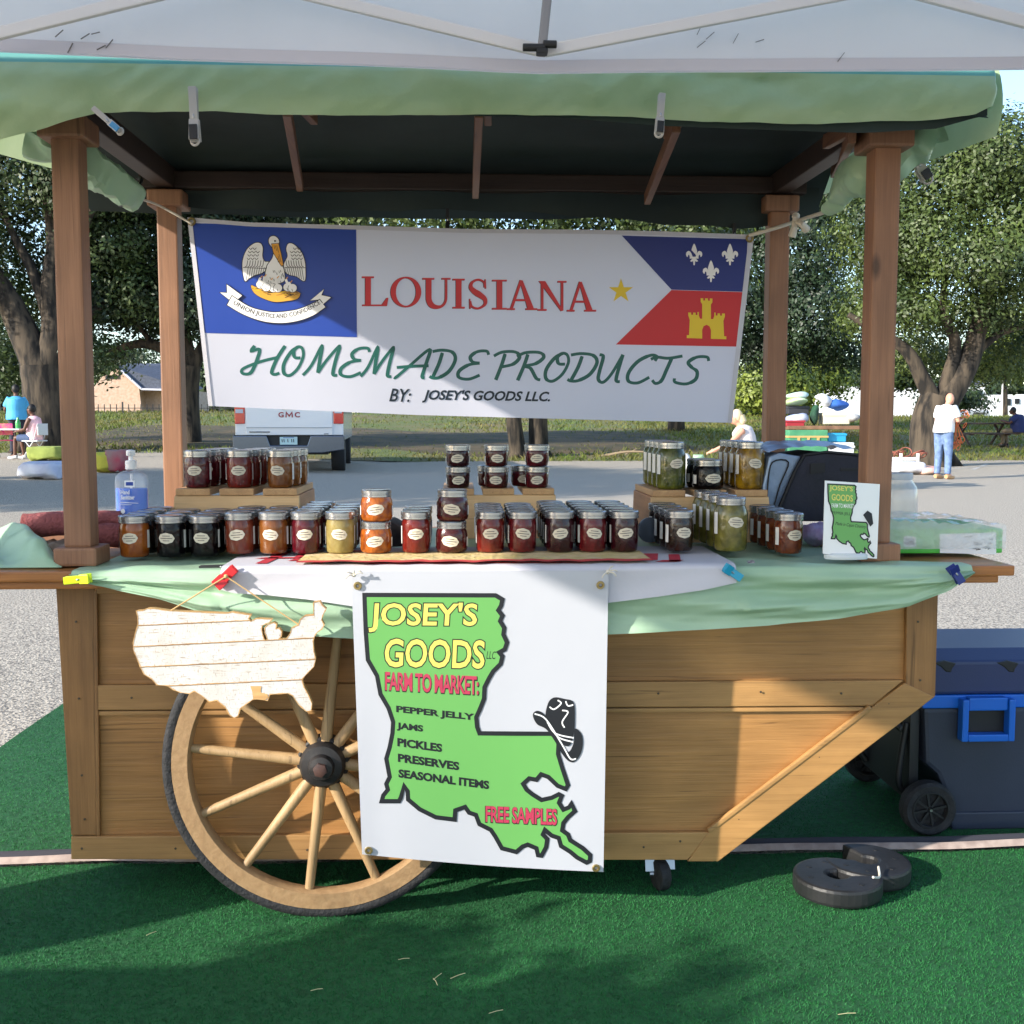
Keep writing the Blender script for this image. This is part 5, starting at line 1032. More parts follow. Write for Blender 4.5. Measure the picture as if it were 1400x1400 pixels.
# ------------------------------------------------------------------ tent weights
M['cast'] = mat('black filled plastic', C(28, 29, 31), .45, C(42, 42, 44), 14, bump=.08, bscale=90)
def weight(cx, cy, z, rot, lb, tilt=0):
    n = 34; outer = [(.105 * math.cos(t), .105 * math.sin(t)) for t in np.linspace(.55, 5.73, n)]; inner = [(.026 * math.cos(t), .026 * math.sin(t)) for t in np.linspace(5.5, .78, 14)]
    pl = [(x * math.cos(rot) - y * math.sin(rot) + cx, x * math.sin(rot) + y * math.cos(rot) + cy, z) for x, y in outer + inner]
    t = thing('tent_weight', lb, 'weight', (cx, cy, z), 'tent weights on the turf')
    b = MB(); b.prism(pl, (0, 0, .042)); o = b.build('weight_plate', M['cast'], t, smooth=False, bevel=.008)
    b = MB()
    for a in (1.2, 2.0, 2.9, 3.9, 4.8): b.lathe([(.0075, .0), (.0075, .0430)], (cx + .072 * math.cos(a + rot), cy + .072 * math.sin(a + rot), z), 12)
    b.build('bolt_hole', M['black'], o)
    b = MB(); b.torus((cx, cy, z + .021), .1035, .0022, ax=(0, 0, 1), n=40, m=6)
    for v in b.v: pass
    return t
w1 = atz(1145, 1200, .03); weight(w1.x, w1.y, -.002, .45, 'round black tent weight lying nearer the cart corner')
w2 = atz(1192, 1192, .03); t2 = weight(w2.x + .006, w2.y + .05, .0, 2.4, 'round black tent weight lying behind the nearer one')
b = MB(); b.tube(catmull([tuple(w1 + Vector((.06, -.07, .03))), tuple(w1 + Vector((.085, -.045, .02))), tuple(w1 + Vector((.10, -.0, .025)))], 5), .003, 6); tag(b.build('tie_cord', M['rope'], loc=w1), 'pale cord looped between the two black tent weights', 'cord')
# ------------------------------------------------------------------ trees
M['bark'] = mat('oak bark', C(80, 70, 58), .95, C(28, 25, 22), 6, stretch=(1, 1, .22), bump=1.6, bscale=9, lo=.40, hi=.60)
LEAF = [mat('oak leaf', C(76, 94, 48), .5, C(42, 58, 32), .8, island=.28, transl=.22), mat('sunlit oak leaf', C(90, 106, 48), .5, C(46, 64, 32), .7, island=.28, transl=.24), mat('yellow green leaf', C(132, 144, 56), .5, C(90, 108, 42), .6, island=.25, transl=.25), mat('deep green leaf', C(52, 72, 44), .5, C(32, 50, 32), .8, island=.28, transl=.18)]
def leaves(name, blobs, n, size, m, seed, parent, clump=22, spread=.30):
    """leaf-sized faces in clumps scattered through ellipsoid blobs (centre, radii); gaps are left between clumps"""
    r = np.random.default_rng(seed); vol = np.array([b[1][0] * b[1][1] * b[1][2] for b in blobs]) ** .8; k = n // clump; idx = r.choice(len(blobs), k, p=vol / vol.sum())
    d = r.normal(size=(k, 3)); d /= np.linalg.norm(d, axis=1)[:, None]; rad = r.uniform(.25, 1, k) ** .45
    c = np.array([blobs[i][0] for i in idx]) + d * rad[:, None] * np.array([blobs[i][1] for i in idx])
    c = np.repeat(c, clump, 0); N = len(c); off = r.normal(size=(N, 3)) * spread * np.array([1, 1, .62]); c = c + off
    nrm = np.repeat(d, clump, 0) * .9 + off / spread * .45 + np.array([0, 0, .35]) + r.normal(size=(N, 3)) * .45; nrm /= np.linalg.norm(nrm, axis=1)[:, None]; q = r.normal(size=(N, 3)); a = np.cross(nrm, q); a /= np.linalg.norm(a, axis=1)[:, None]; b_ = np.cross(nrm, a)
    s = size * r.uniform(.6, 1.3, N)[:, None]; v = np.empty((N, 4, 3)); v[:, 0] = c - a * s; v[:, 1] = c + b_ * s * .5; v[:, 2] = c + a * s; v[:, 3] = c - b_ * s * .5
    me = bpy.data.meshes.new(name); me.vertices.add(4 * N); me.vertices.foreach_set('co', (v - np.array(worldloc(parent))).ravel()); me.loops.add(4 * N); me.loops.foreach_set('vertex_index', np.arange(4 * N, dtype=np.int32))
    me.polygons.add(N); me.polygons.foreach_set('loop_start', np.arange(0, 4 * N, 4, dtype=np.int32)); me.polygons.foreach_set('loop_total', np.full(N, 4, dtype=np.int32)); me.update(); me.materials.append(m)
    o = bpy.data.objects.new(name, me); COL.objects.link(o); o.parent = parent; return o
def limb(b, pts, r0, r1):
    c = catmull([tuple(p) for p in pts], 5); n = len(c); c = [Vector(p) + .04 * r0 * Vector((mnoise.noise((i * .7, 0, 1)), 0, mnoise.noise((i * .7, 3, 1)))) for i, p in enumerate(c)]
    b.tube(c, [lerp(r0, r1, (i / (n - 1)) ** .8) for i in range(n)], 12)
def tree(base, limbs, blobs, n, lb, lm=0, seed=1, size=.075, trunk_r=.4, cat='tree', group=None, clump=22, spread=.3, name='oak_tree'):
    t = thing(name, lb, cat, base, group); b = MB(); base = Vector(base)
    for k in range(5):                       # root flare
        a = k * 1.26 + seed; b.tube([base + Vector((math.cos(a) * trunk_r * 1.5, math.sin(a) * trunk_r * 1.5, -.06)), base + Vector((math.cos(a) * trunk_r * .6, math.sin(a) * trunk_r * .6, trunk_r * .7))], [trunk_r * .15, trunk_r * .42], 8)
    for pts, r0, r1 in limbs: limb(b, pts, r0, r1)
    b.build('trunk', M['bark'], t, ang=80); leaves('crown', blobs, n, size, LEAF[lm], seed, t, clump, spread); return t
def PB(x, y, Y, rx, rz, ry=None): p = at(x, y, Y); k = Y / FL; return ((p.x, p.y, p.z), (rx * k, (ry or rx * .8) * k if ry is None else ry, rz * k))
Y = 31.0
A_ = lambda x, y, dy=0: at(x, y, Y + dy)
g = at(72, 617, Y); g.z = .24
tree(tuple(g), [([g, A_(66, 560), A_(58, 500)], .72, .58), ([A_(58, 510), A_(30, 450), A_(2, 395), A_(-50, 320), A_(-120, 260)], .50, .16), ([A_(62, 520), A_(74, 455), A_(68, 400), A_(74, 330), A_(60, 240)], .45, .14), ([A_(66, 430), A_(44, 370), A_(18, 320), A_(-10, 260)], .20, .06), ([A_(72, 420), A_(100, 350), A_(130, 280, -1), A_(170, 230, -1)], .18, .05), ([A_(70, 470), A_(120, 430, 1), A_(170, 400, 2), A_(230, 380, 2)], .16, .05)],
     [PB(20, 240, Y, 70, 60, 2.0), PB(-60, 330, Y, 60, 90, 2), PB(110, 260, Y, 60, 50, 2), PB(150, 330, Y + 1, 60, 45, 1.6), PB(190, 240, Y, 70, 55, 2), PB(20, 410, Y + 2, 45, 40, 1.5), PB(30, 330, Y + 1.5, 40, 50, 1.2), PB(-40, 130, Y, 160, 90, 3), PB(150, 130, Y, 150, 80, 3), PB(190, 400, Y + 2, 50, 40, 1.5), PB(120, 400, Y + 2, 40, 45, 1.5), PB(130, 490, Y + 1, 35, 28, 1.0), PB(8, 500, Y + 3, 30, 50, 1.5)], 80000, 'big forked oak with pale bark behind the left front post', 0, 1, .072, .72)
Y = 34.0; A_ = lambda x, y, dy=0: at(x, y, Y + dy)
g = at(262, 598, Y); g.z = 0
tree(tuple(g), [([g, A_(258, 545), A_(262, 500)], .34, .28), ([A_(262, 515), A_(230, 480), A_(190, 470), A_(150, 482)], .24, .09), ([A_(262, 505), A_(285, 460), A_(310, 420), A_(340, 380)], .22, .08), ([A_(262, 500), A_(250, 430), A_(235, 360)], .2, .06), ([A_(210, 473), A_(180, 430), A_(160, 390)], .10, .03), ([A_(230, 480), A_(224, 440), A_(190, 410)], .09, .03)],
     [PB(150, 400, Y, 50, 55, 2.5), PB(210, 410, Y + 1, 50, 50, 2.5), PB(280, 400, Y, 60, 70, 2.5), PB(180, 320, Y, 80, 60, 3), PB(300, 300, Y, 80, 45, 3), PB(250, 250, Y, 110, 60, 3), PB(150, 480, Y + 2, 22, 16, 1.5), PB(240, 470, Y + 2, 20, 16, 1), PB(420, 290, Y, 80, 40, 3)], 60000, 'spreading oak with a thin bent trunk beside the left rear post', 3, 2, .08, .34)
Y = 38.0; A_ = lambda x, y, dy=0: at(x, y, Y + dy)
g = at(710, 612, Y - 6); g.z = 0; Yt = Y - 6; B_ = lambda x, y: at(x, y, Yt)
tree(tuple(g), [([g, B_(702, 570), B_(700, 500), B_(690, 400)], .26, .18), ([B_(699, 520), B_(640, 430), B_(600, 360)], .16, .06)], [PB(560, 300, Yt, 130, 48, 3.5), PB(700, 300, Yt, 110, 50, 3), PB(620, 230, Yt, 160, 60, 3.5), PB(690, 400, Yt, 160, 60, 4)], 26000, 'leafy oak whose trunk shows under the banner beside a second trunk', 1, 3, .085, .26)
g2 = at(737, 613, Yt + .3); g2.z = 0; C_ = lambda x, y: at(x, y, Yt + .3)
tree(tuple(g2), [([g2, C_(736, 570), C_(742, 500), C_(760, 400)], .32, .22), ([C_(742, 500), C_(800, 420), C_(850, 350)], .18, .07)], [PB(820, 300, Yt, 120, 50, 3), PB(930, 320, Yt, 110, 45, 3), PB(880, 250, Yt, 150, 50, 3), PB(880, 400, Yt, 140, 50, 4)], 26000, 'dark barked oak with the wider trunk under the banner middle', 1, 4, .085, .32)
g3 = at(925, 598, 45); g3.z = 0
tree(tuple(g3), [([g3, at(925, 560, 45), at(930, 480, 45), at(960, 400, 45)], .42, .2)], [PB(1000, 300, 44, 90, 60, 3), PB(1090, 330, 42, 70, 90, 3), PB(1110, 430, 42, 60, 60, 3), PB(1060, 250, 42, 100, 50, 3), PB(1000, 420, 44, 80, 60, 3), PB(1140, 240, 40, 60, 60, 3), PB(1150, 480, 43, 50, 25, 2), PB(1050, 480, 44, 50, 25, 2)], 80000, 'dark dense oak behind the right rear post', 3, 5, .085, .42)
Y = 27.0; A_ = lambda x, y, dy=0: at(x, y, Y + dy)
g = at(1272, 612, Y); g.z = 0
tree(tuple(g), [([g, A_(1272, 580), A_(1284, 545)], .50, .46), ([A_(1282, 560), A_(1262, 520), A_(1240, 480), A_(1200, 455), A_(1160, 430)], .26, .07), ([A_(1286, 555), A_(1296, 520), A_(1306, 470), A_(1290, 420), A_(1296, 340)], .26, .06), ([A_(1290, 552), A_(1322, 500), A_(1340, 440), A_(1360, 380), A_(1400, 320)], .36, .09), ([A_(1325, 490), A_(1370, 455), A_(1430, 440)], .14, .04)],
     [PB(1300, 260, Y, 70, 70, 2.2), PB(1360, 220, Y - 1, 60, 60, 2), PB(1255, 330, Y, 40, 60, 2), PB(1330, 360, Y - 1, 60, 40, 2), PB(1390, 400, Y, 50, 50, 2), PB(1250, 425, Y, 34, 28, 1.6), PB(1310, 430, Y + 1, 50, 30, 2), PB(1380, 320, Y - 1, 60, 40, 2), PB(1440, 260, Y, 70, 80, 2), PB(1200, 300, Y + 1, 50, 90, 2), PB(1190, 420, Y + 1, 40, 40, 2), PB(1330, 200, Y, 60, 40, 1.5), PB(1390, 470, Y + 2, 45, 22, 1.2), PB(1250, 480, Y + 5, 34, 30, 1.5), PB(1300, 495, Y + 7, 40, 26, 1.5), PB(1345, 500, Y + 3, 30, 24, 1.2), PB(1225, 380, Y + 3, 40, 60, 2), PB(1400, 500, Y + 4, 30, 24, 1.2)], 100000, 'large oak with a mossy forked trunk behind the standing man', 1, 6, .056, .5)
# rear trees beyond the lawn
for k, (px, py, Yd, rx, rz, lm, n, lb) in enumerate([(1060, 520, 58, 46, 42, 2, 9000, 'yellow green young tree between the banner and right rear post'), (1105, 500, 62, 50, 40, 2, 9000, 'yellow green tree beyond the flea market table'), (1375, 470, 60, 46, 46, 2, 8000, 'pale green tree in front of the far white building'), (1215, 505, 66, 40, 26, 0, 6000, 'round green tree left of the mossy oak trunk'), (1305, 545, 70, 40, 14, 0, 4000, 'low green shrub beside the far silver truck'), (10, 470, 60, 50, 60, 0, 9000, 'green tree beyond the left oak'), (175, 500, 80, 60, 34, 0, 7000, 'green tree over the brick house roof')]):
    p = at(px, 580, Yd); p.z = 0; k_ = Yd / FL; c = at(px, py, Yd)
    tree(tuple(p), [([p, Vector((c.x, Yd, c.z))], .18, .08)], [(tuple(c), (rx * k_, rx * k_, rz * k_)), (tuple(at(px - rx * .6, py + rz * .4, Yd)), (rx * k_ * .6, rx * k_ * .6, rz * k_ * .6)), (tuple(at(px + rx * .6, py + rz * .5, Yd)), (rx * k_ * .6, rx * k_ * .6, rz * k_ * .55))], n, lb, lm, 20 + k, .13, .2, spread=.45, name='young_tree')
# far tree line closing the horizon
FM = mat('far tree line leaves', C(60, 78, 42), .8, C(40, 56, 32), .2, island=.35)
tl = thing('far_tree_line', 'far green tree line along the horizon beyond the park', 'trees', (0, 120, 0)); tl['kind'] = 'stuff'
bl = []
rr = random.Random(9)
for k in range(70): x = rr.uniform(-95, 95); h = rr.uniform(4, 8.5); bl.append(((x, 120 + rr.uniform(-6, 6), h * .55), (5, 4, h * .55)))
o = leaves('foliage', bl, 60000, .42, FM, 31, tl, 14, 1.0); o['kind'] = 'stuff'
# shade trees left of the lot, outside the picture
for k, (x, y, lb) in enumerate(((-18, 10.5, 'tall oak left of the parking lot nearest the cart'), (-13.5, 17, 'tall oak left of the parking lot beside the folding table'), (-11.5, 13, 'tall oak left of the parking lot standing between two others'))):
    tree((x, y, 0), [([(x, y, 0), (x + .2, y, 2), (x, y + .3, 4)], .5, .3), ([(x, y, 3), (x + 2, y + 1, 5), (x + 3.4, y + 1, 7)], .25, .1), ([(x, y, 3), (x - 2, y - 1, 5.5)], .25, .1)], [((x, y, 6.4), (3.6, 3.6, .9)), ((x + 2.5, y + 1.5, 5.0), (2.6, 2.4, .5)), ((x - 2.5, y - 1, 5.6), (2.6, 2.4, .6)), ((x + 1, y - 2, 4.2), (2.2, 2.0, .35))], 9000, lb, 0, 60 + k, .16, .5)
# ------------------------------------------------------------------ far buildings, fences, cars
M['brick'] = mat('pale brick', C(204, 178, 158), .9, C(188, 156, 134), 6, bump=.2)
M['roofgrey'] = mat('grey shingles', C(92, 98, 112), .9, C(76, 80, 92), 8)
Yh = 72; hb = thing('brick_house', 'pale brick house with grey gable roof beyond the iron fence', 'house', tuple(at(175, 590, Yh)))
H_ = lambda x, y, d=0: at(x, y, Yh + d)
b = MB(); b.prism([H_(128, 580), H_(196, 580), H_(190, 530), H_(162, 503), H_(140, 515), H_(128, 530)], (0, 7, 0)); b.build('wall', M['brick'], hb, smooth=False)
b = MB(); b.prism([H_(192, 580, 1), H_(262, 580, 1), H_(262, 534, 1), H_(192, 534, 1)], (0, 5, 0)); b.build('side_wall', M['brick'], hb, smooth=False)
b = MB(); b.prism([H_(160, 500, -.4), H_(193, 532, -.4), H_(266, 535, -.4), H_(215, 500, 3)], (.1, 2, .25)); b.build('roof', M['roofgrey'], hb, smooth=False)
b = MB(); b.bar(H_(160, 501, -.5), H_(194, 532, -.5), .12, .3, (0, 1, 0)); b.bar(H_(194, 532, -.5), H_(262, 534, -.5), .12, .3, (0, 1, 0)); b.build('fascia', M['white'], hb, smooth=False)
b = MB(); b.prism([H_(144, 513, -.05), H_(163, 513, -.05), H_(163, 518, -.05), H_(144, 518, -.05)], (0, .1, 0)); b.build('window', M['black'], hb, smooth=False)
def fence(nm, lb, xa, xb_, Yf, h, step, m, rails=(.15, .9), post=.035, ext=0):
    a, c = at(xa, 570, Yf).x, at(xb_, 570, Yf).x; t = thing(nm, lb, 'fence', ((a + c) / 2, Yf, 0)); b = MB(); n = int((c - a) / step)
    for i in range(n + 1): x = a + i * step; big = i % 8 == 0; b.bar((x, Yf, 0), (x, Yf, h * (1.06 if big else 1)), post * (1.9 if big else 1), post * (1.9 if big else 1), (0, 1, 0))
    b.build('pickets', m, t, smooth=False)
    for r_ in rails: b = MB(); b.bar((a, Yf, h * r_), (c, Yf, h * r_), post, post); b.build('fence_rail', m, t, smooth=False)
    return t
M['ironblack'] = mat('black iron fence', C(36, 38, 40), .6)
fence('iron_fence', 'black iron picket fence in front of the brick house', -100, 330, 56, 1.95, .30, M['ironblack'])
fence('chain_fence', 'dark chain link fence behind the mossy oak at the right', 1090, 1480, 62, 1.35, 1.1, mat('dark fence', C(74, 84, 74), .7), rails=(.05, .98), post=.05)
Yw = 95; wb = thing('white_building', 'long white building with dark openings beyond the right fence', 'building', tuple(at(1330, 575, Yw))); W_ = lambda x, y, d=0: at(x, y, Yw + d)
b = MB(); b.prism([W_(1140, 590), W_(1300, 590), W_(1300, 532), W_(1140, 528)], (0, 6, 0)); b.prism([W_(1325, 590, -2), W_(1560, 590, -2), W_(1560, 536, -2), W_(1348, 540, -2), W_(1346, 524, -2), W_(1325, 528, -2)], (0, 6, 0)); b.build('wall', mat('white siding', C(226, 228, 230), .7), wb, smooth=False)
b = MB()
for x0, x1, y0, y1 in ((1336, 1343, 534, 542), (1372, 1382, 545, 554), (1388, 1394, 545, 552)): b.prism([W_(x0, y1, -2.1), W_(x1, y1, -2.1), W_(x1, y0, -2.1), W_(x0, y0, -2.1)], (0, .1, 0))
b.build('window', M['black'], wb, smooth=False)
b = MB(); b.prism([W_(1324, 527, -2.3), W_(1348, 523, -2.3), W_(1348, 520, -2.3), W_(1324, 524, -2.3)], (0, 7, 0)); b.build('roof', M['roofgrey'], wb, smooth=False)
p = at(1370, 575, 64); p.z = 0; q = at(1373, 504, 64); lp = thing('light_pole', 'tall pale light pole in front of the far white building', 'light pole', p); b = MB(); b.tube([p, q], [.13, .09], 10); b.build('pole', mat('pale pole', C(196, 198, 200), .6), lp); b = MB(); b.lathe([(.1, -.1), (.34, 0), (.30, .22), (.06, .26)], q, 14); b.build('lamp_head', mat('lamp head', C(206, 206, 200), .4), lp)
M['glass'] = mat('dark car glass', C(38, 46, 54), .08, coat=1)
def car(lb, x, Yc, m, L=4.4, h=1.5, kind='car', rz=0):
    t = thing('parked_' + kind, lb, kind, (x, Yc, 0)); a, c = x - L / 2, x + L / 2
    prof = [(a, .35), (a + .05, .85), (a + L * .22, .98), (a + L * .36, h), (a + L * .76, h * .98), (a + L * .9, .95), (c, .9), (c, .35)] if kind != 'truck' else [(a, .45), (a, 1.0), (a + L * .26, 1.1), (a + L * .36, h), (a + L * .6, h), (a + L * .64, 1.1), (c, 1.1), (c, .45)]
    b = MB(); b.prism([(px_, Yc - .85, z) for px_, z in prof], (0, 1.7, 0)); b.build('body', m, t, smooth=False, bevel=.06)
    b = MB(); g0, g1 = (a + L * .27, a + L * .84) if kind != 'truck' else (a + L * .31, a + L * .6); b.prism([(g0 + .1, Yc - .87, 1.02), (g1 - .1, Yc - .87, 1.02), (g1 - .45, Yc - .87, h * .93), (g0 + .5, Yc - .87, h * .93)], (0, 1.74, 0)); b.build('window', M['glass'], t, smooth=False)
    for xx in (a + L * .2, a + L * .8): b = MB(); b.lathe([(.32, -.9), (.32, .9)], (xx, Yc, .32), 18, ax=(0, 1, 0)); b.build('wheel', M['rubber'], t, smooth=False)
car('silver pickup parked beyond the right fence', at(1334, 570, 78).x, 78, mat('silver car paint', C(176, 180, 186), .3, metal=.4), 5.6, 1.85, 'truck'); car('white van parked beyond the left iron fence', at(283, 570, 66).x, 66, mat('white car paint', C(226, 228, 230), .3), 4.6, 1.6, 'car')
car('dark car parked at the far right edge beyond the fence', at(1395, 570, 82).x, 82, mat('dark car paint', C(70, 72, 80), .3), 4.6, 1.5, 'car')
car('white car seen in the distance left of the mossy oak', at(1222, 570, 84).x, 84, mat('white car paint', C(226, 228, 230), .3), 4.8, 1.5, 'car'); pass
# ------------------------------------------------------------------ white pickup truck seen from behind
TS = 1.13; Ypk = 23.5; cxp = at(396, 600, Ypk).x
pk_ = thing('pickup_truck', 'white pickup truck seen from behind under the printed banner', 'truck', (cxp, Ypk, 0))
M['tw'] = mat('white truck paint', C(226, 228, 232), .25, coat=.6); M['chrome'] = mat('chrome', C(96, 104, 120), .2, metal=.85); M['tail'] = mat('red tail lamp', C(206, 26, 32), .2, coat=.8)
S = lambda x, y, z: Vector((cxp + x * TS, Ypk + y * TS, z * TS))
def sbox(b, lo, hi, mi=0): return b.box(S(*lo), S(*hi), mi)
b = MB(); b.prism([S(-1.0, .02, .62), S(1.0, .02, .62), S(1.0, .02, 1.30), S(.97, .02, 1.42), S(-.97, .02, 1.42), S(-1.0, .02, 1.30)], (0, 5.6 * TS, 0)); b.build('body', M['tw'], pk_, smooth=False, bevel=.03)
b = MB(); b.prism([S(-.93, 1.95, 1.42), S(.93, 1.95, 1.42), S(.78, 2.0, 1.92), S(-.78, 2.0, 1.92)], (0, 2.2 * TS, 0)); b.build('cab', M['tw'], pk_, smooth=False, bevel=.05)
b = MB(); b.prism([S(-.74, 1.93, 1.48), S(.74, 1.93, 1.48), S(.66, 1.96, 1.84), S(-.66, 1.96, 1.84)], (0, .06, 0)); b.build('rear_window', M['glass'], pk_, smooth=False)
b = MB(); b.prism([S(-.80, -.012, .70), S(.80, -.012, .70), S(.80, -.012, 1.41), S(-.80, -.012, 1.41)], (0, .05, 0)); tg = b.build('tailgate', M['tw'], pk_, smooth=False, bevel=.012)
b = MB(); sbox(b, (-.79, -.022, .862), (.79, -.011, .875)); sbox(b, (-.79, -.020, .70), (.79, -.011, .712)); b.build('crease', mat('grey seam', C(150, 154, 162), .5), tg, smooth=False)
b = MB(); sbox(b, (-.13, -.03, 1.21), (.13, -.011, 1.33)); sbox(b, (-.09, -.034, 1.235), (.09, -.029, 1.30)); b.build('tailgate_handle', M['black'], tg, smooth=False, bevel=.01)
A = Art(lambda x, y, l=0: S(x, -.014 - l, -y), lift=.006); bm_ = mat('badge red', C(150, 44, 54), .4); A.text('G', -.20, -.10, -1.06, -1.06, .10, bm_, bold=.03); A.stroke([(-.058, -1.06), (-.052, -1.155), (0, -1.085), (.052, -1.155), (.058, -1.06)], .026, bm_); A.text('C', .10, .20, -1.06, -1.06, .10, bm_, bold=.03); A.build('badge', tg); A = Art(lambda x, y, l=0: S(x, -.014 - l, -y), lift=.006); A.fill([(-.74, -.80), (-.36, -.80), (-.36, -.775), (-.74, -.775)], M['chrome']); A.build('badge', tg); A = Art(lambda x, y, l=0: S(x, -.014 - l, -y), lift=.006); A.fill([(.64, -.76), (.72, -.76), (.72, -.745), (.64, -.745)], M['chrome']); A.build('badge', tg)
for s_ in (-1, 1):
    b = MB(); x0_, x1_ = sorted((s_ * .815, s_ * 1.004)); b.prism([S(x0_, -.008, .94), S(x1_, -.008, .94), S(x1_, -.008, 1.37), S(x0_, -.008, 1.37)], (0, .25, 0)); tl_ = b.build('tail_lamp', M['tail'], pk_, smooth=False, bevel=.02)
    b = MB(); sbox(b, (x0_ + .02, -.018, 1.14), (x1_ - .03, -.0, 1.21)); b.build('reverse_lens', M['white'], tl_, smooth=False)
b = MB(); b.prism([S(-1.02, -.22, .72), S(-.40, -.22, .72), S(-.34, -.22, .54), S(.34, -.22, .54), S(.40, -.22, .72), S(1.02, -.22, .72), S(1.02, -.22, .46), S(.6, -.22, .40), S(-.6, -.22, .40), S(-1.02, -.22, .46)], (0, .24, 0)); bu = b.build('bumper', M['chrome'], pk_, smooth=False, bevel=.015)
b = MB(); sbox(b, (-1.0, -.18, .722), (1.0, .0, .735)); sbox(b, (-.40, -.10, .44), (.40, -.05, .72)); b.build('bumper_step', M['black'], bu, smooth=False)
b = MB(); sbox(b, (-.16, -.235, .555), (.16, -.221, .70)); lp_ = b.build('licence_plate', mat('plate', C(186, 214, 216), .5), pk_, smooth=False, bevel=.004); A = Art(lambda x, y, l=0: S(x, -.236 - l, -y), lift=.004); [A.stroke([(-.12 + .035 * k, -.66), (-.115 + .035 * k, -.60)], .014, M['black']) for k in (0, 1, 3, 5, 6)]; A.stroke([(-.1, -.685), (.1, -.685)], .01, P_['bflag']); A.build('plate_marks', lp_)
b = MB(); sbox(b, (-.7, .1, .36), (.7, 4.6, .60)); b.build('chassis', M['black'], pk_, smooth=False)
for sx in (-1, 1):
    for yy in (1.05, 4.4): b = MB(); b.lathe([(.2, -.13), (.37, -.13), (.39, -.10), (.39, .10), (.37, .13), (.2, .13)], S(sx * .86, yy, .39), 26, ax=(1, 0, 0)); b.v = [S(sx * .86, yy, .39) + (v - S(sx * .86, yy, .39)) * TS for v in b.v]; w_ = b.build('wheel', M['rubber'], pk_)
    b = MB(); b.prism([S(sx * 1.02, 2.5, 1.30), S(sx * 1.24, 2.5, 1.32), S(sx * 1.24, 2.5, 1.60), S(sx * 1.05, 2.5, 1.58)], (0, .12, 0)); b.build('wing_mirror', M['black'], pk_, smooth=False, bevel=.03)
pk_.rotation_euler.z = R(4)
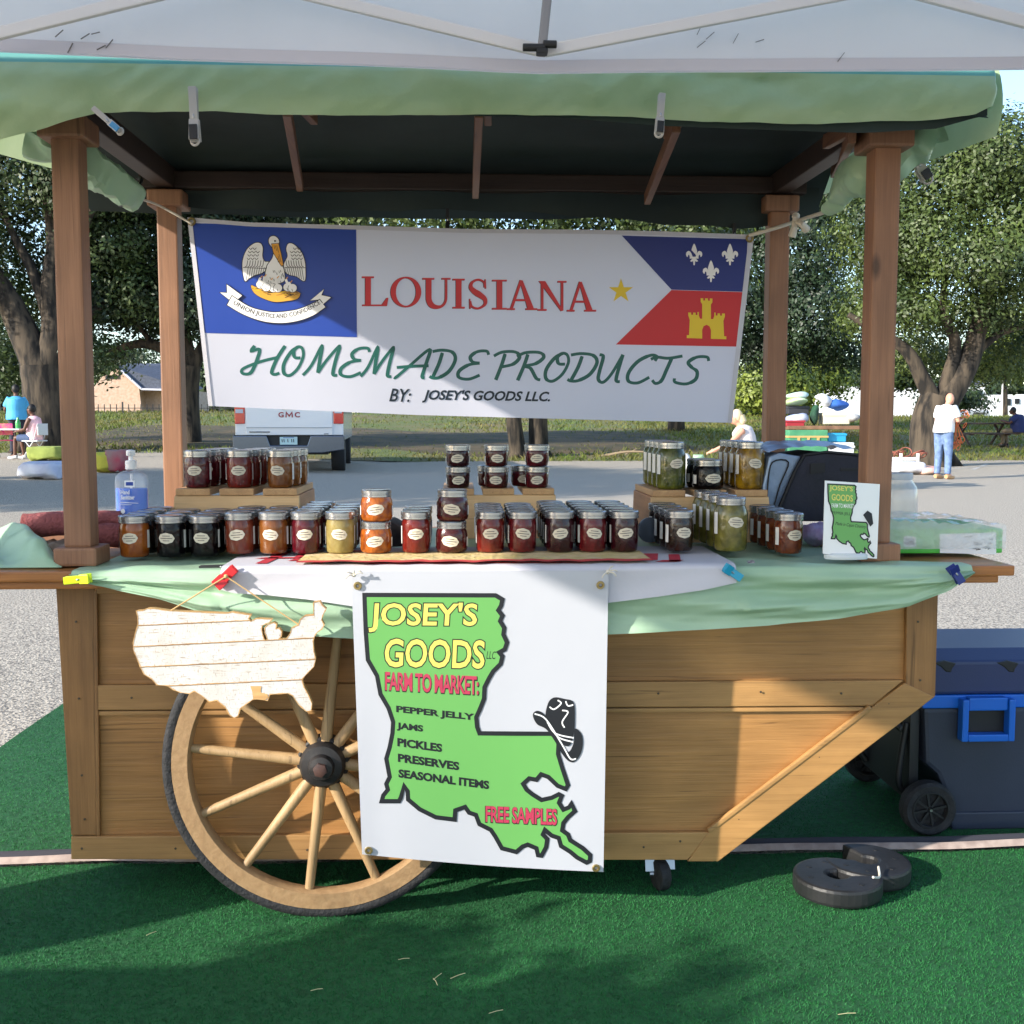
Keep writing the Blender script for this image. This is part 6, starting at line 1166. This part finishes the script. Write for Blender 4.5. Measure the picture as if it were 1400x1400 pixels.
# ------------------------------------------------------------------ people
SK = {'dark': mat('dark skin', C(98, 64, 50), .55), 'fair': mat('fair skin', C(206, 150, 124), .55)}
def person(lb, loc, head, J, skin, hair, top, bot, shoe, sleeve='short', shorts=False, scale=1.0, hairlen=0, bald=False, extra=None, wide=1.0):
    """J: joints in body space (x right, y forward, z up). Body is one remeshed skin; clothes and hair are its children."""
    t = thing('person', lb, 'person', loc); Mz = Matrix.Rotation(head, 3, 'Z'); L0 = Vector(loc)
    g = lambda p: L0 + Mz @ (Vector(p) * scale)
    T = lambda b, pts, r, n=10, flat=1: b.tube([g(p) for p in pts], [q * scale for q in (r if isinstance(r, list) else [r] * len(pts))], n, flat=flat)
    mid = lambda a, c, k: tuple(lerp(x, y, k) for x, y in zip(a, c))
    b = MB(); h = J['head']; nk = J['neck']; ch = J['chest']; pv = J['pelvis']
    hd = Vector(h); b.ball(g(hd), tuple(scale * q for q in (.078, .095, .115)), 16); b.ball(g(hd + Vector((0, .035, -.05))), tuple(scale * q for q in (.055, .06, .06)), 12)
    b.tube([g(hd + Vector((0, .09, .02))), g(hd + Vector((0, .118, -.022)))], [.008 * scale, .017 * scale], 8)
    for s_ in (-1, 1): b.ball(g(hd + Vector((.08 * s_, -.005, -.01))), tuple(scale * q for q in (.014, .024, .034)), 8)
    T(b, [h, nk, mid(nk, ch, .5)], [.055, .056, .075]); T(b, [nk, mid(nk, ch, .35), ch, mid(ch, pv, .5), pv], [.07, .135 * wide, .15 * wide, .135 * wide, .15 * wide], 14)
    for s_ in 'LR':
        sh, el, wr, hp, kn, an = (J[k + s_] for k in ('sh', 'el', 'wr', 'hip', 'kn', 'an'))
        T(b, [mid(ch, sh, .5), sh, mid(sh, el, .5), el, mid(el, wr, .4), wr], [.07, .06, .050, .040, .040, .027]); d = (Vector(wr) - Vector(el)).normalized(); w3 = Vector(wr)
        T(b, [wr, tuple(w3 + d * .05), tuple(w3 + d * .09)], [.028, .042, .036], 10, .5)
        sd_ = d.orthogonal().normalized()
        for k in range(4): a0 = w3 + d * .085 + sd_ * (.024 - .016 * k); T(b, [tuple(a0), tuple(a0 + d * (.045 + .012 * (k in (1, 2)))), tuple(a0 + d * .07 + Vector((0, .012, -.012)))], [.0105, .0095, .008], 6)
        T(b, [tuple(w3 + d * .03 + sd_ * .03), tuple(w3 + d * .065 + sd_ * .055)], [.012, .009], 6)
        T(b, [mid(pv, hp, .6), hp, mid(hp, kn, .5), kn, mid(kn, an, .35), an], [.10, .095, .078, .056, .054, .036]); ft = J.get('ft' + s_) or (an[0], an[1] + .13, .05); T(b, [an, mid(an, ft, .5), ft], [.04, .042, .03], 8)
    body = b.build('body', SK[skin], t, remesh=.016 * scale, ang=180)
    b = MB(); T(b, [mid(nk, ch, -.02), mid(nk, ch, .35), ch, mid(ch, pv, .5), pv, mid(pv, J['hipL'], .0)[:2] + (pv[2] - .05,)], [.075, .165 * wide, .178 * wide, .172 * wide, .186 * wide, .185 * wide], 18)
    for s_ in 'LR':
        sh, el, wr = J['sh' + s_], J['el' + s_], J['wr' + s_]
        if sleeve == 'short': T(b, [mid(ch, sh, .4), sh, mid(sh, el, .4), mid(sh, el, .72)], [.10, .083, .078, .076])
        elif sleeve == 'long': T(b, [mid(ch, sh, .4), sh, el, mid(el, wr, .95)], [.10, .08, .06, .046])
        else: T(b, [mid(ch, sh, .2), mid(ch, sh, .9)], [.09, .06])
    top.node_tree.nodes; b.build('shirt', top, t, remesh=.018 * scale, ang=180)
    b = MB(); T(b, [(pv[0], pv[1], pv[2] + .09), pv, (pv[0], pv[1], pv[2] - .06)], [.165 * wide, .176 * wide, .15 * wide], 16)
    for s_ in 'LR':
        hp, kn, an = J['hip' + s_], J['kn' + s_], J['an' + s_]
        T(b, [mid(pv, hp, .5), hp, mid(hp, kn, .5), mid(hp, kn, .85)] + ([] if shorts else [kn, mid(kn, an, .5), mid(kn, an, .97)]), [.11, .108, .094, .084] + ([] if shorts else [.074, .068, .062]))
    b.build('trousers', bot, t, remesh=.018 * scale, ang=180)
    b = MB()
    for s_ in 'LR': an = J['an' + s_]; ft = J.get('ft' + s_) or (an[0], an[1] + .13, .05); T(b, [(an[0], an[1] - .05, an[2] - .035), (an[0], an[1], an[2] - .03), mid(an, ft, .6)[:2] + (ft[2] - .012,), (ft[0] + (ft[0] - an[0]) * .4, ft[1] + (ft[1] - an[1]) * .4, ft[2] - .016)], [.040, .048, .046, .030])
    b.build('shoes', shoe, t)
    if hair:
        b = MB(); b.ball(g(hd + Vector((0, -.018, .022))), tuple(scale * q for q in (.090, .100, .112)), 14)
        if hairlen: b.tube([g(hd + Vector((0, -.07, .02))), g(hd + Vector((0, -.11, -.06))), g(hd + Vector((0, -.09, -.06 - hairlen)))], [.07 * scale, .065 * scale, .03 * scale], 10)
        if bald: b.v = [v - Vector((0, 0, .03 * scale)) for v in b.v]
        # keep the face open: push forward-facing hair back
        f = Mz @ Vector((0, 1, 0)); c0 = g(hd)
        for i, v in enumerate(b.v):
            k = (v - c0).dot(f) / scale
            if k > .055 and (v - c0).z < .07 * scale: b.v[i] = v - f * (k - .03) * scale
        b.build('hair', hair, t)
    return t, g
def JS(**kw):
    J = dict(head=(0, .02, 1.64), neck=(0, 0, 1.48), chest=(0, 0, 1.28), pelvis=(0, 0, .95), shL=(-.19, 0, 1.40), shR=(.19, 0, 1.40), elL=(-.24, -.03, 1.13), elR=(.24, -.03, 1.13), wrL=(-.24, .06, .90), wrR=(.24, .06, .90), hipL=(-.095, 0, .90), hipR=(.095, 0, .90), knL=(-.11, .02, .50), knR=(.11, .02, .50), anL=(-.12, 0, .09), anR=(.12, 0, .09)); J.update(kw); return J
denim = mat('blue jeans', C(118, 142, 178), .8, C(90, 112, 152), 14); whiteT = mat('white shirt', C(232, 232, 230), .75, bump=.3, bscale=8)
grey_h = mat('grey hair', C(196, 180, 164), .8); blond = mat('blond hair', C(222, 200, 160), .7); darkh = mat('black hair', C(26, 22, 22), .6)
p = atz(1288, 655, 0)
man, gm = person('balding man in white shirt and pale jeans standing by the lot edge holding orange cords', tuple(p), -1.05, JS(head=(0, .16, 1.55), neck=(0, .10, 1.43), chest=(0, .06, 1.25), elL=(-.24, .10, 1.12), wrL=(-.16, .32, 1.12), elR=(.24, .10, 1.12), wrR=(.14, .33, 1.14), shL=(-.19, .07, 1.36), shR=(.19, .07, 1.36)), 'fair', None, whiteT, denim, mat('tan shoes', C(190, 150, 110), .8), scale=1.0, bald=True, wide=1.08)
orange = mat('orange cords', C(214, 110, 56), .6)
hb_ = gm((0, .38, 1.12)); b = MB(); rr = random.Random(5)
for k in range(16):
    a = rr.uniform(0, 6.28); c = hb_ + Vector((rr.uniform(-.1, .22), rr.uniform(-.05, .05), rr.uniform(-.5, .18))); b.torus(c, rr.uniform(.05, .11), .008, ax=(rr.uniform(-1, 1), 1, rr.uniform(-1, 1)), n=14, m=5)
for k in range(6): b.tube([hb_, hb_ + Vector((rr.uniform(-.05, .2), 0, rr.uniform(-.3, -.45)))], .007, 5)
tag(b.build('cord_bundle', orange, loc=hb_), 'tangled bundle of orange cords held by the standing man', 'cords')
p = atz(14, 618, 0); p.y = min(p.y, 25.5); p = Vector((at(24, 600, 29.5).x, 29.5, .2))
person('woman in bright blue shirt standing behind the folding table at the left', tuple(p), .5, JS(elR=(.26, .02, 1.14), wrR=(.15, .18, 1.02), elL=(-.26, .02, 1.14), wrL=(-.15, .18, 1.02)), 'dark', darkh, mat('bright blue shirt', C(78, 172, 222), .7, bump=.3, bscale=8), mat('dark trousers', C(40, 42, 60), .8), M['black'], scale=1.06, wide=1.35)
ps = Vector((at(48, 620, 27).x, 27, .2))
seat = dict(head=(0, .06, 1.16), neck=(0, .02, 1.01), chest=(0, 0, .82), pelvis=(0, 0, .50), shL=(-.18, .02, .93), shR=(.18, .02, .93), elL=(-.22, .10, .70), elR=(.22, .10, .70), wrL=(-.14, .34, .66), wrR=(.14, .34, .66), hipL=(-.09, .04, .49), hipR=(.09, .04, .49), knL=(-.11, .42, .50), knR=(.11, .42, .50), anL=(-.12, .44, .09), anR=(.12, .36, .09))
person('girl in pink vest and denim shorts sitting on a white chair at the left', tuple(ps), 1.35, dict(seat), 'dark', darkh, mat('pink vest', C(230, 186, 196), .8), mat('denim shorts', C(66, 84, 120), .8), mat('pale sneakers', C(190, 190, 196), .6), sleeve='none', shorts=True, scale=1.03)
def chair(lb, x, y, m, rz, m2=None):
    t = thing('folding_chair', lb, 'chair', (x, y, 0), 'folding chairs at the left'); m2 = m2 or m
    b = MB(); b.box((x - .21, y - .21, .43), (x + .21, y + .21, .46)); b.rot('Z', rz, (x, y, 0)); b.build('seat', m, t, smooth=False, bevel=.01)
    b = MB(); b.box((x - .20, y - .235, .58), (x + .20, y - .21, .86)); b.rot('Z', rz, (x, y, 0)); b.build('backrest', m, t, smooth=False, bevel=.01)
    for sx in (-1, 1):
        b = MB(); b.tube([(x + sx * .20, y + .22, .0), (x + sx * .20, y - .10, .45), (x + sx * .20, y - .225, .86)], .012, 6); b.rot('Z', rz, (x, y, 0)); b.build('leg', m2, t)
        b = MB(); b.tube([(x + sx * .20, y - .24, .0), (x + sx * .20, y + .12, .44)], .012, 6); b.rot('Z', rz, (x, y, 0)); b.build('leg', m2, t)
    t.location.z = .2
chair('white folding chair under the seated girl at the left', ps.x, ps.y, mat('white chair', C(206, 208, 214), .5), 1.35)
x = at(4, 600, 27.6).x; chair('bright pink folding chair at the left edge', x, 27.8, mat('hot pink', C(226, 40, 140), .6, C(236, 150, 120), 9), .2, M['ironblack'])
x = at(10, 600, 27.0).x; ft = thing('folding_table', 'white folding table in front of the woman in blue', 'table', (x - .5, 27.4, .2)); b = MB(); b.box((x - 1.4, 27.1, .90), (x + .25, 27.75, .935)); b.build('tabletop', mat('white table', C(222, 224, 230), .5), ft, smooth=False, bevel=.006)
for sx, yy in ((-1.2, 27.2), (.1, 27.2), (-1.2, 27.65), (.1, 27.65)): b = MB(); b.tube([(x + sx, yy, .2), (x + sx, yy, .90)], .016, 6); b.build('leg', M['ironblack'], ft)
p = Vector((at(24, 565, 27.4).x, 27.4, .936)); b = MB(); b.lathe([(.05, 0), (.06, .02), (.06, .16), (.03, .22), (.02, .28)], p, 14); tag(b.build('drink_bottle', mat('green bottle', C(70, 160, 90), .2), loc=p), 'green drink bottle standing on the white folding table', 'bottle')
def bundle(nm, lb, cat, x, y, Yd, w, h, m, seed, dep=.5):
    Yd = atz(x, y, 0).y; Yd = atz(x, y, lotz(at(x, y, Yd).x, Yd)).y; gz = lotz(at(x, y, Yd).x, Yd)
    p = at(x, y, Yd); p.z = 0; k = Yd / FL; rx, rz = w * k / 2, h * k / 2; b = MB(); b.ball((p.x, Yd, rz * .9), (rx, dep, rz), 44)
    if nm in ('fabric_bale', 'full_bag', 'white_sack'):
        c0 = Vector((p.x, Yd, rz * .9)); sq = lambda t: math.copysign(abs(t) ** .55, t)
        for i, v in enumerate(b.v): q = v - c0; b.v[i] = c0 + Vector((sq(q.x / rx) * rx * .92, sq(q.y / dep) * dep, sq(q.z / rz) * rz * .92))
    for i, v in enumerate(b.v):
        d = Vector((0, 0, 1)) * (.45 * rz * mnoise.noise(v * 4.1 + Vector((seed, 0, 0))) + .35 * rz * (.5 - abs(mnoise.noise(v * 9)))) + Vector((1, .4, 0)) * .36 * rx * mnoise.noise(v * 2.6 + Vector((0, seed, 0))); q = v + d
        dx = (q.x - p.x) / rx; q.x = p.x + rx * max(-1, min(1, dx * 1.25)); q.z = min(q.z, rz * 1.7); q.z = max(q.z, 0.0) + gz; b.v[i] = q
    return tag(b.build(nm, m, loc=(p.x, Yd, gz), ang=70), lb, cat)
fold = lambda n, c, c2: mat(n, c, .85, c2, 3, bump=.9, bscale=5)
bundle('fabric_bale', 'white bundled bedding in a clear bag on the lot at the left', 'bundle', 62, 650, 18.5, 54, 26, fold('white bedding', C(220, 222, 232), C(184, 186, 206)), 1)
bundle('fabric_bale', 'lime green bundled quilt beside the girl at the left', 'bundle', 70, 622, 21.0, 44, 22, fold('lime quilt', C(166, 180, 92), C(122, 136, 66)), 2)
bundle('full_bag', 'stuffed yellow bag on the lot right of the left front post', 'bag', 148, 640, 19.5, 24, 32, fold('yellow bag', C(206, 196, 74), C(176, 164, 60)), 3, .3)
bundle('full_bag', 'grey and red patterned bag next to the yellow bag', 'bag', 163, 640, 20.4, 26, 36, fold('patterned bag', C(150, 120, 116), C(176, 60, 80)), 4, .3)
bundle('white_sack', 'white sack lying on the lot right of the right front post', 'sack', 1238, 648, 19.6, 40, 20, fold('white sack', C(230, 230, 234), C(200, 200, 210)), 5)
bundle('white_sack', 'cream rag pile on the lot beside the white bed frame', 'rags', 1262, 648, 20.3, 28, 13, fold('cream rags', C(222, 200, 184), C(190, 120, 120)), 6)
bundle('flower_pot', 'pale green bucket on the lot behind the squat black jars', 'bucket', 955, 640, 19, 15, 22, mat('pale green bucket', C(150, 184, 150), .5), 7, .1); bundle('flower_pot', 'white bucket on the lot behind the green pickle jars', 'bucket', 937, 642, 19, 14, 26, mat('white bucket', C(214, 214, 214), .5), 8, .1)
# white bed frame
Yb = 23.5; bf = thing('bed_frame', 'white low bed frame standing left of the man at the right', 'bed frame', tuple(Vector((at(1250, 640, Yb).x, Yb, 0)))); b = MB(); pts_ = [at(x, 0, Yb).x for x in (1222, 1250, 1274)]
for x in pts_: b.bar((x, Yb, 0), (x, Yb, .42), .05, .05, (0, 1, 0))
b.bar((pts_[0], Yb, .30), (pts_[2], Yb, .30), .03, .07); b.bar((pts_[0] - .3, Yb + .9, .30), (pts_[2] - .3, Yb + .9, .30), .03, .07); b.bar((pts_[0], Yb, .30), (pts_[0] - .3, Yb + .93, .30), .03, .05); b.bar((pts_[2], Yb, .30), (pts_[2] - .3, Yb + .93, .30), .03, .05); b.build('frame', mat('white painted frame', C(232, 230, 222), .5), bf, smooth=False)
b = MB(); c = Vector((at(1245, 620, Yb).x, Yb + .3, .38)); rr = random.Random(8)
for k in range(10): b.torus(c + Vector((rr.uniform(-.3, .35), rr.uniform(-.1, .1), rr.uniform(-.02, .07))), rr.uniform(.08, .16), .014, ax=(rr.uniform(-.4, .4), rr.uniform(-1, 1), .8), n=16, m=5)
tag(b.build('cord_pile', mat('brown cords', C(140, 82, 66), .7), loc=c), 'tangled brown cords piled on the white bed frame', 'cords')
# picnic table and seated man
Yp = 36.0; GP = .27; x = at(1340, 600, Yp).x; pt = thing('picnic_table', 'dark picnic table on the lawn behind the standing man', 'picnic table', (x, Yp, 0)); pm = mat('dark steel table', C(54, 48, 48), .6, C(84, 62, 52), 6)
b = MB(); b.box((x - .95, Yp - .38, .74), (x + .95, Yp + .38, .79)); b.build('tabletop', pm, pt, smooth=False, bevel=.01)
for s_ in (-1, 1):
    b = MB(); b.box((x - .95, Yp + s_ * .72 - .13, .42), (x + .95, Yp + s_ * .72 + .13, .46)); b.build('bench', pm, pt, smooth=False, bevel=.01); b = MB(); b.bar((x + s_ * .62, Yp - .6, .0), (x + s_ * .62, Yp + .3, .74), .06, .06); b.bar((x + s_ * .62, Yp + .6, .0), (x + s_ * .62, Yp - .3, .74), .06, .06); b.bar((x + s_ * .62, Yp - .8, .40), (x + s_ * .62, Yp + .8, .40), .05, .05); b.build('leg_frame', pm, pt, smooth=False)
pt.location.z = GP
sit = dict(seat); sit.update(head=(0, .20, 1.12), neck=(0, .12, 1.0), chest=(0, .06, .82), elL=(-.26, .22, .74), elR=(.26, .22, .74), wrL=(-.15, .42, .80), wrR=(.15, .42, .80))
p = Vector((at(1378, 600, Yp).x, Yp - .70, GP)); person('man in navy shirt sitting hunched at the dark picnic table', tuple(p), .9, sit, 'dark', darkh, mat('navy shirt', C(34, 44, 92), .8), mat('tan trousers', C(120, 104, 84), .8), M['black'], wide=1.3, scale=1.05)
# blond woman leaning over a chair, at the table of second-hand goods
Yw_ = 17.0; p = Vector((at(1024, 640, Yw_).x, Yw_, 0)); s2 = dict(seat); s2.update(head=(0, .22, 1.18), neck=(0, .14, 1.05), chest=(0, .08, .86), elL=(-.25, .26, .78), elR=(.25, .26, .78), wrL=(-.18, .50, .68), wrR=(.18, .50, .68), shL=(-.18, .1, .98), shR=(.18, .1, .98))
person('blond woman in pale vest and jeans sitting left of the right rear post', tuple(p), 1.2, s2, 'fair', blond, mat('pale vest', C(206, 196, 196), .8), denim, M['black'], sleeve='none', scale=1.0, hairlen=.06)
t = thing('camp_chair', 'pale camp chair with dark seat left of the right rear post', 'chair', (p.x - .05, Yw_, 0)); 
b = MB(); b.box((p.x - .30, Yw_ - .25, .38), (p.x + .30, Yw_ + .25, .42)); b.build('seat', M['bagnavy'], t, smooth=False, bevel=.02)
for sx in (-1, 1): b = MB(); b.tube(catmull([(p.x + sx * .36, Yw_ - .2, 0), (p.x + sx * .38, Yw_ - .2, .5), (p.x + sx * .30, Yw_ - .1, .72), (p.x + sx * .26, Yw_ + .2, .5), (p.x + sx * .30, Yw_ + .24, 0)], 4), .04, 8); b.build('frame', mat('pale chair frame', C(216, 214, 210), .6), t)
# table of second-hand goods
Yf = 17.8; fx = at(1130, 600, Yf).x; ft = thing('market_table', 'brown wooden table loaded with second-hand goods at the right', 'table', (fx, Yf, 0)); wb_ = mat('brown table', C(140, 104, 78), .8, C(110, 80, 60), 6)
zt2 = at(1130, 582, Yf).z
b = MB(); b.box((fx - .75, Yf - .35, zt2 - .06), (fx + .95, Yf + .35, zt2)); b.build('tabletop', wb_, ft, smooth=False, bevel=.01)
for sx, sy in ((-.68, -.3), (.88, -.3), (-.68, .3), (.88, .3)): b = MB(); b.box((fx + sx - .03, Yf + sy - .03, 0), (fx + sx + .03, Yf + sy + .03, zt2 - .061)); b.build('leg', wb_, ft, smooth=False)
def gbox(nm, lb, cat, x0, x1, y0, y1, Yd, m, dep=.3, trim=None):
    a, c = at(x0, y1, Yd), at(x1, y0, Yd); t = thing(nm, lb, cat, ((a.x + c.x) / 2, Yd, a.z)); b = MB(); b.box((a.x, Yd, a.z), (c.x, Yd + dep, c.z)); b.build('body', m, t, smooth=False, bevel=.012); zz = lerp(a.z, c.z, .72)
    b = MB(); b.box((a.x - .01, Yd - .01, zz), (c.x + .01, Yd + dep + .01, zz + .03))
    if trim:
        for k in (.25, .5, .75): xx = lerp(a.x, c.x, k); b.box((xx - .02, Yd - .015, zz - .05), (xx + .02, Yd - .002, zz + .0))
    b.build('lid_edge', trim or m, t, smooth=False); return t
gt = mat('green trunk', C(60, 130, 92), .6, C(84, 150, 108), 6); br = mat('brass trim', C(190, 160, 100), .5)
gbox('storage_chest', 'green trunk with brass trim under the second-hand table', 'trunk', 1078, 1132, 588, 625, 17.2, gt, .35, br)
gbox('storage_box', 'red box on the left end of the second-hand table', 'box', 1075, 1100, 575, 583, 17.5, mat('red box', C(160, 40, 50), .6), .25)
gbox('storage_box', 'bright blue box under the second-hand table', 'box', 1132, 1157, 592, 604, 17.3, mat('cyan box', C(40, 150, 190), .5), .3); gbox('storage_box', 'white box standing at the right of the green trunk', 'box', 1133, 1168, 605, 630, 17.2, mat('white box', C(214, 216, 216), .6), .3)
gbox('storage_box', 'cream printed box on the second-hand table', 'box', 1127, 1162, 564, 580, 17.6, mat('cream box', C(214, 206, 184), .6), .3); gbox('storage_box', 'dark grey case on the second-hand table', 'case', 1078, 1106, 555, 566, 17.9, mat('dark case', C(52, 52, 58), .6), .3)
def heap(nm, lb, x, y, w, h, m, sd, Yd=17.7):
    c = at(x, y, Yd); k = Yd / FL; b = MB(); b.ball(c, (w * k / 2, .16, h * k / 2), 18)
    for i, v in enumerate(b.v): b.v[i] = v + Vector((1, 0, .7)) * .10 * mnoise.noise(v * 4 + Vector((sd, 0, 0)))
    tag(b.build(nm, m, loc=c), lb, 'clothes')
heap('clothes_heap', 'blue tarp heap on the second-hand table', 1142, 555, 34, 14, fold('blue heap', C(50, 110, 190), C(40, 84, 160)), 1); heap('clothes_heap', 'white cloth heap on top of the blue tarp', 1126, 547, 24, 22, fold('white heap', C(226, 228, 232), C(190, 194, 204)), 2); heap('clothes_heap', 'lime towel heap at the table left end', 1088, 549, 28, 12, fold('lime heap', C(160, 196, 90), C(190, 206, 170)), 3, 17.9); heap('clothes_heap', 'blue and white bag heap beside the red box', 1092, 571, 34, 12, fold('mixed heap', C(90, 120, 180), C(200, 200, 210)), 4, 17.7); heap('clothes_heap', 'pale teal cloth at the top left of the goods', 1090, 540, 32, 10, fold('teal heap', C(176, 206, 196), C(206, 216, 206)), 5, 18.0); heap('clothes_heap', 'dark green bag in the middle of the goods', 1113, 568, 14, 26, fold('green bag', C(40, 90, 60), C(24, 50, 40)), 6, 17.75); heap('clothes_heap', 'white shoes heap at the right table end', 1163, 573, 16, 10, fold('shoe heap', C(220, 220, 216), C(150, 150, 150)), 7, 17.6)
bundle('fallen_branches', 'pile of dead grey branches under the middle oaks', 'branches', 600, 612, 29, 60, 9, mat('dead wood', C(128, 112, 92), .9, C(84, 72, 60), 5, bump=.8), 11)
# parking lines
for (xa, ya, xb_, yb_) in ((1330, 642, 1350, 634), (1170, 650, 1400, 634)):
    p, q = atz(xa, ya, .004), atz(xb_, yb_, .004); b = MB(); d = Vector((0, .06, 0)) if abs(q.x - p.x) > 2 else Vector((.06, 0, 0)); b.poly([p - d, q - d, q + d, p + d]); tag(b.build('painted_line', M['paint'], smooth=False), kind='structure')

# bare shade toned leaf litter under the middle oaks, darkened in place of tree shade
M['litter'] = mat('shade toned leaf litter', C(92, 76, 50), .95, C(52, 52, 30), 1.2, bump=1.0, bscale=20)
b = MB(); b.grid(lambda u, v: ((lambda x, y: (x, y, lawnz(x, y) + .09 - .14 * (abs(2 * u - 1) ** 6 + abs(2 * v - 1) ** 6)))(lerp(-14, 8.5, u), lerp(32.5, 45, v) + .8 * math.sin(u * 17))), 60, 50); tag(b.build('shade_toned_ground', M['litter']), kind='structure')
rr = random.Random(13)
for k in range(14):
    x, y = rr.uniform(-9, 5), rr.uniform(32, 40); a = rr.uniform(-.5, .5); L_ = rr.uniform(.6, 1.8); p = Vector((x, y, .06)); d = Vector((math.cos(a), math.sin(a), rr.uniform(0, .12)))
    b = MB(); b.tube(catmull([tuple(p), tuple(p + d * L_ * .5 + Vector((0, 0, rr.uniform(0, .12)))), tuple(p + d * L_)], 4), [.05 * (1 - .07 * i) for i in range(9)], 7); b.tube([p + d * L_ * .5, p + d * L_ * .7 + Vector((.05, .1, rr.uniform(.1, .4)))], [.03, .01], 6)
    tag(b.build('fallen_branch', mat('dead branch', C(136, 120, 98), .9) if k == 0 else bpy.data.materials['dead branch'], loc=p), 'dead grey branch lying on the shade toned leaf litter under the oaks', 'branch', 'fallen branches under the oaks')

# leafy plants added on the unseen table to throw dappled shade
M['clay'] = mat('clay pot', C(170, 104, 74), .8)
for k, (x, y, h) in enumerate(SHADE_PLANTS):
    t = thing('added_shade_plant', ('added tall leafy plant out of view, throwing dappled shade', 'added low leafy plant out of view, throwing dappled shade')[h < .4], 'plant', (x, y, .741), 'plants added out of view for dappled shade')
    b = MB(); b.lathe([(.06, 0), (.09, .12), (.095, .12), (.095, .14), (.08, .14)], (x, y, .741), 18); b.build('pot', M['clay'], t)
    b = MB()
    for j in range(5): a = j * 1.26; b.tube([(x, y, .85), (x + .10 * math.cos(a), y + .10 * math.sin(a), .741 + h * .8)], .006, 5)
    b.build('stem', M['bark'], t); leaves('foliage', [((x, y, .80 + h * .55), (.20, .19, h * .42))], 420 if h > .4 else 240, .045, LEAF[0], 90 + k, t, 6, .06)
